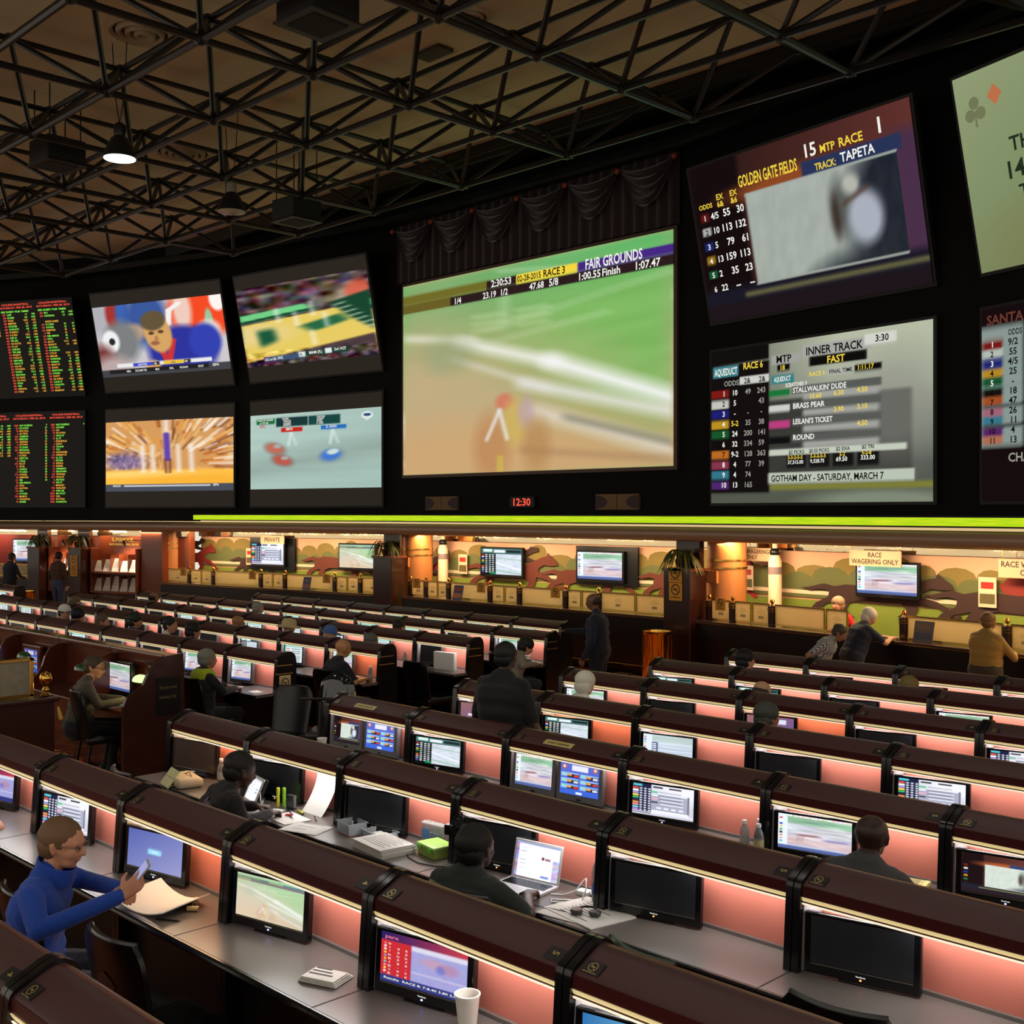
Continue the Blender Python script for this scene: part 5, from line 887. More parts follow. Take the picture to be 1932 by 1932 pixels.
def flat(name, pts, d, m, parent, k):
    """a thin painted shape, 3 mm thick, on facet k at depth d"""
    cl = []
    for p_ in pts:
        if not cl or (abs(p_[0] - cl[-1][0]) + abs(p_[1] - cl[-1][1])) > 1e-4: cl.append(p_)
    pts = cl; n = len(pts); tri = tessellate_polygon([[Vector((a, z, 0)) for a, z in pts]]); q = MB(); fs = []
    for a, b, c in tri:
        (x0, z0), (x1, z1), (x2, z2) = pts[a], pts[b], pts[c]
        fs.append((a, b, c) if (x1 - x0) * (z2 - z0) - (z1 - z0) * (x2 - x0) > 0 else (a, c, b))
    q.add([(a, d, z) for a, z in pts] + [(a, d + 0.003, z) for a, z in pts], fs + [(n + a, n + c, n + b) for a, b, c in fs])
    o = q.obj(name, m, parent); o.matrix_basis = facet(*FAC[k]); return o
def mural(k, L):
    w_ = bpy.data.objects['wall_back_%d' % k]; rr = random.Random(k * 5)
    flat('mural_track', [(-0.28, -0.2), (L + 0.28, -0.2), (L + 0.28, 1.38), (-0.28, 1.38)], 1.596, M_TRACK, w_, k)
    for m, base, amp, d in ((M_TREE1, 1.72, 0.22, 1.588), (M_TREE2, 1.52, 0.18, 1.580)):
        pts = [(-0.28, 1.30)]; n = 0; x = -0.28; top = []
        while x < L + 0.28:
            wd = 0.35 + 0.5 * rr.random(); h = base + amp * rr.random()
            for i in range(7): t = PI * (1 - i / 6); top.append((x + wd / 2 + wd / 2 * math.cos(t), h + 0.16 * math.sin(t)))
            x += wd
        top = [p for p in top if p[0] < L + 0.28]; pts = [(-0.28, 1.30)] + top + [(L + 0.28, 1.5), (L + 0.28, 1.30)]; flat('mural_trees', pts, d, m, w_, k)
    flat('mural_fence', [(-0.28, 1.36), (L + 0.28, 1.36), (L + 0.28, 1.43), (-0.28, 1.43)], 1.572, M_FENCE, w_, k)
    flat('mural_grass', [(-0.28, -0.2), (L + 0.28, -0.2), (L + 0.28, 1.26), (-0.28, 1.26)], 1.564, M_GRASS, w_, k)
def horses(k, lst):
    w_ = bpy.data.objects['wall_back_%d' % k]
    for n, (x, z, s, h, m, jm) in enumerate(lst):
        if jm is not None: flat('mural_jockey', [(x + a * s, z + b * h) for a, b in JOCK], 1.556 - 0.010 * n, M_HORSE[jm], w_, k)
        flat('mural_horse', [(x + a * s, z + b * h) for a, b in HORSE], 1.551 - 0.010 * n, M_HORSE[m], w_, k)
for k in (1, 2, 3, 4): mural(k, 8.4)
horses(1, [(-1.9, 1.02, 2.3, 1.05, 2, 1), (1.1, 1.0, 2.2, 0.95, 1, None), (4.0, 1.02, 2.5, 1.05, 0, None), (6.6, 1.0, 2.3, 0.95, 1, None)])
horses(2, [(-1.2, 1.0, 1.6, 1.0, 2, None), (1.0, 1.0, 2.9, 1.05, 0, 1), (3.5, 1.0, 2.5, 0.95, 0, None), (6.2, 1.0, 2.3, 1.0, 0, None)])
horses(3, [(-1.7, 1.05, 2.0, 1.1, 3, 3), (1.6, 1.0, 2.9, 0.95, 1, None), (4.1, 0.95, 2.9, 1.05, 1, 2)])
M_FROST = mat('frosted_glass', rgb(240, 222, 176), 0.55, noise=0.10, nscale=4)
_nt = M_FROST.node_tree; _tl = _nt.nodes.new('ShaderNodeBsdfTranslucent'); _tl.inputs['Color'].default_value = (*rgb(246, 232, 196), 1); _ms = _nt.nodes.new('ShaderNodeMixShader'); _ms.inputs[0].default_value = 0.7
_nt.links.new(_nt.nodes['Principled BSDF'].outputs[0], _ms.inputs[1]); _nt.links.new(_tl.outputs[0], _ms.inputs[2]); _nt.links.new(_ms.outputs[0], _nt.nodes['Material Output'].inputs[0])
M_CTOP = mat('counter_granite', rgb(60, 40, 34), 0.2, spec=0.6)
def counter(k, a0, a1, posts, panes, label):
    t = thing('teller_counter', label, 'counter', (*FAC[k][0], -0.23), fang(*FAC[k]))
    q = MB(); q.box(a0, a1, 0.10, 0.42, 0.0, 1.06); q.box(a0, a1, 0.16, 0.42, 0.0, 0.1); q.obj('body', mat('counter_black', rgb(16, 11, 10), 0.3), t)
    q = MB(); q.bbox(a0 - 0.02, a1 + 0.02, 0.0, 0.50, 1.06, 1.12, 0.02); q.obj('ledge', M_CTOP, t)
    q = MB(); q.tube([(a0, 0.08, 0.16), (a1, 0.08, 0.16)], 0.025, 8); q.obj('foot_rail', M_BRASS, t, True)
    q = MB(); q.box(a0 - 0.02, a1 + 0.02, -0.003, 0.004, 1.075, 1.085); q.obj('brass_trim', M_BRASS, t)
    for a in posts:
        q = MB(); q.bbox(a - 0.055, a + 0.055, 0.25, 0.36, 1.12, 1.46, 0.012, seg=1); p = q.obj('post', M_DWOOD, t)
        q = MB(); q.box(a - 0.058, a + 0.058, 0.247, 0.363, 1.40, 1.42); q.box(a - 0.058, a + 0.058, 0.247, 0.363, 1.36, 1.375); q.obj('brass_bands', M_BRASS, p)
        q = MB(); q.lathe([(0.012, 0), (0.03, 0.01), (0.014, 0.025), (0.03, 0.045), (0.042, 0.075), (0.03, 0.105), (0.004, 0.118)], 12, (a, 0.305, 1.46)); q.obj('ball_finial', M_BRASS, p, True)
    for a, b in panes:
        q = MB(); q.box(a + 0.03, b - 0.03, 0.295, 0.307, 1.15, 1.47); p = q.obj('frosted_pane', M_FROST, t)
        q = MB(); q.box(a + 0.015, b - 0.015, 0.288, 0.314, 1.47, 1.49); q.box(a + 0.015, b - 0.015, 0.288, 0.314, 1.13, 1.15); q.box(a + 0.015, a + 0.03, 0.288, 0.314, 1.15, 1.47); q.box(b - 0.03, b - 0.015, 0.288, 0.314, 1.15, 1.47); q.obj('brass_frame', M_BRASS, p)
        if b - a < 0.95:
            q = MB(); n = 6; cx = (a + b) / 2
            for i in range(n): th_ = PI * (0.15 + 0.7 * i / (n - 1)); q.add([(cx, 0.292, 1.29), (cx + 0.10 * math.cos(th_ - 0.06), 0.292, 1.29 + 0.10 * math.sin(th_ - 0.06)), (cx + 0.10 * math.cos(th_ + 0.06), 0.292, 1.29 + 0.10 * math.sin(th_ + 0.06))], [(0, 1, 2)])
            q.box(cx - 0.06, cx + 0.06, 0.291, 0.294, 1.22, 1.27); q.obj('etched_crest', mat('etched_frost', rgb(206, 184, 130), 0.7), p)
    return t
counter(1, -0.15, 8.0, [0.84, 1.83, 3.70, 4.60, 6.36, 7.21], [(-0.1, 0.80), (0.88, 1.34), (1.34, 1.79), (1.87, 3.65), (3.75, 4.15), (4.15, 4.56), (4.65, 6.31), (6.40, 6.78), (6.78, 7.17), (7.26, 7.95)], 'long teller counter with frosted panes below the private sign')
counter(2, 0.35, 8.0, [0.42, 0.98, 1.75, 3.09, 3.98, 5.29, 6.17], [(0.46, 0.94), (1.02, 1.38), (1.38, 1.71), (1.80, 3.04), (3.14, 3.53), (3.53, 3.94), (4.03, 5.24), (5.34, 5.72), (5.72, 6.12), (6.22, 7.1), (7.1, 8.0)], 'long teller counter with frosted panes below the two middle televisions')
counter(3, 0.35, 8.2, [0.40, 0.97, 1.87, 4.47, 6.15, 7.2], [(0.45, 0.93), (1.01, 1.42), (1.42, 1.83), (1.92, 3.0), (3.0, 3.45), (4.52, 6.10), (6.20, 6.65), (6.65, 7.15), (7.25, 8.2)], 'long teller counter with frosted panes below the race wagering signs')
counter(0, -2.6, 3.2, [1.3, 2.2, 3.0], [(1.35, 2.15), (2.25, 2.95)], 'far teller counter by the red wall')
q = MB(); q.M = facet(*FAC[0]); q.box(-3.0, 3.05, 0.66, 0.74, -0.23, 2.13); o = q.obj('red_wall_panel', M_RED); o['kind'] = 'structure'; o.name = 'wall_red'
# warm lights inside the teller area, behind the beam
for k in (0, 1, 2, 3, 4):
    for i in range(4):
        l = bpy.data.lights.new('teller_downlight', 'AREA'); l.shape = 'RECTANGLE'; l.size = 1.5; l.size_y = 0.25; l.energy = 60 if k else 26; l.color = (1.0, 0.72, 0.42)
        o = bpy.data.objects.new('teller_downlight', l); COL.objects.link(o); o.location = fpt(*FAC[k], 1.05 + 2.1 * i, 0.62 if k else 0.35, 2.27); o.rotation_euler = (R(16 if k else 22), 0, fang(*FAC[k]))
def teller_tv(k, a, z, W_, H_, kind, label, box=None, d=1.42):
    t = thing('wall_television', label, 'television', fpt(*FAC[k], a, d, z), fang(*FAC[k])); B_ = 0.04
    q = MB(); q.bbox(-B_, W_ + B_, 0.0, 0.07, -B_ * 1.6, H_ + B_, 0.008, seg=1); q.obj('bezel', M_BEZEL, t); q = MB(); q.box(W_ * 0.3, W_ * 0.7, 0.07, 0.20 - (d - 1.42), 0.1, H_ - 0.1); q.obj('wall_bracket', M_BEZEL, t)
    inst('screen', scr_mesh(kind, W_, H_, 1.2), t, (0, -0.003, 0))
    if box:
        q = MB(); q.box(-box[0], W_ + box[1], 0.08, 0.13, -box[2], H_ + box[3]); q.obj('backboard', M_BLACK, t)
teller_tv(1, 2.06, 1.40, 1.26, 0.56, 'grid', 'wall television with a blue odds table under the private sign', (0.16, 0.35, 0.16, 0.15))
teller_tv(1, 5.40, 1.40, 1.22, 0.58, 'fairp', 'wall television showing a pale green race track beside a hanging plant')
teller_tv(2, 1.62, 1.40, 1.30, 0.58, 'tote', 'wall television with a green-edged odds table on the horse mural')
teller_tv(2, 4.60, 1.41, 1.22, 0.56, 'race', 'wall television showing race horses on a black backboard', (0.12, 0.35, 0.12, 0.13))
teller_tv(3, 2.75, 1.46, 1.16, 0.50, 'race', 'wall television showing race horses behind the red-shirted teller')
teller_tv(0, 1.95, 1.35, 1.15, 0.62, 'paint' if False else 'race', 'wall television on the red wall', None, 0.50)
M_SIGN = mat('sign_cream', rgb(176, 146, 116), 0.5)
def sign(k, a, z, W_, H_, lines, label, d=1.2, th=None):
    t = thing('hanging_sign', label, 'sign', fpt(*FAC[k], a, d, z), fang(*FAC[k])); q = MB(); q.box(0, W_, 0, 0.02, 0, H_); q.obj('board', M_SIGN, t); n = len(lines); lh = H_ / (n + 0.35)
    q = MB()
    for x in (0.06, W_ - 0.06): q.tube([(x, 0.01, H_), (x, 0.01, 2.30 - z)], 0.006, 5)
    q.obj('hanger_wires', M_BRASS, t)
    for i, s_ in enumerate(lines):
        q = MB(); text_into(q, s_, W_ / 2, H_ - lh * (i + 1.0), lh * 0.70, -0.003, None, 'c', 0, W_ * 0.92); q.obj('sign_lettering', mat('sign_ink', rgb(50, 24, 22), 0.7), t)
sign(1, 2.55, 1.96, 0.92, 0.22, ['PRIVATE'], 'cream sign reading PRIVATE above the blue odds television', 1.30)
sign(3, 0.02, 1.92, 0.98, 0.24, ['RACE WAGERING', 'ONLY'], 'cream sign reading RACE WAGERING ONLY beside the maple column', 1.28)
sign(3, 2.68, 1.92, 1.02, 0.26, ['RACE', 'WAGERING ONLY'], 'cream sign reading RACE WAGERING ONLY over the television of race horses', 1.30)
sign(3, 5.40, 1.84, 1.02, 0.28, ['RACE WAGERING', 'ONLY'], 'cream sign reading RACE WAGERING ONLY beside the crouching jockey mural', 1.30)
# columns at the wall corners
def column(k, a, w_, label, top=2.29, plant=True, d0=-0.10, cyl=None):
    t = thing('wood_column', label, 'column', (*FAC[k][0], -0.23), fang(*FAC[k]))
    q = MB(); q.bbox(a, a + w_, d0, d0 + 0.5, 0, 2.0, 0.015, seg=1); q.obj('shaft', M_DWOOD, t); q = MB(); q.box(a - 0.02, a + w_ + 0.02, d0 - 0.02, d0 + 0.52, 1.98, 2.03); q.obj('cap_ledge', M_WOOD, t)
    q = MB(); q.box(a - 0.03, a + w_ + 0.03, d0 - 0.03, d0 + 0.5, 0, 0.14); q.obj('base', M_DWOOD, t); q = MB(); q.box(a + 0.04, a + w_ - 0.04, d0 + 0.34, d0 + 0.48, 2.03, 2.52); q.obj('neck', M_DWOOD, t)
    return t
def rnd_column(k, a, r, d, label):
    t = thing('maple_column', label, 'column', fpt(*FAC[k], a, d, -0.23), fang(*FAC[k]))
    q = MB(); q.lathe([(r, 0), (r, 2.53)], 28); q.obj('shaft', M_LWOOD, t, True)
    q = MB(); q.lathe([(r + 0.012, 2.16), (r + 0.012, 2.19)], 28); q.obj('band', M_BRASS, t, True); q = MB(); q.lathe([(r + 0.012, 2.02), (r + 0.012, 2.05)], 28); q.obj('lower_band', M_BRASS, t, True)
    q = MB(); q.box(-0.16, 0.12, -r - 0.03, -r + 0.05, 1.76, 1.98); p = q.obj('notice_frame', M_LWOOD, t); q = MB(); q.box(-0.14, 0.10, -r - 0.034, -r - 0.03, 1.78, 1.96); q.obj('notice_panel', mat('notice_wood', rgb(190, 120, 60), 0.4), p)
column(1, 7.98, 0.58, 'dark mahogany column between the first and second teller counters'); column(2, 8.06, 0.60, 'dark mahogany column between the second and third teller counters')
rnd_column(2, 0.02, 0.36, 0.85, 'round maple column behind the first hanging plant'); rnd_column(3, 0.30, 0.36, 0.85, 'round maple column beside the race wagering sign'); rnd_column(1, -0.55, 0.34, 0.75, 'round maple column at the left end of the first counter')
column(0, 3.25, 0.50, 'dark mahogany column left of the newspaper racks'); column(0, 4.92, 0.52, 'dark mahogany column between the two newspaper racks')
def plant(k, a, z, label, s=1.0, d=0.06):
    t = thing('potted_plant', label, 'plant', fpt(*FAC[k], a, d, z), random.random()); q = MB(); q.lathe([(0.09, 0), (0.12, 0.10), (0.125, 0.16), (0.11, 0.16)], 14); q.obj('pot', M_DWOOD, t, True); rr = random.Random(int(a * 10 + k))
    for i in range(46):
        an = rr.random() * 2 * PI; L = (0.28 + 0.25 * rr.random()) * s; q = MB(); up = 0.10 + 0.16 * rr.random(); pts = []; m = 6
        for j in range(m + 1):
            u = j / m; rad = L * u; zz = 0.15 + up * math.sin(u * PI * 0.9) - 0.42 * s * max(0, u - 0.25) ** 1.5; wd = 0.020 * math.sin(PI * min(1, 0.12 + u * 0.85))
            px, py = rad * math.cos(an), rad * math.sin(an); pts.append((px - wd * math.sin(an), py + wd * math.cos(an), zz)); pts.append((px + wd * math.sin(an), py - wd * math.cos(an), zz + 0.004))
        q.add(pts, [(2 * j, 2 * j + 1, 2 * j + 3, 2 * j + 2) for j in range(m)]); q.obj('leaf', mat('leaf_green_%d' % (i % 3), [rgb(86, 96, 34), rgb(52, 70, 26), rgb(120, 116, 50)][i % 3], 0.5), t, True)
plant(1, 8.27, 1.80, 'arching green plant on the column by the race track television'); plant(2, 8.36, 1.80, 'arching green plant on the column with two no-smoking notices', 1.15); plant(0, 3.55, 1.80, 'arching green plant on the column by the red wall'); plant(0, 5.18, 1.80, 'arching green plant on the column between the newspaper racks')
def notice(k, a, z, W_, H_, d, col, label, r=0.10):
    t = thing('no_smoking_notice', label, 'notice', fpt(*FAC[k], a, d, z), fang(*FAC[k])); q = MB(); q.box(0, W_, 0, 0.008, 0, H_); q.obj('card', mat('notice_%d' % col[0], col, 0.6), t); cx, cz = W_ / 2, H_ * 0.62; q = MB(); n = 20; vs = []; fs = []
    r = min(r, W_ * 0.36)
    for i in range(n):
        th_ = 2 * PI * i / n
        for rr in (r, r * 0.8): vs.append((cx + rr * math.cos(th_), -0.002, cz + rr * math.sin(th_)))
    for i in range(n): fs.append((2 * i, 2 * ((i + 1) % n), 2 * ((i + 1) % n) + 1, 2 * i + 1))
    q.add(vs, fs); e = r * 0.62; q.add([(cx - e, -0.0022, cz + e - .01), (cx - e + .01, -0.0022, cz + e), (cx + e, -0.0022, cz - e + .01), (cx + e - .01, -0.0022, cz - e)], [(0, 1, 2, 3)]); q.box(cx - r * .55, cx + r * .45, -0.003, -0.001, cz - r * .1, cz + r * .12); q.obj('ban_symbol', M_BLACK, t)
    q = MB(); text_into(q, 'NO SMOKING', cx, H_ * 0.14, H_ * 0.09, -0.002, None, 'c', 0, W_ * 0.8); q.obj('notice_lettering', M_BLACK, t)
YC, GC = rgb(226, 160, 50), rgb(150, 130, 108)
notice(2, 8.20, 1.55, 0.30, 0.27, -0.12, YC, 'yellow no-smoking notice on the dark column by the brass bin'); notice(2, 8.21, 1.22, 0.29, 0.32, -0.12, GC, 'grey no-smoking notice on the dark column by the brass bin')
notice(0, 5.05, 1.30, 0.28, 0.27, -0.12, YC, 'yellow no-smoking notice on the column between the newspaper racks'); notice(0, 5.05, 0.98, 0.28, 0.31, -0.12, GC, 'grey no-smoking notice on the column between the newspaper racks')
for k, a, g in ((1, 0.55, 0.25), (1, 3.35, 0.26), (1, 6.05, 0.26), (2, 0.62, 0.26), (2, 2.78, 0.26), (2, 4.98, 0.26), (3, 0.66, 0.24)):
    notice(k, a - 0.1, 1.07, g, 0.22, 0.285, GC, {(1, 0.55): 'brown no-smoking card on the pane by the first maple column', (1, 3.35): 'brown no-smoking card on the pane left of the private television', (1, 6.05): 'brown no-smoking card on the pane right of the private television', (2, 0.62): 'brown no-smoking card on the pane by the middle maple column', (2, 2.78): 'brown no-smoking card on the pane under the odds table television', (2, 4.98): 'brown no-smoking card on the pane under the race horse television', (3, 0.66): 'brown no-smoking card on the pane below the race wagering sign'}[k, a], 0.07)
# ribbons of small things on the counters
def card(k, a, z, W_, H_, d, cols, label, name='leaflet_holder', cat='leaflet', lean=-12):
    t = thing(name, label, cat, fpt(*FAC[k], a, d, z), fang(*FAC[k])); t.rotation_euler = (R(lean), 0, fang(*FAC[k])); q = MB(); q.box(0, W_, 0, 0.01, 0, H_); q.obj('leaflet', mat('leaflet_%d_%d' % (int(cols[0][0] * 999), int(cols[1][0] * 999)), cols[0], 0.4), t)
    q = MB(); q.box(W_ * .08, W_ * .92, -0.003, 0, H_ * 0.12, H_ * 0.45); q.obj('leaflet_picture', mat('leafpic_%d' % int(cols[1][0] * 999), cols[1], 0.4, noise=0.5, nscale=30), t); q = MB(); q.box(W_ * .15, W_ * .85, -0.003, 0, H_ * 0.62, H_ * 0.84); q.obj('leaflet_title', mat('leaftitle_%d' % int(cols[2][0] * 999), cols[2], 0.4), t)
R_, NV, OR, CR, GY_ = rgb(170, 40, 34), rgb(60, 66, 110), rgb(190, 110, 50), rgb(210, 180, 150), rgb(90, 80, 50)
card(1, 5.35, 0.89, 0.27, 0.32, 0.16, (NV, rgb(150, 90, 80), rgb(120, 90, 110)), 'dark picture leaflet on the first teller counter'); card(2, 2.02, 0.89, 0.30, 0.32, 0.16, (rgb(60, 70, 110), OR, R_), 'blue and orange picture leaflet on the middle teller counter'); card(3, 4.72, 0.89, 0.33, 0.32, 0.16, (rgb(110, 96, 88), rgb(80, 80, 96), rgb(130, 100, 70)), 'grey picture leaflet leaning on the counter beside the grey-haired man')
for k, a, lab in ((1, 1.75, 'tall racing leaflet hanging on the mural by the red horse'), (2, 0.75, 'tall racing leaflet hanging on the mural by the white pillar'), (3, 0.05, 'tall racing leaflet hanging on the mural by the red jockey'), (3, 4.95, 'tall racing leaflet hanging on the mural by the dark horses')):
    card(k, a, 1.36, 0.30, 0.46, 1.490, (CR, GY_, R_), lab, 'racing_leaflet', 'leaflet', 0)
def mpillar(k, a, label):
    t = thing('white_pillar', label, 'pillar', fpt(*FAC[k], a, 1.3, -0.23), 0); q = MB(); q.lathe([(0.12, 0), (0.12, 2.16), (0.05, 2.36), (0.05, 2.53)], 20); q.obj('shaft', mat('pillar_cream', rgb(226, 196, 160), 0.5), t, True); q = MB(); q.lathe([(0.124, 1.93), (0.124, 2.06)], 20); q.obj('band', mat('pillar_band', rgb(130, 110, 110), 0.4), t, True); q = MB(); q.ell((0, 0, 2.32), (0.10, 0.10, 0.09), 12, 8); q.obj('camera_dome', M_BLACK, t, True)
mpillar(2, 0.42, 'slim cream pillar with a black camera dome by the racing leaflet'); mpillar(3, 1.05, 'slim cream pillar with a black camera dome beside the race wagering sign')
# brass litter bins
def bin_(x, y, label, s=1.0):
    t = thing('brass_bin', label, 'bin', (x, y, floor_z(y))); q = MB(); n = 36; prof = []; vs = []; fs = []
    q.lathe([(0.24 * s, 0), (0.25 * s, 0.03), (0.25 * s, 0.86 * s), (0.262 * s, 0.88 * s), (0.262 * s, 0.93 * s), (0.235 * s, 0.93 * s), (0.22 * s, 0.80 * s)], n); q.obj('body', M_BRASS, t, True)
    for i in range(10):
        a = 2 * PI * i / 10; q = MB(); q.tube([(0.25 * s * math.cos(a), 0.25 * s * math.sin(a), 0.03), (0.25 * s * math.cos(a), 0.25 * s * math.sin(a), 0.86 * s)], 0.012, 6); q.obj('rib', M_BRASS, t, True)
p = fpt(*FAC[2], 8.28, -0.55, 0); bin_(p[0], p[1], 'tall ribbed brass litter bin at the foot of the dark column'); bin_(-31.3, 12.7, 'ribbed brass litter bin left of the man in brown', 0.95)
q = MB(); q.bbox(-1.9, 1.9, -0.10, 0.10, 0.72, 0.95, 0.02, seg=1)
# newspaper racks left
def rack(k, a0, a1, z0, z1, label, sgn=None):
    t = thing('newspaper_rack', label, 'rack', (*FAC[k][0], 0), fang(*FAC[k])); w_ = a1 - a0
    q = MB(); q.box(a0, a1, 0.55, 0.66, -0.23, 2.13); q.obj('back_board', M_WOOD, t); q = MB(); q.box(a0, a1, 0.25, 0.55, -0.23, z0 - 0.06); q.obj('plinth', M_DWOOD, t)
    for z in (z0 - 0.06, (z0 + z1) / 2 - 0.10): q = MB(); q.bbox(a0, a1, 0.16, 0.56, z, z + 0.05, 0.01, seg=1); q.obj('shelf', M_WOOD, t)
    for x in (a0, a1 - 0.05): q = MB(); q.bbox(x, x + 0.05, 0.18, 0.56, z0 - 0.06, z1, 0.01, seg=1); q.obj('side_board', M_WOOD, t)
    n = 5; dz = (z1 - z0) / 2
    for r_ in range(2):
        for i in range(n):
            x = a0 + 0.06 + (w_ - 0.12) * i / n; pw = (w_ - 0.12) / n * 0.86
            if i: q = MB(); q.box(x - 0.02, x - 0.005, 0.26, 0.55, z0 + r_ * dz, z0 + r_ * dz + dz * 0.72); q.obj('divider', M_WOOD, t)
    for r_ in range(2):
        for i in range(n):
            x = a0 + 0.06 + (w_ - 0.12) * i / n; pw = (w_ - 0.12) / n * 0.86; hh = dz * (0.62 + 0.12 * ((i * 7 + r_ * 3) % 3) / 2)
            s = thing('newspaper_stack', 'pile of white racing sheets in the %s' % label, 'papers', fpt(*FAC[k], x, 0.26, z0 + r_ * dz - (0.10 if r_ else 0.0) + 0.0), fang(*FAC[k]), 'racing sheets in the %s' % label); s.rotation_euler = (R(-22), 0, fang(*FAC[k]))
            q = MB(); q.box(0, pw, 0, 0.05, 0.0, hh); q.obj('sheets', mat('paper_white', rgb(236, 226, 216), 0.7), s); q = MB()
            for j in range(5): q.box(pw * 0.08, pw * (0.9 - 0.1 * (j % 3)), -0.002, 0, hh * (0.9 - j * 0.12), hh * (0.93 - j * 0.12))
            tag(q.obj('print_lines', mat('newsprint', rgb(150, 140, 136), 0.8), s), kind='stuff')
    return t
rack(0, 3.80, 4.90, 0.56, 1.80, 'rack behind the man in brown'); rack(0, 5.50, 7.30, 0.56, 1.78, 'rack under the gold lettering')
t = thing('wall_lettering', 'gold lettering SUPERBOOK RACE HANDICAPPING CENTER above the right newspaper rack', 'lettering', fpt(*FAC[0], 5.9, 0.53, 1.84), fang(*FAC[0])); GOLD = mat('gold_letters', rgb(236, 190, 90), 0.3, metal=0.6, emit=rgb(236, 180, 80), estr=0.25)
q = MB(); text_into(q, 'SUPERBOOK', 0.10, 0.13, 0.11, 0, 0.85); q.obj('name_line', GOLD, t); q = MB(); text_into(q, 'RACE HANDICAPPING CENTER', 0.0, 0.02, 0.06, 0, 1.15); q.obj('lower_line', GOLD, t)
for a in (4.4, 6.8):
    t = thing('picture_lamp', 'black swing-arm spot lamp over the newspaper rack %s' % ('behind the man in brown' if a < 5 else 'with the gold lettering'), 'lamp', fpt(*FAC[0], a, 0.55, 2.0), fang(*FAC[0])); q = MB(); q.tube([(0.4, 0, 0), (0.4, -0.25, 0.02), (0.0, -0.35, 0.0)], 0.012, 6); q.obj('arm', M_BLACK, t); q = MB(); q.cap((0, -0.35, 0.0), (0, -0.33, -0.12), 0.03, 0.045); q.obj('head', M_BLACK, t, True)
    l = bpy.data.lights.new('rack_light', 'SPOT'); l.energy = 75; l.spot_size = R(110); l.color = (1, 0.80, 0.58); l.shadow_soft_size = 0.1; lo = bpy.data.objects.new('rack_light', l); link(lo, t); lo.location = (0, -0.42, -0.12); lo.rotation_euler = (R(28), 0, 0)
# electrical wood panel right of the racks
q = MB(); q.M = facet(*FAC[0]); q.box(7.35, 8.15, 0.30, 0.70, -0.23, 2.29); o = q.obj('wall_wood_pier', M_WOOD); o['kind'] = 'structure'
# ---------------------------------------------------------------- people
PM = {}
def pmat(kind, c):
    return mat('%s_%d_%d_%d' % (kind, int(c[0] * 1000), int(c[1] * 1000), int(c[2] * 1000)), c, {'skin': 0.45, 'cloth': 0.85, 'hair': 0.6, 'shoe': 0.4}[kind], noise=0.12 if kind != 'skin' else 0.05, nscale=40, bump=0.9 if kind == 'cloth' else 0.0, bscale=13, sheen=0.15 if kind == 'cloth' else 0)
SK_L, SK_M, SK_D = rgb(214, 158, 126), rgb(158, 106, 74), rgb(70, 44, 34)
def plaid_mat():
    m = mat('plaid_shirt', rgb(150, 156, 160), 0.85); nt = m.node_tree; b = nt.nodes['Principled BSDF']; tc = nt.nodes.new('ShaderNodeTexCoord'); prev = None
    for ax, sc in (('X', 1), ('Z', 1), ('Y', 1)):
        wv = nt.nodes.new('ShaderNodeTexWave'); wv.bands_direction = ax; wv.inputs['Scale'].default_value = 14; nt.links.new(tc.outputs['Object'], wv.inputs[0]); r = nt.nodes.new('ShaderNodeValToRGB'); r.color_ramp.elements[0].position = 0.35; r.color_ramp.elements[0].color = (0.25, 0.28, 0.36, 1); r.color_ramp.elements[1].position = 0.5; r.color_ramp.elements[1].color = (1, 1, 1, 1); nt.links.new(wv.outputs['Color'], r.inputs[0])
        if prev is None: prev = r.outputs[0]
        elif ax != 'Y':
            mx = nt.nodes.new('ShaderNodeMix'); mx.data_type = 'RGBA'; mx.blend_type = 'MULTIPLY'; mx.inputs['Factor'].default_value = 1; nt.links.new(prev, mx.inputs['A']); nt.links.new(r.outputs[0], mx.inputs['B']); prev = mx.outputs['Result']
    mx = nt.nodes.new('ShaderNodeMix'); mx.data_type = 'RGBA'; mx.blend_type = 'MULTIPLY'; mx.inputs['Factor'].default_value = 1; nt.links.new(prev, mx.inputs['A']); mx.inputs['B'].default_value = (*rgb(206, 206, 200), 1); nt.links.new(mx.outputs['Result'], b.inputs['Base Color']); return m
def hand_prims(wr, direction, up, side, curl=0.5, s=1.0, grip=None):
    """palm, four fingers and a thumb; direction = along the hand, up = back of the hand, side +1/-1 puts the thumb"""
    d = Vector(direction).normalized(); u = Vector(up); u = (u - d * u.dot(d)).normalized(); r = d.cross(u) * side; out = []; W_ = Vector(wr)
    kn = W_ + d * 0.085 * s
    for k in range(4): out.append((W_ + r * (0.012 - 0.010 * k) * s, kn + r * (0.030 - 0.020 * k) * s, 0.017 * s, 0.0125 * s))
    for k, L in enumerate((0.072, 0.080, 0.074, 0.058)):
        b = kn + r * (0.030 - 0.020 * k) * s; c = curl + 0.06 * k; m = b + (d * math.cos(c) - u * math.sin(c)) * L * 0.5 * s; e = m + (d * math.cos(c * 2.1) - u * math.sin(c * 2.1)) * L * 0.5 * s
        out.append((b, m, 0.0098 * s, 0.009 * s)); out.append((m, e, 0.009 * s, 0.0075 * s))
    tb = W_ + d * 0.025 * s + r * 0.030 * s; tm = tb + (d * 0.6 + r * 0.7 - u * 0.25).normalized() * 0.042 * s; te = tm + (d * 0.85 + r * 0.1 - u * 0.35).normalized() * 0.032 * s
    out += [(tb, tm, 0.014 * s, 0.0105 * s), (tm, te, 0.0105 * s, 0.008 * s)]; return out
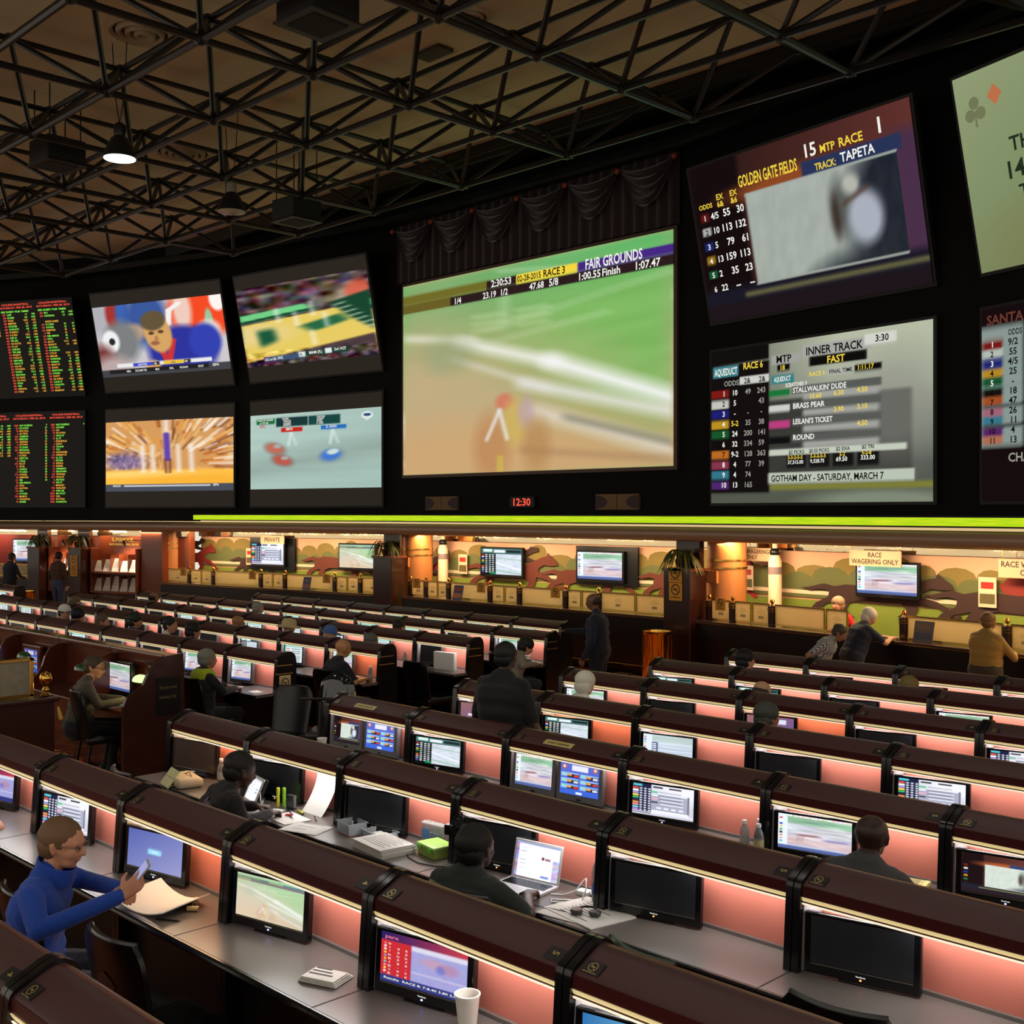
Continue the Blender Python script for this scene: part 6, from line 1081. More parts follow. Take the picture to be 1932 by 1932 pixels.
def person(label, loc, rz, sit=True, h=1.30, lean=12, shirt=rgb(30, 34, 50), pants=rgb(30, 32, 40), skin=SK_M, hair=None, hairstyle='short', head=(0, 0, 0), arms=None, vox=0.016, sleeve='long', fat=1.0, extras=(), cloth_m=None, shoe=rgb(14, 14, 14), collar=None, twist=0, clean=True):
    """faces +y; h = height of the top of the head above the floor; arms = ((elbow, hand, dir, up), ...) for left (-x) and right (+x)"""
    t = thing('person', label, 'person', loc, rz); P = []       # (a, b, ra, rb, tag)
    base = 1.335 if sit else 1.76; s = h / base if not sit else 1.0; dz = (h - base) if sit else 0.0
    hip = Vector((0, 0, 0.52)) if sit else Vector((0, 0, 0.94 * s)); ML = Matrix.Translation(hip) @ Matrix.Rotation(R(twist), 4, 'Z') @ Matrix.Rotation(R(-lean), 4, 'X') @ Matrix.Translation(-hip)
    # lengths above the hip
    k = (1 + dz / 0.815) if sit else s
    def T(x, y, z): return ML @ Vector((x * (1 if sit else s), y, hip.z + z * k))
    f = fat
    P += [(T(-0.085, 0.0, 0.02), T(0.085, 0.0, 0.02), 0.125 * f, 0.125 * f, 'pants'), (T(-0.07, 0.01, 0.14), T(0.07, 0.01, 0.14), 0.125 * f, 0.125 * f, 'shirt'), (T(-0.075, 0.0, 0.26), T(0.075, 0.0, 0.26), 0.12 * f, 0.12 * f, 'shirt'), (T(-0.10, -0.005, 0.38), T(0.10, -0.005, 0.38), 0.115 * f, 0.115 * f, 'shirt'), (T(-0.13, -0.01, 0.47), T(0.13, -0.01, 0.47), 0.085, 0.085, 'shirt'),
          (T(-0.06, -0.015, 0.53), T(0.06, -0.015, 0.53), 0.06, 0.06, 'shirt'), (T(0, -0.01, 0.50), T(0, 0.02, 0.61), 0.056, 0.054, 'skin')]
    if clean: P.append((T(-0.045, -0.01, 0.545), T(0.045, -0.01, 0.545), 0.058, 0.058, 'shirt'))
    # head
    HC = T(0, 0.035, 0.695); HM = Matrix.Translation(HC) @ Matrix.Rotation(R(twist), 4, 'Z') @ Matrix.Rotation(R(-lean * 0.35), 4, 'X') @ Euler((R(head[0]), R(head[1]), R(head[2])), 'XYZ').to_matrix().to_4x4()
    q = MB(); tags = []
    def hp(x, y, z): return HM @ Vector((x, y, z))
    P += [(hp(0, -0.018, 0.03), hp(0, 0.012, 0.028), 0.088, 0.084, 'skin'), (hp(0, -0.01, 0.0), hp(0, 0.028, -0.02), 0.080, 0.070, 'skin'), (hp(-0.012, 0.045, -0.065), hp(0.012, 0.045, -0.065), 0.042, 0.042, 'skin'), (hp(-0.02, 0.055, -0.02), hp(0.02, 0.055, -0.02), 0.046, 0.046, 'skin'), (hp(0, 0.058, -0.085), hp(0, 0.066, -0.088), 0.024, 0.02, 'skin'),
          (hp(0, 0.096, 0.012), hp(0, 0.113, -0.022), 0.010, 0.015, 'skin'), (hp(-0.012, 0.103, -0.028), hp(0.012, 0.103, -0.028), 0.0095, 0.0095, 'skin'), (hp(-0.018, 0.092, -0.058), hp(0.018, 0.092, -0.058), 0.009, 0.009, 'lips'), (hp(-0.04, 0.080, 0.026), hp(0.04, 0.080, 0.026), 0.014, 0.014, 'skin')]
    for sx in (-1, 1): P += [(hp(sx * 0.083, -0.012, 0.018), hp(sx * 0.080, -0.004, -0.030), 0.013, 0.010, 'skin'), (hp(sx * 0.090, -0.020, 0.012), hp(sx * 0.086, -0.016, -0.012), 0.009, 0.008, 'skin')]
    # legs
    if sit:
        for sx in (-1, 1):
            kn = Vector((sx * 0.15, 0.42, 0.52)); an = Vector((sx * 0.14, 0.34, 0.09)); P += [(Vector((sx * 0.09, 0.02, 0.52)), kn, 0.095 * f, 0.065, 'pants'), (kn, an, 0.060, 0.042, 'pants'), (an - Vector((0, 0.04, 0.045)), an + Vector((0, 0.14, -0.055)), 0.04, 0.035, 'shoe')]
    else:
        for sx in (-1, 1):
            kn = Vector((sx * 0.105, 0.02, 0.50 * s)); an = Vector((sx * 0.11, -0.02, 0.09)); P += [(Vector((sx * 0.095 * f, 0.0, 0.90 * s)), kn, 0.095 * f, 0.068, 'pants'), (kn, an, 0.066, 0.05, 'pants'), (an - Vector((0, 0.03, 0.045)), an + Vector((0, 0.16, -0.052)), 0.042, 0.036, 'shoe')]
    # arms
    if arms is None:
        if sit: arms = (((-0.29, 0.16, 0.80), (-0.12, 0.40, 0.80), (0.6, 0.8, -0.05), (0, 0, 1)), ((0.29, 0.16, 0.80), (0.12, 0.40, 0.80), (-0.6, 0.8, -0.05), (0, 0, 1)))
        else: arms = (((-0.30, -0.03, 1.14 * s), (-0.30, 0.06, 0.90 * s), (0, 0.1, -1), (-1, 0, 0)), ((0.30, -0.03, 1.14 * s), (0.30, 0.06, 0.90 * s), (0, 0.1, -1), (1, 0, 0)))
    for sx, (el, hd, dr, up) in zip((-1, 1), arms):
        sh = T(sx * 0.185, -0.01, 0.475); el = Vector(el); hd = Vector(hd); tg = 'shirt' if sleeve == 'long' else 'skin'
        mid = sh.lerp(el, 0.75); P += [(sh, mid, 0.064, 0.054, 'shirt'), (mid, el, 0.053 if sleeve == 'long' else 0.043, 0.048 if sleeve == 'long' else 0.04, tg), (el, el.lerp(hd, 0.93), 0.048 if sleeve == 'long' else 0.041, 0.039 if sleeve == 'long' else 0.029, tg), (el.lerp(hd, 0.85), hd, 0.029, 0.027, 'skin')]
        for a, b, ra, rb in hand_prims(hd, dr, up, -sx, 0.55): P.append((a, b, ra, rb, 'skin'))
    for e in extras: P.append((Vector(e[0]), Vector(e[1]), e[2], e[3], e[4]))
    for a, b, ra, rb, tg in P: q.cap(a, b, ra, rb, 10)
    me = q.mesh('body_src', M_BLACK); ob = bpy.data.objects.new('body_src', me); COL.objects.link(ob)
    md = ob.modifiers.new('r', 'REMESH'); md.mode = 'VOXEL'; md.voxel_size = vox; md2 = ob.modifiers.new('s', 'SMOOTH'); md2.factor = 0.5; md2.iterations = 3 if vox < 0.012 else 2
    dg = bpy.context.evaluated_depsgraph_get(); nm = bpy.data.meshes.new_from_object(ob.evaluated_get(dg)); bpy.data.objects.remove(ob); bpy.data.meshes.remove(me); nm.name = 'body'
    nm.materials.clear(); TG = ['skin', 'shirt', 'pants', 'shoe', 'lips']
    for m in (pmat('skin', skin), cloth_m or pmat('cloth', shirt), pmat('cloth', pants), pmat('shoe', shoe), pmat('skin', tuple(c * 0.7 for c in skin))): nm.materials.append(m)
    n = len(nm.polygons); C = np.empty(n * 3); nm.polygons.foreach_get('center', C); C = C.reshape(-1, 3); best = np.full(n, 1e9); idx = np.zeros(n, int)
    for a, b, ra, rb, tg in P:
        a = np.array(a); b = np.array(b); d = b - a; L2 = max(d @ d, 1e-9); u = np.clip((C - a) @ d / L2, 0, 1); dist = np.linalg.norm(C - a - u[:, None] * d, axis=1) - (ra + (rb - ra) * u)
        if tg == 'shirt': dist -= 0.004
        m = dist < best; best[m] = dist[m]; idx[m] = TG.index(tg)
    nm.polygons.foreach_set('material_index', idx.astype(np.int32)); nm.polygons.foreach_set('use_smooth', [True] * n); nm.update()
    o = bpy.data.objects.new('body', nm); link(o, t)
    def ch(name, mb, m, sm=True):
        mb.v = [tuple(HM @ Vector(v)) for v in mb.v]; return mb.obj(name, m, t, sm, 60)
    if hair is not None:
        q = MB(); rr = random.Random(len(label))
        if hairstyle == 'short': q.ell((0, -0.022, 0.040), (0.094, 0.108, 0.092), 20, 14); q.ell((0, -0.045, -0.01), (0.086, 0.075, 0.075), 16, 10)
        elif hairstyle == 'full': q.ell((0, -0.020, 0.046), (0.103, 0.118, 0.098), 20, 14); q.ell((0, -0.045, -0.02), (0.095, 0.085, 0.09), 16, 10)
        elif hairstyle == 'ring': q.ell((0, -0.035, 0.004), (0.094, 0.096, 0.062), 20, 12)
        elif hairstyle == 'afro': q.ell((0, -0.015, 0.045), (0.112, 0.12, 0.108), 22, 14)
        q.v = [(x * (1 + 0.035 * (rr.random() - 0.5)), y * (1 + 0.05 * (rr.random() - 0.5)), z + 0.008 * (rr.random() - 0.5)) for x, y, z in q.v]; ch('hair', q, pmat('hair', hair))
    return t, HM
def cap_hat(t, HM, col, brim=True, col2=None):
    q = MB(); n = 20; vs = []; fs = []; rings = [(1.0, 0.0), (1.0, 0.03), (0.92, 0.062), (0.72, 0.095), (0.4, 0.115), (0.02, 0.122)]
    q.lathe([(0.101 * a, z) for a, z in rings], n); q.v = [(x, y * 1.12 - 0.008, z + 0.035) for x, y, z in q.v]
    q.v = [tuple(HM @ Vector(v)) for v in q.v]; q.obj('cap', pmat('cloth', col), t, True)
    if brim:
        q = MB(); q.lathe([(0.085, 0.0), (0.095, 0.006), (0.02, 0.016)], 18); q.v = [tuple(HM @ Vector((x * 0.95, y * 0.95 + 0.105, z + 0.030 - 0.15 * max(0, y)))) for x, y, z in q.v]; q.obj('brim', pmat('cloth', col2 or col), t, True)
def sun_hat(t, HM, col):
    q = MB(); q.lathe([(0.19, -0.028), (0.16, -0.004), (0.112, 0.010), (0.108, 0.07), (0.085, 0.105), (0.02, 0.115), (0.0195, 0.10), (0.08, 0.095), (0.10, 0.06), (0.105, 0.002), (0.155, -0.012), (0.185, -0.034)], 24); q.v = [tuple(HM @ Vector((x * 0.95, y * 1.1, z + 0.03))) for x, y, z in q.v]; q.obj('sun_hat', pmat('cloth', col), t, True)
def glasses(t, HM, m):
    for sx in (-1, 1):
        q = MB(); pts = [(sx * 0.034 + 0.024 * math.cos(a), 0.104, 0.012 + 0.018 * math.sin(a)) for a in np.linspace(0, 2 * PI, 15)]; q.tube([tuple(HM @ Vector(p)) for p in pts], 0.0018, 5, False); q.obj('lens_rim', m, t, True)
        q = MB(); q.tube([tuple(HM @ Vector(p)) for p in ((sx * 0.058, 0.102, 0.014), (sx * 0.078, 0.08, 0.016), (sx * 0.090, -0.012, 0.014))], 0.002, 5); q.obj('temple_arm', m, t, True)
    q = MB(); q.tube([tuple(HM @ Vector(p)) for p in ((-0.011, 0.108, 0.015), (0.011, 0.108, 0.015))], 0.0018, 5); q.obj('bridge', m, t, True)
def eyes(t, HM):
    for sx in (-1, 1):
        q = MB(); q.ell(tuple(HM @ Vector((sx * 0.032, 0.0935, 0.008))), (0.012, 0.012, 0.008), 10, 6); q.obj('eye', mat('eye_dark', rgb(40, 30, 26), 0.15), t, True)
def P_(x, y): return (x, y, floor_z(y))
# --- the man in blue, nearest
arms = (((-0.30, 0.20, 0.90), (-0.03, 0.46, 0.93), (0.75, 0.55, 0.12), (-0.2, 0.2, 1)), ((0.33, 0.17, 0.86), (0.13, 0.50, 0.95), (-0.30, 0.72, 0.55), (0.9, 0.35, 0.1)))
fold = [((-0.10, 0.10, 1.10), (0.10, 0.10, 1.10), 0.05, 0.05, 'shirt')]
t, HM = person('man in a bright blue fleece jacket and glasses holding a phone', P_(-5.745, 2.325), R(-40), True, 1.31, 13, rgb(24, 70, 170), rgb(40, 44, 60), rgb(206, 146, 116), rgb(112, 82, 56), 'short', (-6, 0, -10), arms, 0.0075, 'long', 1.12)
glasses(t, HM, mat('glasses_wire', rgb(150, 140, 120), 0.3, metal=0.8)); eyes(t, HM)
q = MB(); n = 28; vs = []; fs = []
for j, (r_, z) in enumerate(((0.092, -0.175), (0.098, -0.14), (0.094, -0.095), (0.089, -0.090), (0.090, -0.14), (0.084, -0.175))):
    for i in range(n): a = 2 * PI * i / n; vs.append(tuple(HM @ Vector((r_ * math.cos(a), r_ * 1.02 * math.sin(a) - 0.012, z + 0.018 * math.cos(a + PI / 2)))))
for j in range(5):
    for i in range(n): fs.append((j * n + i, j * n + (i + 1) % n, (j + 1) * n + (i + 1) % n, (j + 1) * n + i))
q.add(vs, fs); q.obj('stand_collar', pmat('cloth', rgb(24, 70, 170)), t, True)
BLUEMAN = t
ph = thing('mobile_phone', 'pale mobile phone held up in the hand of the man in blue', 'phone', (0, 0, 0)); M_ = Matrix.Translation(P_(-5.745, 2.325)) @ Matrix.Rotation(R(-40), 4, 'Z'); ph.matrix_basis = M_ @ Matrix.Translation((0.075, 0.565, 1.035)) @ Euler((R(-38), R(12), R(22)), 'XYZ').to_matrix().to_4x4()
q = MB(); q.bbox(-0.036, 0.036, 0, 0.010, -0.075, 0.075, 0.004); q.obj('case', mat('phone_silver', rgb(190, 190, 196), 0.3), ph); q = MB(); q.box(-0.032, 0.032, -0.001, 0.0, -0.064, 0.064); q.obj('phone_screen', emat('phone_glow', rgb(170, 176, 226), 0.9), ph)
# --- the other seated people of the right block
t, HM = person('man in a dark shirt hunched over the desk beside the tablet', P_(-6.93, 4.00), R(-12), True, 1.24, 20, rgb(26, 22, 24), rgb(20, 20, 24), SK_D, rgb(20, 16, 14), 'short', (-12, 0, 0), None, 0.012, 'long', 1.1)
t, HM = person('man in a dark green tee shirt watching the laptop', P_(-4.40, 4.02), R(8), True, 1.20, 6, rgb(44, 52, 50), rgb(24, 24, 28), SK_D, rgb(12, 11, 11), 'short', (0, 0, 0), (((-0.30, 0.14, 0.80), (-0.14, 0.36, 0.80), (0.5, 0.8, -0.05), (0, 0, 1)), ((0.30, 0.14, 0.80), (0.12, 0.38, 0.80), (-0.3, 0.9, -0.05), (0, 0, 1))), 0.012, 'short', 1.1)
t, HM = person('bald dark-skinned man in a grey tee shirt before the water bottles', P_(-3.05, 5.58), R(2), True, 1.26, 10, rgb(70, 70, 72), rgb(30, 30, 36), rgb(52, 30, 24), None, 'short', (-4, 0, 12), None, 0.011, 'short', 1.15)
q = MB(); q.tube([tuple(HM @ Vector(p)) for p in ((-0.086, 0.09, 0.01), (-0.09, 0.03, 0.014), (-0.092, -0.02, 0.0))], 0.003, 5); q.obj('spectacle_arm', M_RAIL, t, True)
person('man with curly grey-black hair at the orange-lit carrel', P_(-5.70, 8.68), R(-6), True, 1.23, 8, rgb(30, 30, 34), rgb(30, 30, 36), rgb(176, 120, 90), rgb(60, 66, 62), 'full', (0, 0, -15), None, 0.016)
person('balding man with a thin crown in front of the grey-topped odds monitors', P_(-6.78, 10.25), 0, True, 1.19, 10, rgb(60, 60, 60), rgb(30, 30, 36), rgb(196, 150, 116), rgb(56, 48, 42), 'ring', (0, 0, 0), None, 0.02)
person('fair-haired person by the pale dark monitor of the far right row', P_(-5.93, 11.80), 0, True, 1.18, 10, rgb(90, 84, 60), rgb(30, 30, 36), SK_L, rgb(128, 108, 60), 'full', (0, 0, 0), None, 0.02)
person('dark-haired person at the left end of the far right row', P_(-8.02, 11.80), R(-10), True, 1.31, 6, rgb(18, 18, 20), rgb(18, 18, 20), SK_L, rgb(14, 12, 14), 'full', (0, 0, -20), None, 0.02)
person('white-haired man in a white shirt reading at his carrel', P_(-7.88, 8.68), R(4), True, 1.31, 14, rgb(232, 230, 222), rgb(60, 60, 66), rgb(222, 170, 140), rgb(226, 222, 206), 'full', (-8, 0, 8), None, 0.014, 'short', 1.15)
# --- standing in the right block
person('man in a black tee shirt standing with his back turned among the carrels', P_(-6.95, 6.78), R(14), False, 1.80, 2, rgb(16, 16, 18), rgb(14, 14, 18), rgb(70, 48, 36), rgb(14, 13, 13), 'short', (-4, 0, 0), (((-0.31, 0.06, 1.10), (-0.20, 0.28, 1.02), (0.5, 0.8, 0.1), (0, 0, 1)), ((0.31, 0.02, 1.10), (0.24, 0.24, 1.00), (-0.4, 0.8, 0), (0, 0, 1))), 0.012, 'short', 1.32)
# --- left block
person('bald man in a black sports jersey at the warm-lit end carrel', P_(-11.98, 8.70), R(-6), True, 1.33, 10, rgb(20, 22, 30), rgb(24, 24, 30), rgb(190, 136, 96), None, 'short', (-6, 0, -4), None, 0.014, 'short', 1.25)
t, HM = person('grey-haired man in a black jacket with a yellow-green yoke', P_(-12.28, 7.02), R(-4), True, 1.27, 6, rgb(26, 28, 34), rgb(24, 24, 30), rgb(176, 130, 104), rgb(128, 130, 118), 'short', (0, 0, 0), None, 0.013, 'long', 1.1)
q = MB(); n = 20; vs = []; fs = []
for j, (z, wx, wy) in enumerate(((0.0, 0.10, 0.075), (-0.03, 0.17, 0.10), (-0.075, 0.232, 0.122), (-0.14, 0.222, 0.138), (-0.145, 0.212, 0.128))):
    for i in range(n): a = 2 * PI * i / n; vs.append((wx * math.cos(a), wy * math.sin(a) + 0.045, 1.06 + z))
for j in range(4):
    for i in range(n): fs.append((j * n + i, j * n + (i + 1) % n, (j + 1) * n + (i + 1) % n, (j + 1) * n + i))
q.add(vs, fs); q.obj('yellow_yoke', pmat('cloth', rgb(178, 196, 30)), t, True)
person('stooping man in a light grey hooded jacket and dark cap at the row end', P_(-11.93, 11.72), R(-30), True, 1.21, 26, rgb(150, 140, 126), rgb(40, 40, 46), SK_L, rgb(24, 24, 28), 'full', (-20, 0, 0), None, 0.016, 'long', 1.2)
t, HM = person('man in a tan jacket and glasses leaning into the wooden booth', P_(-12.27, 5.52), R(-18), True, 1.31, 14, rgb(72, 64, 54), rgb(20, 20, 24), rgb(206, 150, 110), rgb(70, 56, 40), 'short', (-6, 0, -30), (((-0.30, 0.2, 0.80), (-0.05, 0.5, 0.80), (0.6, 0.8, -0.05), (0, 0, 1)), ((0.30, 0.2, 0.80), (0.2, 0.5, 0.82), (-0.2, 0.9, 0), (0, 0, 1))), 0.012, 'long', 1.15)
glasses(t, HM, M_BLACK)
def far(label, x, row, h, shirt, skin, hair, style='short', yaw=0, hat=None, off=0.58, lean=10):
    y = row_y(row) - off; t, HM = person(label, P_(x, y), R(yaw), True, h, lean, shirt, rgb(30, 30, 36), skin, hair, style, (-4, 0, yaw * 0.4), None, 0.022)
    if hat: hat(t, HM)
far('dark balding head above the farthest left carrels', -22.78, 7, 1.29, rgb(30, 30, 34), SK_M, rgb(40, 34, 30), 'ring')
far('bald tan-headed person in the middle left row', -16.96, 6, 1.23, rgb(40, 40, 44), rgb(170, 120, 80), None)
far('person with short grey hair before the short far row', -18.78, 7, 1.31, rgb(60, 60, 66), SK_L, rgb(150, 148, 136))
far('person in a wide beige sun hat', -15.47, 6, 1.26, rgb(70, 60, 50), SK_L, None, 'short', 0, lambda t, H: sun_hat(t, H, rgb(198, 180, 130)))
far('person in a blue baseball cap', -14.41, 6, 1.22, rgb(60, 70, 90), SK_L, None, 'short', -40, lambda t, H: cap_hat(t, H, rgb(72, 106, 168)))
far('dark-haired person at the row with the open-handed standing man', -14.62, 7, 1.24, rgb(40, 40, 50), SK_L, rgb(40, 34, 30))
far('grey-haired person just behind the bald jersey man', -13.35, 6, 1.19, rgb(60, 60, 64), SK_M, rgb(96, 100, 92))
far('dark-haired man in white resting his chin on his hand', -16.41, 5, 1.32, rgb(222, 222, 216), rgb(190, 140, 106), rgb(22, 24, 20), 'short', -35)
far('black-haired man in a pale shirt beside the chin-resting man', -15.69, 5, 1.27, rgb(210, 212, 206), rgb(176, 124, 92), rgb(14, 14, 16), 'full', -10)
far('man in a blue football shirt with curly dark hair', -17.52, 5, 1.31, rgb(50, 74, 100), rgb(186, 134, 100), rgb(24, 28, 22), 'full', -35)
far('person in a dark blue jacket with grey-brown hair', -18.72, 5, 1.22, rgb(36, 44, 76), SK_L, rgb(96, 82, 66), 'short', -25, None, 0.62, 16)
far('person in a navy hood', -19.59, 5, 1.24, rgb(14, 18, 36), SK_L, rgb(12, 16, 34), 'afro', -25)
far('person in a white mesh baseball cap', -20.13, 5, 1.28, rgb(200, 200, 206), SK_L, rgb(60, 50, 40), 'short', -45, lambda t, H: cap_hat(t, H, rgb(224, 224, 222), True, rgb(60, 50, 110)))
far('grey-brown haired person at the row of the man standing in brown', -23.09, 6, 1.23, rgb(60, 56, 50), SK_L, rgb(110, 98, 76))
# --- standing further off
PAY = 13.2
person('stout bald man in a navy track suit standing with a hand on the carrel', P_(-11.0, 12.66), R(118), False, 1.84, 4, rgb(20, 24, 44), rgb(18, 20, 34), rgb(120, 84, 60), rgb(50, 44, 40), 'ring', (-10, 0, 0), (((-0.34, 0.02, 1.16), (-0.34, 0.16, 0.92), (0, 0.1, -1), (-1, 0, 0)), ((0.32, 0.30, 1.24), (0.26, 0.56, 1.25), (-0.1, 1, -0.1), (0, 0, 1))), 0.016, 'long', 1.35)
person('man in a brown jacket and jeans facing the newspaper racks', (-31.68, 13.77, -0.2), R(20), False, 1.93, 0, rgb(70, 44, 28), rgb(56, 66, 96), rgb(170, 120, 86), rgb(40, 28, 22), 'short', (0, 0, 0), None, 0.022, 'long', 1.15)
person('man in a dark navy shirt at the far counter by the red wall', (-33.7, 13.22, -0.2), R(15), False, 1.86, 6, rgb(20, 24, 44), rgb(16, 16, 24), SK_L, rgb(50, 46, 50), 'short', (0, 0, 0), (((-0.30, 0.15, 1.18), (-0.15, 0.38, 1.12), (0.4, 0.8, 0), (0, 0, 1)), ((0.32, 0.12, 1.18), (0.20, 0.38, 1.12), (-0.3, 0.9, 0), (0, 0, 1))), 0.022, 'long', 1.25)
px = fpt(*FAC[3], 4.12, -0.48, -0.23); person('white-haired man in a navy polo leaning on the teller counter', px, R(-30), False, 1.66, 24, rgb(22, 28, 48), rgb(30, 32, 44), rgb(206, 150, 122), rgb(216, 204, 186), 'full', (-20, 0, -20), (((-0.28, 0.40, 1.12), (-0.04, 0.58, 1.16), (0.5, 0.8, 0), (0, 0, 1)), ((0.28, 0.40, 1.10), (0.10, 0.62, 1.16), (-0.2, 0.9, 0), (0, 0, 1))), 0.016, 'short', 1.25)
px = fpt(*FAC[3], 4.05, -1.25, -0.23); person('man in a grey plaid shirt bending behind the last carrel row', px, R(-70), False, 1.52, 34, rgb(150, 150, 150), rgb(40, 40, 50), rgb(150, 108, 84), rgb(60, 54, 44), 'short', (-25, 0, 0), None, 0.016, 'short', 1.25, cloth_m=plaid_mat())
px = fpt(*FAC[3], 2.86, 0.85, -0.23); person('teller in a red shirt behind the counter', px, fang(*FAC[3]) + R(180), False, 1.64, 4, rgb(190, 24, 30), rgb(24, 24, 30), rgb(214, 150, 116), rgb(150, 120, 90), 'full', (-6, 0, 0), None, 0.018, 'short', 1.0)
px = fpt(*FAC[3], 6.35, -0.55, -0.23); person('person in a mustard shirt standing at the teller counter', px, R(-12), False, 1.70, 4, rgb(150, 116, 50), rgb(60, 50, 36), rgb(150, 106, 66), rgb(120, 84, 50), 'short', (0, 0, 0), (((-0.30, 0.2, 1.10), (-0.15, 0.42, 1.14), (0.4, 0.8, 0), (0, 0, 1)), ((0.30, 0.2, 1.10), (0.15, 0.42, 1.14), (-0.3, 0.9, 0), (0, 0, 1))), 0.018, 'long', 1.3)
# --- someone cut by the left edge of the frame, reaching for the paper bag
person('person in a grey sleeve reaching along the desk towards the paper bag', P_(-8.35, 2.62), R(-8), True, 1.30, 8, rgb(96, 90, 100), rgb(40, 40, 46), rgb(214, 160, 130), rgb(80, 64, 50), 'short', (0, 0, 0), (((-0.30, 0.2, 0.82), (-0.1, 0.42, 0.80), (0.3, 0.9, 0), (0, 0, 1)), ((0.42, 0.14, 0.82), (0.50, 0.36, 0.80), (0.75, 0.6, -0.05), (0, 0, 1))), 0.012)
# ---------------------------------------------------------------- chairs
M_VINYL = mat('black_vinyl', rgb(13, 13, 15), 0.30, spec=0.6, bump=0.1, bscale=120)
def chair_meshes():
    q = MB(); q.bbox(-0.23, 0.23, -0.22, 0.23, 0.40, 0.48, 0.03, seg=3); seat = q.mesh('seat', M_VINYL, True)
    # curved back with rounded upper corners, leaning back
    nu, nv = 18, 14; vs = []; fs = []; ring = []
    def pt(u, v, off):
        z = 0.47 + 0.49 * v; hw = 0.262 - 0.03 * (1 - v); c = 0.62
        if v > c: tt = (v - c) / (1 - c); hw = hw * math.sqrt(max(0.0, 1 - (tt ** 3.0) * 0.42))
        x = hw * u; y = -0.20 - 0.09 * v - 0.05 * (1 - u * u) * 1.0 + off; return (x, y, z)
    for off in (0.0, 0.045):
        for i in range(nu + 1):
            for j in range(nv + 1): vs.append(pt(-1 + 2 * i / nu, j / nv, off * (1 - 0.5 * (abs(-1 + 2 * i / nu) ** 6))))
    N = (nu + 1) * (nv + 1)
    for i in range(nu):
        for j in range(nv):
            a = i * (nv + 1) + j; b = a + nv + 1; fs += [(a, a + 1, b + 1, b), (N + a, N + b, N + b + 1, N + a + 1)]
    for i in range(nu):
        a = i * (nv + 1) + nv; fs.append((a, N + a, N + a + nv + 1, a + nv + 1)); a = i * (nv + 1); fs.append((a, a + nv + 1, N + a + nv + 1, N + a))
    for j in range(nv):
        a = j; fs.append((a, N + a, N + a + 1, a + 1)); a = nu * (nv + 1) + j; fs.append((a, a + 1, N + a + 1, N + a))
    q = MB(); q.add(vs, fs); back = q.mesh('backrest', M_VINYL, True)
    q = MB(); q.tube([pt(-1 + 2 * i / nu, 1.0, 0.022) for i in range(nu + 1)], 0.012, 6); pip = q.mesh('top_piping', mat('vinyl_edge', rgb(26, 26, 28), 0.18, spec=0.7), True)
    legs = []
    for sx in (-1, 1):
        for y0, y1 in ((-0.17, -0.24), (0.18, 0.22)): q = MB(); q.tube([(sx * 0.19, y0, 0.41), (sx * 0.22, y1, 0.0)], 0.014, 8); legs.append(q.mesh('leg', M_BLACK, True))
    q = MB(); rr = random.Random(3)
    for i in range(9):
        a = R(60 + 7.5 * i); vs_ = [(0.0, 0.0)]; x0, z0 = 0.0, 0.64; L = 0.17 - 0.006 * abs(i - 4)
        f_ = lambda X_, Z_: (X_, -0.254 - 0.09 * (Z_ - 0.47) / 0.49 + 0.05 * (X_ / 0.25) ** 2, Z_)
        q.add([f_(x0 - 0.006, z0), f_(x0 + 0.006, z0), f_(x0 + L * math.cos(a) + 0.012, z0 + L * math.sin(a)), f_(x0 + L * math.cos(a) - 0.012, z0 + L * math.sin(a))], [(0, 1, 2, 3)])
    crest = q.mesh('embroidered_crest', mat('crest_red', rgb(96, 46, 34), 0.8))
    return seat, back, pip, legs, crest
SEAT, BACK, PIP, LEGS, CREST = chair_meshes()
def chair(x, y, rz, label, crest=False):
    t = thing('vinyl_chair', label, 'chair', (x, y, floor_z(y)), R(rz)); inst('seat', SEAT, t); b = inst('backrest', BACK, t); inst('top_piping', PIP, b)
    if crest: inst('embroidered_crest', CREST, b)
    for l in LEGS: inst('leg', l, t)
    return t
chair(-5.72, 2.56, -3, 'black vinyl chair under the man in the blue jacket', True); chair(-4.86, 2.62, 2, 'empty black vinyl chair with red crest beside the man in blue', True)
chair(-3.12, 4.18, -8, 'empty black vinyl chair facing the dark monitor behind the newspaper'); chair(-2.30, 4.28, 4, 'empty black vinyl chair beside the small price card'); chair(-4.32, 4.16, 4, 'black vinyl chair of the man watching the laptop'); chair(-7.97, 4.22, -10, 'empty black vinyl chair beside the beige bag'); chair(-6.55, 4.16, -18, 'black vinyl chair of the hunched man by the tablet')
chair(-3.05, 5.72, 2, 'black vinyl chair of the bald man by the water bottles'); chair(-4.75, 5.75, 3, 'empty black vinyl chair at the twin consoles row'); chair(-5.7, 8.82, 0, 'black vinyl chair of the curly-haired man'); chair(-7.85, 8.82, 0, 'black vinyl chair of the white-haired man'); chair(-7.0, 5.80, 4, 'empty black vinyl chair before the green-edged odds table')
chair(-10.75, 7.10, -160, 'empty black vinyl chair standing in the aisle'); chair(-12.28, 7.16, 0, 'black vinyl chair of the man with the yellow-green yoke'); chair(-11.95, 8.83, 0, 'black vinyl chair of the bald man in the jersey'); chair(-12.05, 5.72, -10, 'black vinyl chair in the wooden booth'); chair(-11.9, 10.25, 0, 'black vinyl chair at the row end by the white box'); chair(-11.9, 11.82, -20, 'black vinyl chair of the stooping hooded man'); chair(-8.35, 2.78, -4, 'black vinyl chair at the left end of the front row')
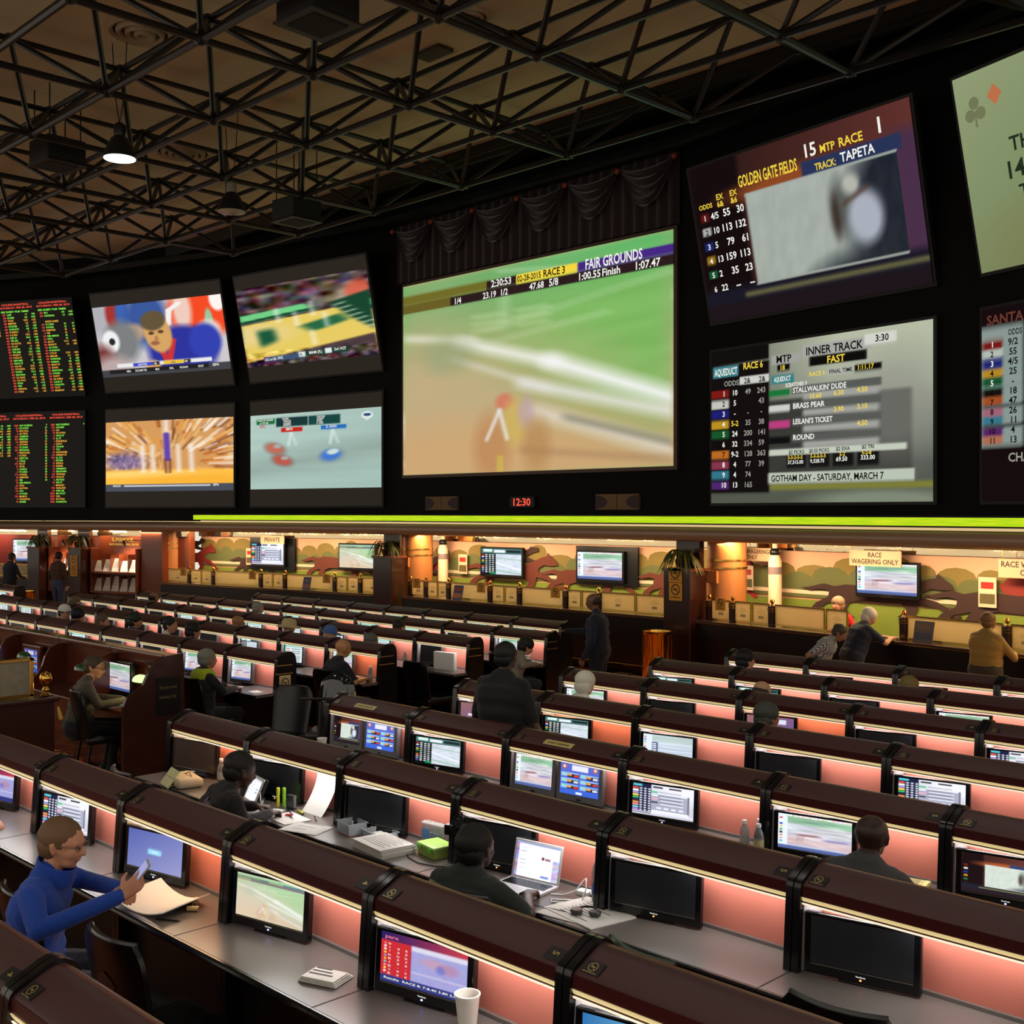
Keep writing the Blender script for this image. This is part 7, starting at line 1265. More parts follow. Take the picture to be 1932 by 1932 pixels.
chair(-6.78, 10.37, 0, 'black vinyl chair of the balding man'); chair(-5.93, 11.92, 0, 'black vinyl chair of the fair-haired person'); chair(-8.02, 11.92, 0, 'black vinyl chair of the dark-haired person in the far right row')
for lab, x, row in (('farthest balding head', -22.78, 7), ('bald tan-headed person', -16.96, 6), ('short grey-haired person of the far row', -18.78, 7), ('person in the sun hat', -15.47, 6), ('person in the blue cap', -14.41, 6), ('dark-haired person of the track suit row', -14.62, 7), ('grey-haired person behind the jersey man', -13.35, 6), ('chin-resting man', -16.41, 5), ('black-haired man in pale shirt', -15.69, 5), ('man in the football shirt', -17.52, 5), ('person in the dark blue jacket', -18.72, 5), ('person in the navy hood', -19.59, 5), ('person in the white mesh cap', -20.13, 5), ('grey-brown haired person', -23.09, 6)):
    chair(x, row_y(row) - 0.46, 0, 'black vinyl chair of the ' + lab)
# mobility scooter style seat in the aisle
t = thing('mobility_scooter', 'glossy black and blue mobility scooter parked in the aisle', 'scooter', (-10.05, 7.25, floor_z(7.25)), R(-140)); MG = mat('scooter_gloss', rgb(10, 14, 26), 0.10, spec=0.7, coat=0.6)
q = MB(); q.bbox(-0.24, 0.24, -0.42, 0.42, 0.14, 0.34, 0.08, seg=3); q.obj('chassis', MG, t, True); q = MB(); q.bbox(-0.23, 0.23, -0.30, 0.14, 0.50, 0.60, 0.04, seg=3); q.obj('seat', M_VINYL, t, True); q = MB(); q.cap((0, -0.36, 0.66), (0, -0.44, 0.98), 0.20, 0.17); q.v = [(x * 1.15, -0.36 + (y + 0.36) * 0.42, z) for x, y, z in q.v]; q.obj('seat_back', MG, t, True)
q = MB(); q.tube([(0, 0.40, 0.30), (0, 0.30, 0.95)], 0.025, 8); q.obj('tiller', M_BLACK, t, True); q = MB(); q.tube([(-0.22, 0.26, 0.97), (0, 0.31, 0.98), (0.22, 0.26, 0.97)], 0.016, 8); q.obj('handlebar', M_STEEL, t, True); q = MB(); q.box(-0.03, 0.03, -0.30, -0.24, 0.34, 0.52); q.obj('seat_post', M_BLACK, t)
for x, y in ((-0.25, -0.30), (0.25, -0.30), (-0.2, 0.36), (0.2, 0.36)):
    q = MB(); q.lathe([(0.05, -0.035), (0.12, -0.03), (0.13, 0.0), (0.12, 0.03), (0.05, 0.035)], 16); q.v = [(z_ + x, y_ + y, x_ + 0.13) for x_, y_, z_ in q.v]; q.obj('wheel', M_BLACK, t, True)
# ---------------------------------------------------------------- things on the desks
M_PAPER = mat('paper', rgb(238, 236, 232), 0.7); M_NEWS = mat('newsprint_paper', rgb(216, 214, 208), 0.8, noise=0.10, nscale=60); M_CLEAR = mat('clear_plastic', rgb(235, 240, 246), 0.05, trans=1.0, ior=1.2); M_WCAP = mat('white_plastic', rgb(236, 236, 236), 0.35); M_INK = mat('ink_grey', rgb(90, 88, 90), 0.8)
def dz(y): return floor_z(y) + DESK
def on(row): return floor_z(row_y(row)) + DESK + 0.001
def cup(x, row, y, label, s=1.0):
    t = thing('foam_cup', label, 'cup', (x, y, on(row))); q = MB(); q.lathe([(0.030 * s, 0), (0.031 * s, 0.004), (0.043 * s, 0.112 * s), (0.046 * s, 0.116 * s), (0.046 * s, 0.122 * s), (0.041 * s, 0.122 * s), (0.039 * s, 0.105 * s), (0.028 * s, 0.008)], 24); q.obj('cup_wall', mat('foam_white', rgb(240, 236, 228), 0.6), t, True); q = MB(); q.lathe([(0.001, 0.085 * s), (0.036 * s, 0.085 * s), (0.036 * s, 0.086 * s)], 20); q.obj('coffee', mat('coffee', rgb(70, 44, 26), 0.2), t)
cup(-3.42, 1, 3.14, 'white foam cup beside the red odds screen', 1.15); cup(-8.47, 3, 6.04, 'white foam cup before the twin consoles', 1.0); cup(-11.72 - 0.42, 7, 12.36, 'small clear cup at the hooded man', 0.8)
def bottle(x, y, row, label, s=1.0, band=None, group=None):
    t = thing('water_bottle', label, 'bottle', (x, y, on(row)), 0, group); q = MB(); q.lathe([(0.026 * s, 0), (0.031 * s, 0.008), (0.031 * s, 0.06), (0.029 * s, 0.068), (0.031 * s, 0.076), (0.031 * s, 0.12 * s), (0.024 * s, 0.15 * s), (0.013 * s, 0.168 * s), (0.013 * s, 0.178 * s)], 18); q.obj('body', mat('bottle_plastic', rgb(206, 214, 222), 0.1, trans=0.75, ior=1.25), t, True); q = MB(); q.lathe([(0.015 * s, 0.176 * s), (0.015 * s, 0.196 * s), (0.012 * s, 0.198 * s)], 14); q.obj('screw_cap', M_WCAP, t, True)
    q = MB(); q.lathe([(0.0316 * s, 0.045), (0.0316 * s, 0.10)], 18); q.obj('paper_label', band or mat('label_grey', rgb(176, 176, 176), 0.5), t, True)
bottle(-4.13, 6.13, 3, 'small water bottle with white cap at the left of the trio by the race monitor'); bottle(-4.08, 6.22, 3, 'small water bottle with white cap at the back of the trio by the race monitor'); bottle(-4.02, 6.12, 3, 'small water bottle with crest label at the right of the trio', 1.0, mat('label_crest', rgb(190, 180, 130), 0.4))
bottle(-7.72, 4.74, 2, 'water bottle with blue cap area beside the post of the beige-bag carrel', 1.05, mat('label_blue', rgb(150, 160, 206), 0.4)); bottle(-7.90, 4.70, 2, 'water bottle in front of the brown dark screen'); bottle(-7.84, 4.77, 2, 'water bottle touching the one before the brown screen'); bottle(-4.10, 4.72, 2, 'tall water bottle with a blue and red label by the laptop', 1.3, mat('label_bluered', rgb(60, 80, 160), 0.4)); bottle(-13.0, 10.72, 6, 'water bottle on the desk behind the end panel'); bottle(-11.9, 9.24, 5, 'brown-lit water bottle at the end carrel of the jersey man'); bottle(-11.98, 9.30, 5, 'second bottle beside the jersey man', 0.9)
def sheet(x, y, row, w, d, rz, label, m=None, th=0.003, name='paper_sheet', lines=0, cat='paper', curl=0.0, group=None):
    t = thing(name, label, cat, (x, y, on(row)), R(rz), group); q = MB(); n = 8; vs = []; fs = []
    for k in (0, 1):
        for i in range(n + 1):
            for j in (0, 1): u = i / n; vs.append((-w / 2 + w * u, -d / 2 + d * j, k * th + curl * (u - 0.5) ** 2 * (1 + 0.6 * j)))
    N = 2 * (n + 1)
    for i in range(n): a = 2 * i; fs += [(a, a + 1, a + 3, a + 2), (N + a, N + a + 2, N + a + 3, N + a + 1), (a, a + 2, N + a + 2, N + a), (a + 1, N + a + 1, N + a + 3, a + 3)]
    fs += [(0, N, N + 1, 1), (2 * n, 2 * n + 1, N + 2 * n + 1, N + 2 * n)]; q.add(vs, fs); q.obj('page', m or M_PAPER, t, True)
    if lines:
        q = MB()
        for i in range(lines): yy = d * (0.42 - 0.84 * i / lines); q.box(-w * 0.3, w * (0.26 - 0.1 * (i % 3)), yy, yy + d * 0.018, th + 0.0004, th + 0.001)
        if curl == 0: tag(q.obj('print_lines', M_INK, t), kind='stuff')
    return t
def stack(x, y, row, w, d, h, rz, label, n=6, m=None):
    t = thing('paper_stack', label, 'papers', (x, y, on(row)), R(rz)); rr = random.Random(int(x * 100))
    for i in range(n): q = MB(); a, b = rr.uniform(-.008, .008), rr.uniform(-.008, .008); q.box(-w / 2 + a, w / 2 + a, -d / 2 + b, d / 2 + b, h * i / n + 0.0005, h * (i + 1) / n - 0.0008); q.obj('paper_section', m or M_NEWS, t)
    q = MB()
    for i in range(9): yy = d * (0.40 - 0.8 * i / 9); q.box(-w * 0.4, w * (0.38 - 0.1 * (i % 2)), yy, yy + 0.004, h, h + 0.0006)
    tag(q.obj('print_lines', M_INK, t), kind='stuff')
# row 1
sheet(-5.62, 2.99, 1, 0.42, 0.30, 8, 'open white racing programme under the hands of the man in blue', M_PAPER, 0.006, 'racing_programme', 0, 'paper', 0.15); sheet(-5.86, 3.05, 1, 0.26, 0.22, -14, 'white sheet tucked beneath the racing programme', None, 0.003, lines=8)
t = thing('folded_newspaper', 'small folded white newspaper on the desk by the post of the red odds carrel', 'newspaper', (-4.22, 3.03, on(1)), R(20))
for i in range(4): q = MB(); q.bbox(-0.10 + 0.006 * i, 0.10 - 0.004 * i, -0.075, 0.075 - 0.01 * i, 0.007 * i + 0.0005, 0.007 * i + 0.0065, 0.003, seg=1); q.obj('fold', M_NEWS, t)
q = MB()
for i in range(3): q.box(-0.07, 0.05 - 0.02 * i, -0.03 + 0.03 * i, -0.018 + 0.03 * i, 0.0281, 0.029)
tag(q.obj('headline', M_INK, t), kind='stuff')
def pen(x, y, row, rz, label, m, L=0.14, r=0.0045):
    t = thing('pen', label, 'pen', (x, y, on(row) + r), R(rz)); q = MB(); q.tube([(-L / 2, 0, 0), (L / 2 - 0.02, 0, 0)], r, 8); q.obj('barrel', m, t, True); q = MB(); q.tube([(L / 2 - 0.02, 0, 0), (L / 2, 0, 0)], [r * 0.9, r * 0.25], 8); q.obj('tip', M_STEEL, t, True); q = MB(); q.box(-L / 2 + 0.005, -L / 2 + 0.045, -0.0015, 0.0015, r, r + 0.002); q.obj('clip', M_STEEL, t)
pen(-5.38, 2.90, 1, 30, 'black ballpoint pen on the desk of the man in blue', M_BLACK)
for x, y, rz, lab in ((-5.50, 3.12, -35, 'cream cork tube lying by the blue screen'), (-5.42, 3.06, 40, 'second shorter cream cork tube by the pen')):
    t = thing('cork_tube', lab, 'tube', (x, y, on(1) + 0.014), R(rz)); q = MB(); L = 0.085 if rz < 0 else 0.06; q.tube([(-L / 2, 0, 0), (L / 2, 0, 0)], 0.013, 14); q.obj('tube_body', mat('cork_cream', rgb(222, 196, 140), 0.6), t, True); q = MB(); q.tube([(L / 2, 0, 0), (L / 2 + 0.001, 0, 0)], 0.009, 12); q.obj('dark_end', M_INK, t)
def crumple(x, y, row, s, label, m, name='crumpled_paper', cat='paper'):
    q = MB(); rr = random.Random(int(abs(x) * 77)); q.ell((0, 0, s[2]), s, 12, 8); q.v = [(a * rr.uniform(.75, 1.15), b * rr.uniform(.75, 1.15), max(0, c * rr.uniform(.8, 1.12))) for a, b, c in q.v]; o = q.obj(name, m, None); o.location = (x, y, on(row)); tag(o, label, cat)
crumple(-6.40, 3.13, 1, (0.03, 0.025, 0.016), 'small crumpled white napkin near the post of the blue screen', M_PAPER); crumple(-7.62, 3.20, 1, (0.07, 0.05, 0.06), 'crumpled brown paper bag on the desk', mat('brown_paper', rgb(206, 166, 92), 0.7), 'paper_bag', 'bag')
t = ROWS[1, 0]; q = MB(); q.box(1.00, 1.09, 0.172, 0.178, 0.90, 1.0); p = q.obj('no_smoking_card', M_BLACK, t); q = MB()
for i, s_ in enumerate(('NO', 'SMOKING', '10')): text_into(q, s_, 1.045, 0.972 - 0.028 * i, 0.018, 0.1712, None, 'c', 0, 0.08)
q.obj('card_lettering', mat('card_yellow', rgb(236, 200, 60), 0.5), p)
# row 2
t = thing('tote_bag', 'soft beige document bag with a highlighted sheet on it', 'bag', (-8.10, 4.50, on(2)), R(-12)); q = MB(); q.bbox(-0.17, 0.17, -0.10, 0.10, 0, 0.07, 0.03, seg=3); q.obj('bag_body', mat('bag_beige', rgb(206, 188, 160), 0.7), t, True); q = MB(); q.box(-0.16, 0.06, -0.13, -0.09, 0.01, 0.012); q.M = Matrix.Translation((-0.05, -0.105, 0.04)) @ Matrix.Rotation(R(52), 4, 'X'); q.box(-0.11, 0.11, -0.07, 0.09, 0.0, 0.003); q.obj('highlighted_sheet', mat('sheet_yellowish', rgb(228, 226, 170), 0.7, noise=0.2, nscale=25), t); q = MB(); q.tube([(-0.06, 0.02, 0.068), (0.0, 0.04, 0.09), (0.08, 0.03, 0.068)], 0.004, 6); q.obj('strap', mat('strap_brown', rgb(140, 90, 50), 0.6), t, True)
t = thing('tablet_computer', 'white tablet computer with glowing page propped in its dark case', 'tablet', (-7.28, 4.55, on(2)), R(-14)); t.rotation_euler = (R(-24), 0, R(-14))
q = MB(); q.bbox(-0.125, 0.125, 0.0, 0.010, 0.0, 0.19, 0.004); q.obj('tablet_body', M_WCAP, t); q = MB(); q.bbox(-0.10, 0.165, 0.012, 0.024, -0.002, 0.20, 0.006); q.obj('folio_case', mat('case_navy', rgb(16, 18, 28), 0.5), t); inst('tablet_screen', scr_mesh('web', 0.205, 0.155, 1.1), t, (-0.1025, -0.001, 0.018))
q = MB(); q.tube([(0.12, 0.0, 0.09), (0.17, -0.01, 0.10), (0.20, 0.0, 0.06), (0.19, 0.03, 0.02), (0.17, 0.03, 0.06)], 0.004, 6); q.obj('charging_cable', M_WCAP, t, True)
for x, y, lab, c in ((-7.02, 4.63, 'yellow highlighter pen standing upright', rgb(226, 226, 60)), (-6.99, 4.66, 'green highlighter pen standing upright', rgb(150, 220, 60))):
    t = thing('highlighter', lab, 'highlighter', (x, y, on(2))); q = MB(); q.lathe([(0.012, 0), (0.012, 0.085), (0.009, 0.095)], 12); q.obj('barrel', mat('hl_%d' % int(c[0] * 999), c, 0.4), t, True); q = MB(); q.lathe([(0.0128, 0.09), (0.0128, 0.13), (0.010, 0.135)], 12); q.obj('cap', mat('hlc_%d' % int(c[0] * 999), tuple(v * 0.85 for v in c), 0.35), t, True)
t = thing('black_box', 'small upright black box with silver edge on the desk', 'box', (-6.90, 4.66, on(2)), R(10)); q = MB(); q.bbox(-0.035, 0.035, -0.015, 0.015, 0, 0.10, 0.004); q.obj('box_body', mat('box_black', rgb(40, 42, 46), 0.3), t); q = MB(); q.box(0.0352, 0.037, -0.012, 0.012, 0.01, 0.095); q.obj('silver_edge', M_SILVER, t)
t = thing('printed_sheet', 'tall white printed sheet hung against the salmon panel', 'paper', (-6.68, 4.83, on(2)), 0); n = 8; q = MB(); vs = []; fs = []
for i in range(n + 1):
    u = i / n; vs += [(-0.12, -0.14 * (1 - u) ** 2 - 0.012, 0.30 * u), (0.115, -0.14 * (1 - u) ** 2 - 0.012, 0.30 * u)]
for i in range(n): fs.append((2 * i, 2 * i + 1, 2 * i + 3, 2 * i + 2))
q.add(vs, fs); q.obj('page', M_PAPER, t, True)
for k in range(3):
    q = MB()
    for i in range(10): q.box(-0.08 + 0.07 * k, -0.076 + 0.07 * k, -0.0165, -0.0155, 0.12 + 0.016 * i, 0.13 + 0.016 * i)
    tag(q.obj('print_column', M_INK, t), kind='stuff')
sheet(-6.98, 4.47, 2, 0.26, 0.20, 24, 'white form sheet by the elbow of the hunched man', lines=9); sheet(-6.70, 4.50, 2, 0.28, 0.20, -6, 'white sheet under the red scissors', lines=0); sheet(-6.40, 4.44, 2, 0.30, 0.21, 18, 'blank white sheet near the seat of the empty bay', lines=3); pen(-7.05, 4.49, 2, 55, 'green pen on the form sheet', mat('pen_green', rgb(40, 130, 90), 0.4)); pen(-6.83, 4.60, 2, -25, 'black and blue pen by the black box', mat('pen_navy', rgb(40, 46, 90), 0.4)); pen(-6.55, 4.62, 2, -30, 'dark red pen by the tall sheet', mat('pen_red', rgb(120, 36, 46), 0.4)); pen(-6.75, 4.64, 2, -18, 'yellow highlighter pen lying on the sheets', mat('pen_yellow', rgb(226, 226, 60), 0.4), 0.13, 0.008)
t = thing('scissors', 'red-handled scissors on the white sheet', 'scissors', (-6.72, 4.53, on(2) + 0.006), R(-20))
for sy in (-1, 1):
    q = MB(); q.tube([(-0.03 + 0.02 * math.cos(a), sy * 0.014 + 0.012 * math.sin(a), 0.004) for a in np.linspace(0, 2 * PI, 12)], 0.004, 6, False); q.obj('handle', mat('scissor_red', rgb(206, 40, 46), 0.35), t, True); q = MB(); q.tube([(-0.01, sy * 0.008, 0.004), (0.08, -sy * 0.004, 0.004)], [0.004, 0.001], 5); q.obj('blade', M_STEEL, t, True)
def tub(x, y, row, w, d, h, label, lidc=None, name='plastic_tub', col=rgb(220, 228, 238)):
    t = thing(name, label, 'container', (x, y, on(row)), R(-10)); m = mat('tub_%d_%d' % (int(col[0] * 999), int(col[2] * 999)), col, 0.15, trans=0.55, ior=1.2); q = MB(); a, b = w / 2, d / 2; q.bbox(-a, a, -b, b, 0, 0.006, 0.002, seg=1); q.bbox(-a, -a + 0.004, -b, b, 0.005, h, 0.001, seg=1); q.bbox(a - 0.004, a, -b, b, 0.005, h, 0.001, seg=1); q.bbox(-a, a, -b, -b + 0.004, 0.005, h, 0.001, seg=1); q.bbox(-a, a, b - 0.004, b, 0.005, h, 0.001, seg=1); q.bbox(-a - 0.008, a + 0.008, -b - 0.008, -b + 0.004, h - 0.006, h, 0.001, seg=1); q.bbox(-a - 0.008, a + 0.008, b - 0.004, b + 0.008, h - 0.006, h, 0.001, seg=1); q.obj('tub_walls', m, t, True)
    return t
t = tub(-6.12, 4.60, 2, 0.17, 0.13, 0.075, 'round-cornered clear tub of odds and ends on a brown coaster'); q = MB(); q.ell((0, 0, 0.03), (0.06, 0.045, 0.022), 12, 6); q.obj('odds_and_ends', mat('trinkets', rgb(110, 110, 96), 0.6, noise=0.6, nscale=60), t, True); q = MB(); q.tube([(-0.03, 0.02, 0.03), (0.05, -0.02, 0.085)], 0.004, 6); q.obj('white_stick', M_WCAP, t)
q = MB(); q.bbox(-0.10, 0.10, -0.08, 0.08, -0.0, 0.0006, 0.0002, seg=1); q.obj('coaster', mat('coaster_brown', rgb(120, 66, 46), 0.6), t)
t = tub(-5.90, 4.66, 2, 0.20, 0.15, 0.045, 'shallow clear tray holding cards beside the paper stack', None, 'plastic_tray'); q = MB(); q.box(-0.05, 0.05, -0.03, 0.03, 0.022, 0.026); q.obj('cards', M_PAPER, t); q = MB(); q.box(-0.06, 0.02, -0.05, -0.03, 0.01, 0.018); q.obj('wallet', mat('wallet_brown', rgb(130, 100, 70), 0.6), t)
stack(-5.66, 4.50, 2, 0.34, 0.24, 0.055, -8, 'thick pile of folded racing papers on the desk')
t = thing('battery_bag', 'clear zip bag of batteries standing against the salmon panel', 'bag', (-5.52, 4.78, on(2)), R(4)); q = MB(); q.bbox(-0.10, 0.10, -0.015, 0.045, 0, 0.14, 0.014, seg=3); q.obj('clear_bag', mat('bag_clear', rgb(206, 206, 206), 0.12, trans=0.6, ior=1.15, bump=0.5, bscale=30), t, True); q = MB(); q.box(-0.08, -0.02, -0.0165, -0.0152, 0.04, 0.10); q.obj('blue_pack', mat('pack_blue', rgb(70, 130, 190), 0.4), t)
for i in range(4): q = MB(); q.lathe([(0.008, 0), (0.008, 0.055)], 10, (0.0 + 0.02 * i, -0.018, 0.03)); q.obj('battery', mat('battery_silver', rgb(130, 140, 170), 0.3, metal=0.5), t, True)
t = tub(-5.36, 4.66, 2, 0.19, 0.14, 0.06, 'green-lidded lunch box beside the post', None, 'lunch_box', rgb(206, 236, 120)); q = MB(); q.bbox(-0.102, 0.102, -0.078, 0.078, 0.058, 0.074, 0.008); q.obj('lid', mat('lid_green', rgb(170, 222, 110), 0.35), t, True)
for sx in (-1, 1): q = MB(); q.box(sx * 0.06 - 0.02, sx * 0.06 + 0.02, -0.084, -0.077, 0.040, 0.064); q.obj('clip', mat('clip_green', rgb(110, 200, 60), 0.35), t)
t = thing('clip_fan', 'black clip-on desk fan with wire cage fixed to the carrel post', 'fan', (-5.06, 4.60, on(2) + 0.225), R(14)); rF = 0.085
for i in range(26):
    a = 2 * PI * i / 26; q = MB(); q.tube([(0.012 * math.cos(a), -0.035, 0.012 * math.sin(a)), (rF * 0.7 * math.cos(a), -0.028, rF * 0.7 * math.sin(a)), (rF * math.cos(a), 0.0, rF * math.sin(a)), (rF * 0.7 * math.cos(a), 0.028, rF * 0.7 * math.sin(a)), (0.02 * math.cos(a), 0.035, 0.02 * math.sin(a))], 0.0014, 4); q.obj('cage_wire', M_BLACK, t)
q = MB(); q.tube([(rF * math.cos(a), 0, rF * math.sin(a)) for a in np.linspace(0, 2 * PI, 33)], 0.003, 5, False); q.obj('cage_ring', M_BLACK, t, True); q = MB(); q.tube([(0, -0.04, 0), (0, 0.07, 0)], [0.018, 0.03], 12); q.obj('motor', M_BLACK, t, True)
for i in range(4): a = PI / 2 * i + 0.3; q = MB(); q.add([(0.012 * math.cos(a), 0, 0.012 * math.sin(a)), (0.07 * math.cos(a - .3), -0.008, 0.07 * math.sin(a - .3)), (0.072 * math.cos(a + .3), 0.01, 0.072 * math.sin(a + .3)), (0.014 * math.cos(a + .8), 0.004, 0.014 * math.sin(a + .8))], [(0, 1, 2, 3)]); q.obj('blade', mat('fan_blade', rgb(26, 28, 30), 0.3), t)
q = MB(); q.tube([(0, 0.05, -0.01), (-0.03, 0.06, -0.05), (-0.07, 0.04, -0.03)], 0.010, 6); q.obj('arm', M_BLACK, t, True); q = MB(); q.bbox(-0.125, -0.06, 0.0, 0.05, -0.05, 0.01, 0.006); q.obj('clamp', M_BLACK, t)
t = thing('laptop', 'open silver laptop with a bright white page', 'laptop', (-4.54, 4.58, on(2)), R(8)); q = MB(); q.bbox(-0.165, 0.165, -0.115, 0.115, 0, 0.016, 0.004); q.obj('base', mat('laptop_silver', rgb(206, 206, 210), 0.35, metal=0.3), t)
q = MB()
for r_ in range(5):
    for k in range(13): q.box(-0.145 + 0.0225 * k, -0.126 + 0.0225 * k, 0.0 + 0.020 * r_, 0.016 + 0.020 * r_, 0.016, 0.0185)
tag(q.obj('keyboard_keys', M_BEZEL, t), kind='stuff'); q = MB(); q.box(-0.045, 0.045, -0.095, -0.03, 0.016, 0.0165); q.obj('touch_pad', mat('pad_silver', rgb(190, 190, 196), 0.3), t)
li = MB(); li.bbox(-0.165, 0.165, 0.0, 0.007, 0.0, 0.215, 0.003); l_ = li.obj('lid', mat('laptop_silver', rgb(206, 206, 210), 0.35, metal=0.3), t); l_.location = (0, 0.113, 0.012); l_.rotation_euler = (R(-14), 0, 0); inst('display', scr_mesh('laptop', 0.30, 0.188, 1.25), l_, (-0.15, -0.001, 0.014))
def cable(pts, r, m, label, name='cable', cat='cable'): q = MB(); q.tube(pts, r, 6); o = q.obj(name, m, None, True); tag(o, label, cat); return o
zz = on(2) + 0.004
cable([(-4.36, 4.62, zz), (-4.30, 4.66, zz), (-4.24, 4.69, zz + 0.03), (-4.22, 4.73, zz + 0.08), (-4.19, 4.72, zz + 0.10), (-4.165, 4.69, zz + 0.06), (-4.17, 4.66, zz), (-4.22, 4.62, zz), (-4.30, 4.56, zz), (-4.27, 4.53, zz), (-4.22, 4.57, zz)], 0.004, M_WCAP, 'white looped charging cable beside the laptop'); t = thing('power_adapter', 'white square power adapter by the laptop', 'adapter', (-4.23, 4.75, on(2)), R(10)); q = MB(); q.bbox(-0.04, 0.04, -0.03, 0.03, 0, 0.026, 0.006); q.obj('adapter_body', M_WCAP, t); q = MB(); q.box(0.04, 0.05, -0.01, 0.01, 0.008, 0.018); q.obj('plug', M_WCAP, t)
cable([(-5.52, 4.56, zz), (-5.42, 4.50, zz), (-5.30, 4.47, zz), (-5.18, 4.50, zz), (-5.08, 4.58, zz), (-5.04, 4.63, zz + 0.05), (-5.05, 4.65, zz + 0.16)], 0.0035, M_BLACK, 'black fan cable trailing along the desk past the lunch box'); cable([(-4.70, 4.44, zz), (-4.60, 4.42, zz), (-4.50, 4.40, zz), (-4.40, 4.43, zz), (-4.43, 4.47, zz), (-4.38, 4.40, zz), (-4.25, 4.44, zz), (-4.10, 4.46, zz + 0.006)], 0.002, M_BLACK, 'thin black headphone lead in front of the laptop')
sheet(-4.02, 4.55, 2, 0.40, 0.30, -10, 'open grey newspaper spread under the headphones', M_NEWS, 0.006, 'open_newspaper', 10, 'newspaper'); sheet(-4.10, 4.47, 2, 0.26, 0.20, 6, 'folded newspaper sheet poking out from under the open one', M_NEWS, 0.003, 'newspaper_sheet', 0, 'newspaper')
t = thing('headphones', 'black headphones resting on the newspaper', 'headphones', (-4.00, 4.50, on(2) + 0.008), R(25))
for sx in (-1, 1): q = MB(); q.lathe([(0.012, -0.012), (0.030, -0.010), (0.033, 0.004), (0.028, 0.012)], 18); q.v = [(x_ + sx * 0.05, y_, z_ + 0.014) for x_, y_, z_ in q.v]; q.obj('ear_cup', mat('headphone_grey', rgb(60, 62, 64), 0.35), t, True)
q = MB(); q.tube([(0.05 * math.cos(a) * 1.15, 0.075 * math.sin(a), 0.018) for a in np.linspace(0, PI, 14)], 0.006, 6); q.obj('headband', M_BLACK, t, True)
t = thing('price_card', 'small white price card standing against the salmon panel', 'card', (-2.98, 4.80, on(2)), R(-4)); t.rotation_euler = (R(-18), 0, R(-4)); q = MB(); q.box(-0.03, 0.03, 0, 0.003, 0, 0.085); q.obj('card', M_PAPER, t); q = MB(); q.box(-0.022, 0.022, -0.001, 0, 0.05, 0.075); q.obj('printed_block', mat('card_navy', rgb(60, 66, 90), 0.6), t)
# row 3
sheet(-5.95, 6.00, 3, 0.24, 0.16, -6, 'white paper sheet below the left console of the papers carrel', lines=0); sheet(-5.62, 6.02, 3, 0.26, 0.14, 4, 'white paper sheet below the right console of the papers carrel', lines=0); sheet(-5.40, 6.05, 3, 0.18, 0.12, -12, 'long white paper slip at the end of the papers carrel', lines=0); sheet(-8.30, 6.02, 3, 0.2, 0.12, 8, 'white slip beside the foam cup', lines=0)
stack(-3.10, 6.22, 3, 0.22, 0.14, 0.03, 12, 'folded yellowish papers beyond the bald man', 5, mat('paper_yellowish', rgb(240, 220, 150), 0.7)); t = thing('remote_control', 'dark remote control on white papers by the post', 'remote', (-2.93, 6.22, on(3) + 0.006), R(70)); q = MB(); q.bbox(-0.07, 0.07, -0.025, 0.025, 0, 0.016, 0.005); q.obj('remote_body', mat('remote_dark', rgb(50, 50, 52), 0.4), t)
for i in range(3): q = MB(); q.lathe([(0.006, 0.016), (0.006, 0.018)], 10, (-0.04 + 0.035 * i, 0, 0)); q.obj('button', M_WCAP, t)
sheet(-2.95, 6.12, 3, 0.22, 0.18, 4, 'white sheets under the remote control', lines=0); crumple(-3.06, 6.12, 3, (0.03, 0.025, 0.02), 'small blue and green wrapper by the remote control', mat('wrapper', rgb(70, 110, 150), 0.3, noise=0.6, nscale=50), 'sweet_wrapper', 'wrapper'); sheet(-3.55, 6.05, 3, 0.26, 0.16, -4, 'bright white programme under the race monitor', lines=0)
# row 4 and left block papers
sheet(-6.38, 7.62, 4, 0.20, 0.14, -10, 'white sheet in the orange-lit carrel', lines=0); t = thing('white_box', 'upright white cardboard box beside the dark end monitor', 'box', (-12.22, 10.80, on(6)), R(6)); q = MB(); q.box(-0.19, 0.19, -0.03, 0.03, 0, 0.24); q.obj('carton', M_PAPER, t); q = MB(); q.box(-0.192, -0.188, -0.031, 0.031, 0, 0.24); q.obj('yellow_edge', mat('edge_yellow', rgb(236, 220, 90), 0.5), t)
sheet(-12.55, 7.62, 4, 0.22, 0.16, 12, 'white papers beside the man with the yellow-green yoke', lines=0); sheet(-12.0, 7.60, 4, 0.18, 0.12, -8, 'white slip on the end desk near the no-smoking end panel', lines=0); stack(-12.45, 9.15, 5, 0.24, 0.18, 0.05, 5, 'pile of white papers by the jersey man', 4, M_PAPER); crumple(-12.0, 12.25, 7, (0.10, 0.06, 0.03), 'heap of white wrappers and papers at the hooded man', M_PAPER, 'paper_heap')
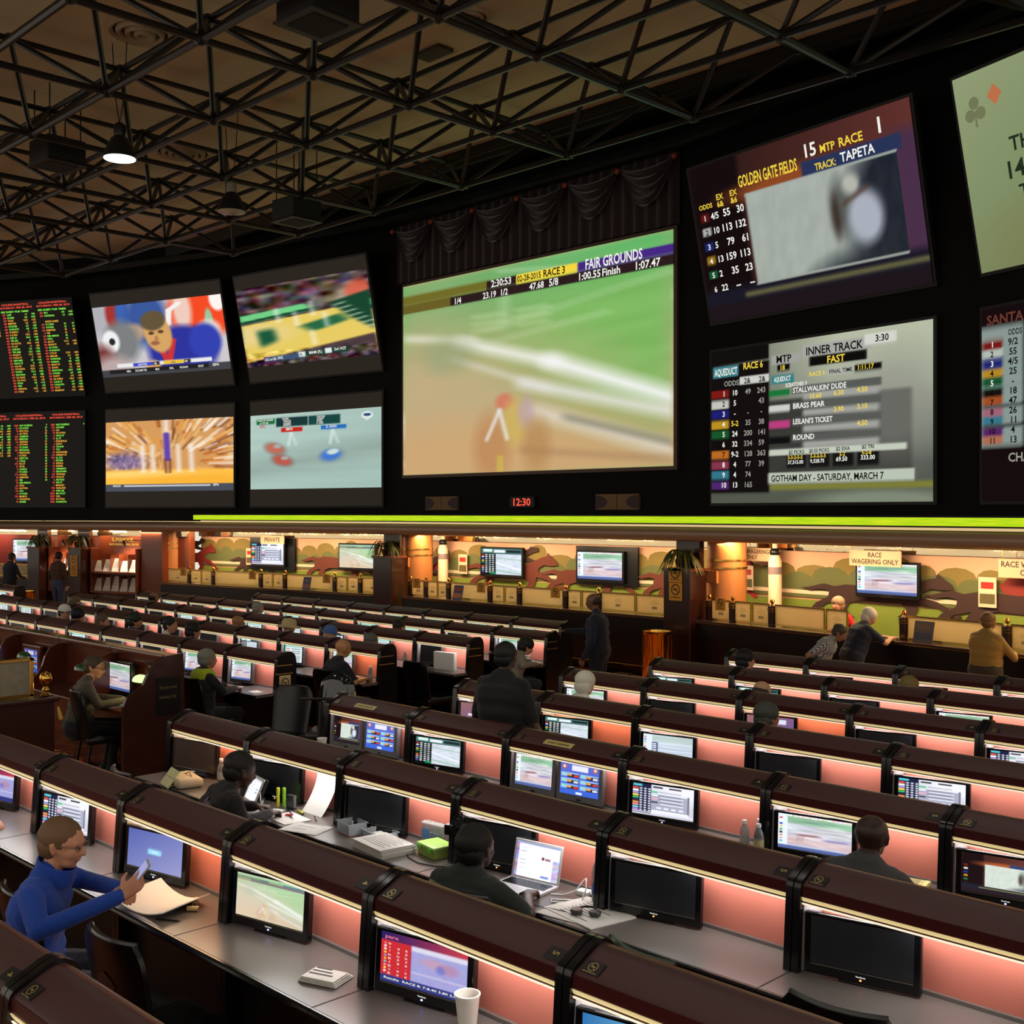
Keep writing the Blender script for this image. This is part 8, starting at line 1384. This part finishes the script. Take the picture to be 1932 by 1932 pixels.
# no-smoking sign on the end panel of the row behind the booth
t = thing('no_smoking_sign', 'cream no-smoking sign on the black end panel near the scooter', 'sign', (LX + 0.0225, row_y(4) + 0.02, floor_z(row_y(4)) + 0.78), R(90)); q = MB(); q.box(0, 0.16, 0, 0.006, 0, 0.18); q.obj('card', mat('notice_cream', rgb(214, 190, 140), 0.6), t); q = MB(); n = 24; vs = []; fs = []
for i in range(n):
    a = 2 * PI * i / n
    for rr_ in (0.058, 0.046): vs.append((0.08 + rr_ * math.cos(a), -0.0015, 0.09 + rr_ * math.sin(a)))
for i in range(n): fs.append((2 * i, 2 * ((i + 1) % n), 2 * ((i + 1) % n) + 1, 2 * i + 1))
q.add(vs, fs); q.add([(0.04, -0.0017, 0.125), (0.046, -0.0017, 0.131), (0.12, -0.0017, 0.057), (0.114, -0.0017, 0.051)], [(0, 1, 2, 3)]); q.box(0.045, 0.11, -0.002, -0.0012, 0.084, 0.096); q.obj('ban_symbol', M_BLACK, t)
# ---------------------------------------------------------------- wooden reserved booths on the left
yb = 6.20; zb = floor_z(yb)
BM = mat('booth_mahogany', rgb(84, 36, 20), 0.25, noise=0.25, nscale=5, stretch=(3, 3, 16), coat=0.5)
ENDP = [(5.62, 0.0), (5.62, 0.86), (5.66, 0.95), (5.75, 1.00), (5.84, 1.06), (5.90, 1.18), (5.98, 1.29), (6.08, 1.345), (6.30, 1.36), (6.33, 0.0)]
for k in range(4):
    x1 = -11.36 - 1.38 * k; x0 = x1 - 1.38
    t = thing('reserved_booth', ['mahogany reserved booth with lit green banker lamp and end plaque', 'mahogany reserved booth behind the man in the tan jacket', 'mahogany reserved booth with a dark green lamp and small screen', 'mahogany reserved booth at the far end of the wooden row'][k], 'booth', (0, 0, zb)); t.location.z = zb
    q = MB(); q.box(x0, x1 - (0.05 if k == 0 else 0), 6.22, 6.28, 0.0, 1.28); q.obj('back_board', BM, t); q = MB(); q.bbox(x0, x1 - (0.05 if k == 0 else 0), 6.14, 6.32, 1.28, 1.34, 0.02); q.obj('top_rail', BM, t); q = MB(); q.bbox(x0, x1 - (0.05 if k == 0 else 0), 5.72, 6.22, 0.73, 0.77, 0.008); q.obj('desk', BM, t)
    q = MB(); pr = [(6.22, 0.77), (6.22, 1.26), (6.12, 1.26), (6.02, 1.22), (5.96, 1.12), (5.92, 1.0), (5.86, 0.9), (5.80, 0.85), (5.78, 0.77)]; q.prism(pr, x0, x0 + 0.04, 'x'); q.obj('side_wing', BM, t); q = MB(); q.box(x0, x1 - (0.05 if k == 0 else 0), 6.0, 6.04, 0.0, 0.73); q.obj('modesty_panel', BM, t)
    if k == 0:
        q = MB(); q.prism(ENDP, x1 - 0.05, x1, 'x'); e = q.obj('end_panel', M_DWOOD, t); q = MB(); q.box(x1, x1 + 0.004, 5.98, 6.26, 0.72, 1.12); p = q.obj('reserved_plaque', M_BLACK, e)
        q = MB()
        for i, s_ in enumerate(('Reserved', 'Seating Only')):
            vs, fs, w_ = text_geo(s_); kk = 0.20 / w_; q.add([(x1 + 0.0045, 6.02 + a * kk, 1.0 - 0.10 * i + b * 0.05) for a, b in vs], fs)
        q.obj('plaque_lettering', mat('plaque_dim_gold', rgb(96, 84, 50), 0.5), p)
        q = MB(); q.box(x1 - 0.62, x1 - 0.40, 6.212, 6.22, 1.06, 1.22); p = q.obj('reserved_sticker', M_BLACK, t); q = MB()
        for i, s_ in enumerate(('Reserved Seating', 'No Players')): text_into(q, s_, x1 - 0.51, 1.16 - 0.06 * i, 0.024, 6.2115, None, 'c', 0, 0.19)
        q.obj('sticker_lettering', mat('sticker_gold', rgb(230, 190, 70), 0.5), p)
        q = MB(); q.box(x1 - 0.25, x1 - 0.14, 6.212, 6.22, 1.08, 1.20); p = q.obj('no_smoking_sticker', M_BLACK, t); q = MB(); q.tube([(x1 - 0.195 + 0.035 * math.cos(a), 6.211, 1.14 + 0.035 * math.sin(a)) for a in np.linspace(0, 2 * PI, 17)], 0.004, 5, False); q.obj('sticker_ring', mat('sticker_gold', rgb(230, 190, 70), 0.5), p)
def banker(x, y, lit, label):
    t = thing('banker_lamp', label, 'lamp', (x, y, zb + 0.77)); q = MB(); q.lathe([(0.075, 0), (0.075, 0.012), (0.02, 0.03), (0.012, 0.05), (0.010, 0.28), (0.014, 0.30)], 18); q.obj('brass_stem', M_BRASS, t, True)
    q = MB(); n = 14; vs = []; fs = []; m = 8
    for i in range(n + 1):
        u = -1 + 2 * i / n; hw = math.sqrt(max(0.02, 1 - u * u * 0.9))
        for j in range(m + 1): a = PI * j / m; vs.append((0.14 * u, -0.03 + 0.075 * hw * math.cos(a), 0.27 + 0.075 * hw * math.sin(a)))
    for i in range(n):
        for j in range(m): a = i * (m + 1) + j; fs.append((a, a + 1, a + m + 2, a + m + 1))
    q.add(vs, fs); q.obj('green_shade', mat('shade_green_lit', rgb(150, 220, 120), 0.2, emit=rgb(190, 250, 150), estr=1.6) if lit else mat('shade_green', rgb(10, 76, 36), 0.12, coat=0.5), t, True); q = MB(); q.tube([(0, 0, 0.30), (0, -0.03, 0.345)], 0.008, 6); q.obj('finial', M_BRASS, t)
    if lit: l = bpy.data.lights.new('banker_light', 'POINT'); l.energy = 5; l.color = (1, 0.70, 0.36); l.shadow_soft_size = 0.05; lo = bpy.data.objects.new('banker_light', l); link(lo, t); lo.location = (0, -0.03, 0.26)
banker(-11.78, 6.06, True, 'glowing green banker lamp by the booth end panel'); banker(-13.14, 6.02, False, 'dark green banker lamp behind the head of the tan-jacketed man'); banker(-14.79, 6.02, False, 'dark green banker lamp in front of the small booth screen'); banker(-15.7, 6.04, True, 'lit green banker lamp at the far end of the booths')
t = thing('booth_monitor', 'monitor showing race horses in the first mahogany booth', 'monitor', (-12.55, 6.12, zb + 0.77)); q = MB(); q.bbox(-0.37, 0.37, 0, 0.05, 0.04, 0.42, 0.01); c = q.obj('casing', M_BEZEL, t); q = MB(); q.box(-0.12, 0.12, -0.04, 0.06, 0, 0.05); q.obj('stand', M_BEZEL, t); inst('screen', scr_mesh('race', 0.66, 0.30, 1.0), c, (-0.33, -0.002, 0.09))
t = thing('booth_monitor', 'small wood-framed betting menu screen in the third mahogany booth', 'monitor', (-14.9, 6.12, zb + 0.77)); q = MB(); q.bbox(-0.28, 0.28, 0, 0.05, 0.02, 0.40, 0.01); c = q.obj('casing', BM, t); q = MB(); q.box(-0.12, 0.12, -0.04, 0.06, 0, 0.04); q.obj('stand', BM, t); inst('screen', scr_mesh('touch', 0.40, 0.28, 0.8), c, (-0.20, -0.002, 0.07))
o = sheet(-12.0, 5.98, 3, 0.30, 0.22, 8, 'white racing papers in the lit mahogany booth', lines=0); o.location.z = zb + 0.771
# brass and frosted partition in the left foreground
t = thing('booth_partition', 'low mahogany wall with brass-framed frosted glass and a ball finial', 'partition', (-11.1, 3.2, floor_z(4.2))); zz = 0.02
q = MB(); q.box(-0.06, 0.06, -0.6, 1.56, 0, 1.02); q.obj('low_wall', M_DWOOD, t); q = MB(); q.bbox(-0.10, 0.10, -0.62, 1.60, 1.02, 1.07, 0.015); q.obj('ledge', M_DWOOD, t); q = MB(); q.box(-0.006, 0.006, -0.6, 1.34, 1.11, 1.42); q.obj('frosted_pane', mat('partition_frost', rgb(180, 172, 150), 0.35, trans=0.5, noise=0.4, nscale=12, ior=1.2), t)
for a0, a1, z0, z1 in ((-0.6, 1.38, 1.42, 1.45), (-0.6, 1.38, 1.08, 1.11), (1.34, 1.38, 1.07, 1.45)): q = MB(); q.bbox(-0.02, 0.02, a0, a1, z0, z1, 0.005, seg=1); q.obj('brass_frame', M_BRASS, t)
q = MB(); q.lathe([(0.03, 0), (0.045, 0.01), (0.02, 0.04), (0.035, 0.06), (0.018, 0.09), (0.03, 0.11), (0.055, 0.15), (0.06, 0.175), (0.045, 0.215), (0.01, 0.235)], 18, (0, 1.50, 1.07)); q.obj('ball_finial', M_BRASS, t, True); q = MB(); q.cap((0.10, 1.58, 0.96), (0.11, 1.60, 0.86), 0.012, 0.022); q.obj('tassel', mat('tassel_gold', rgb(196, 160, 70), 0.7), t, True)

t = thing('draped_jacket', 'grey-green jacket draped over a chair back beside the wooden booth', 'jacket', (-12.62, 5.02, floor_z(5.0)), R(-20)); MJ = mat('jacket_grey_green', rgb(96, 92, 78), 0.6, bump=0.9, bscale=9, sheen=0.3)
q = MB(); n = 24; vs = []; fs = []
for j, (z, a, b) in enumerate(((0.42, 0.30, 0.10), (0.55, 0.31, 0.115), (0.75, 0.30, 0.12), (0.90, 0.28, 0.11), (0.985, 0.25, 0.085), (1.02, 0.20, 0.05), (1.03, 0.10, 0.02))):
    for i in range(n): th_ = 2 * PI * i / n; w2 = 1 + 0.06 * math.sin(5 * th_ + j) + 0.03 * math.sin(11 * th_); vs.append((a * math.copysign(abs(math.cos(th_)) ** 0.7, math.cos(th_)) * w2, b * math.copysign(abs(math.sin(th_)) ** 0.7, math.sin(th_)) * w2 - 0.26, z + 0.012 * math.sin(7 * th_)))
for j in range(6):
    for i in range(n): fs.append((j * n + i, j * n + (i + 1) % n, (j + 1) * n + (i + 1) % n, (j + 1) * n + i))
fs += [tuple(range(n))[::-1], tuple(range(6 * n, 7 * n))]; q.add(vs, fs); q.obj('jacket_cloth', MJ, t, True, ); q = MB(); q.tube([(0.16, -0.13, 1.02), (0.24, -0.13, 0.80), (0.26, -0.14, 0.48)], 0.016, 6); q.obj('light_piping', mat('piping_tan', rgb(190, 170, 130), 0.6), t, True)
q = MB(); q.cap((0.27, -0.20, 0.93), (0.31, -0.12, 0.55), 0.07, 0.05); q.obj('sleeve', MJ, t, True)
chair(-12.62, 5.04, -20, 'black vinyl chair under the draped grey-green jacket')
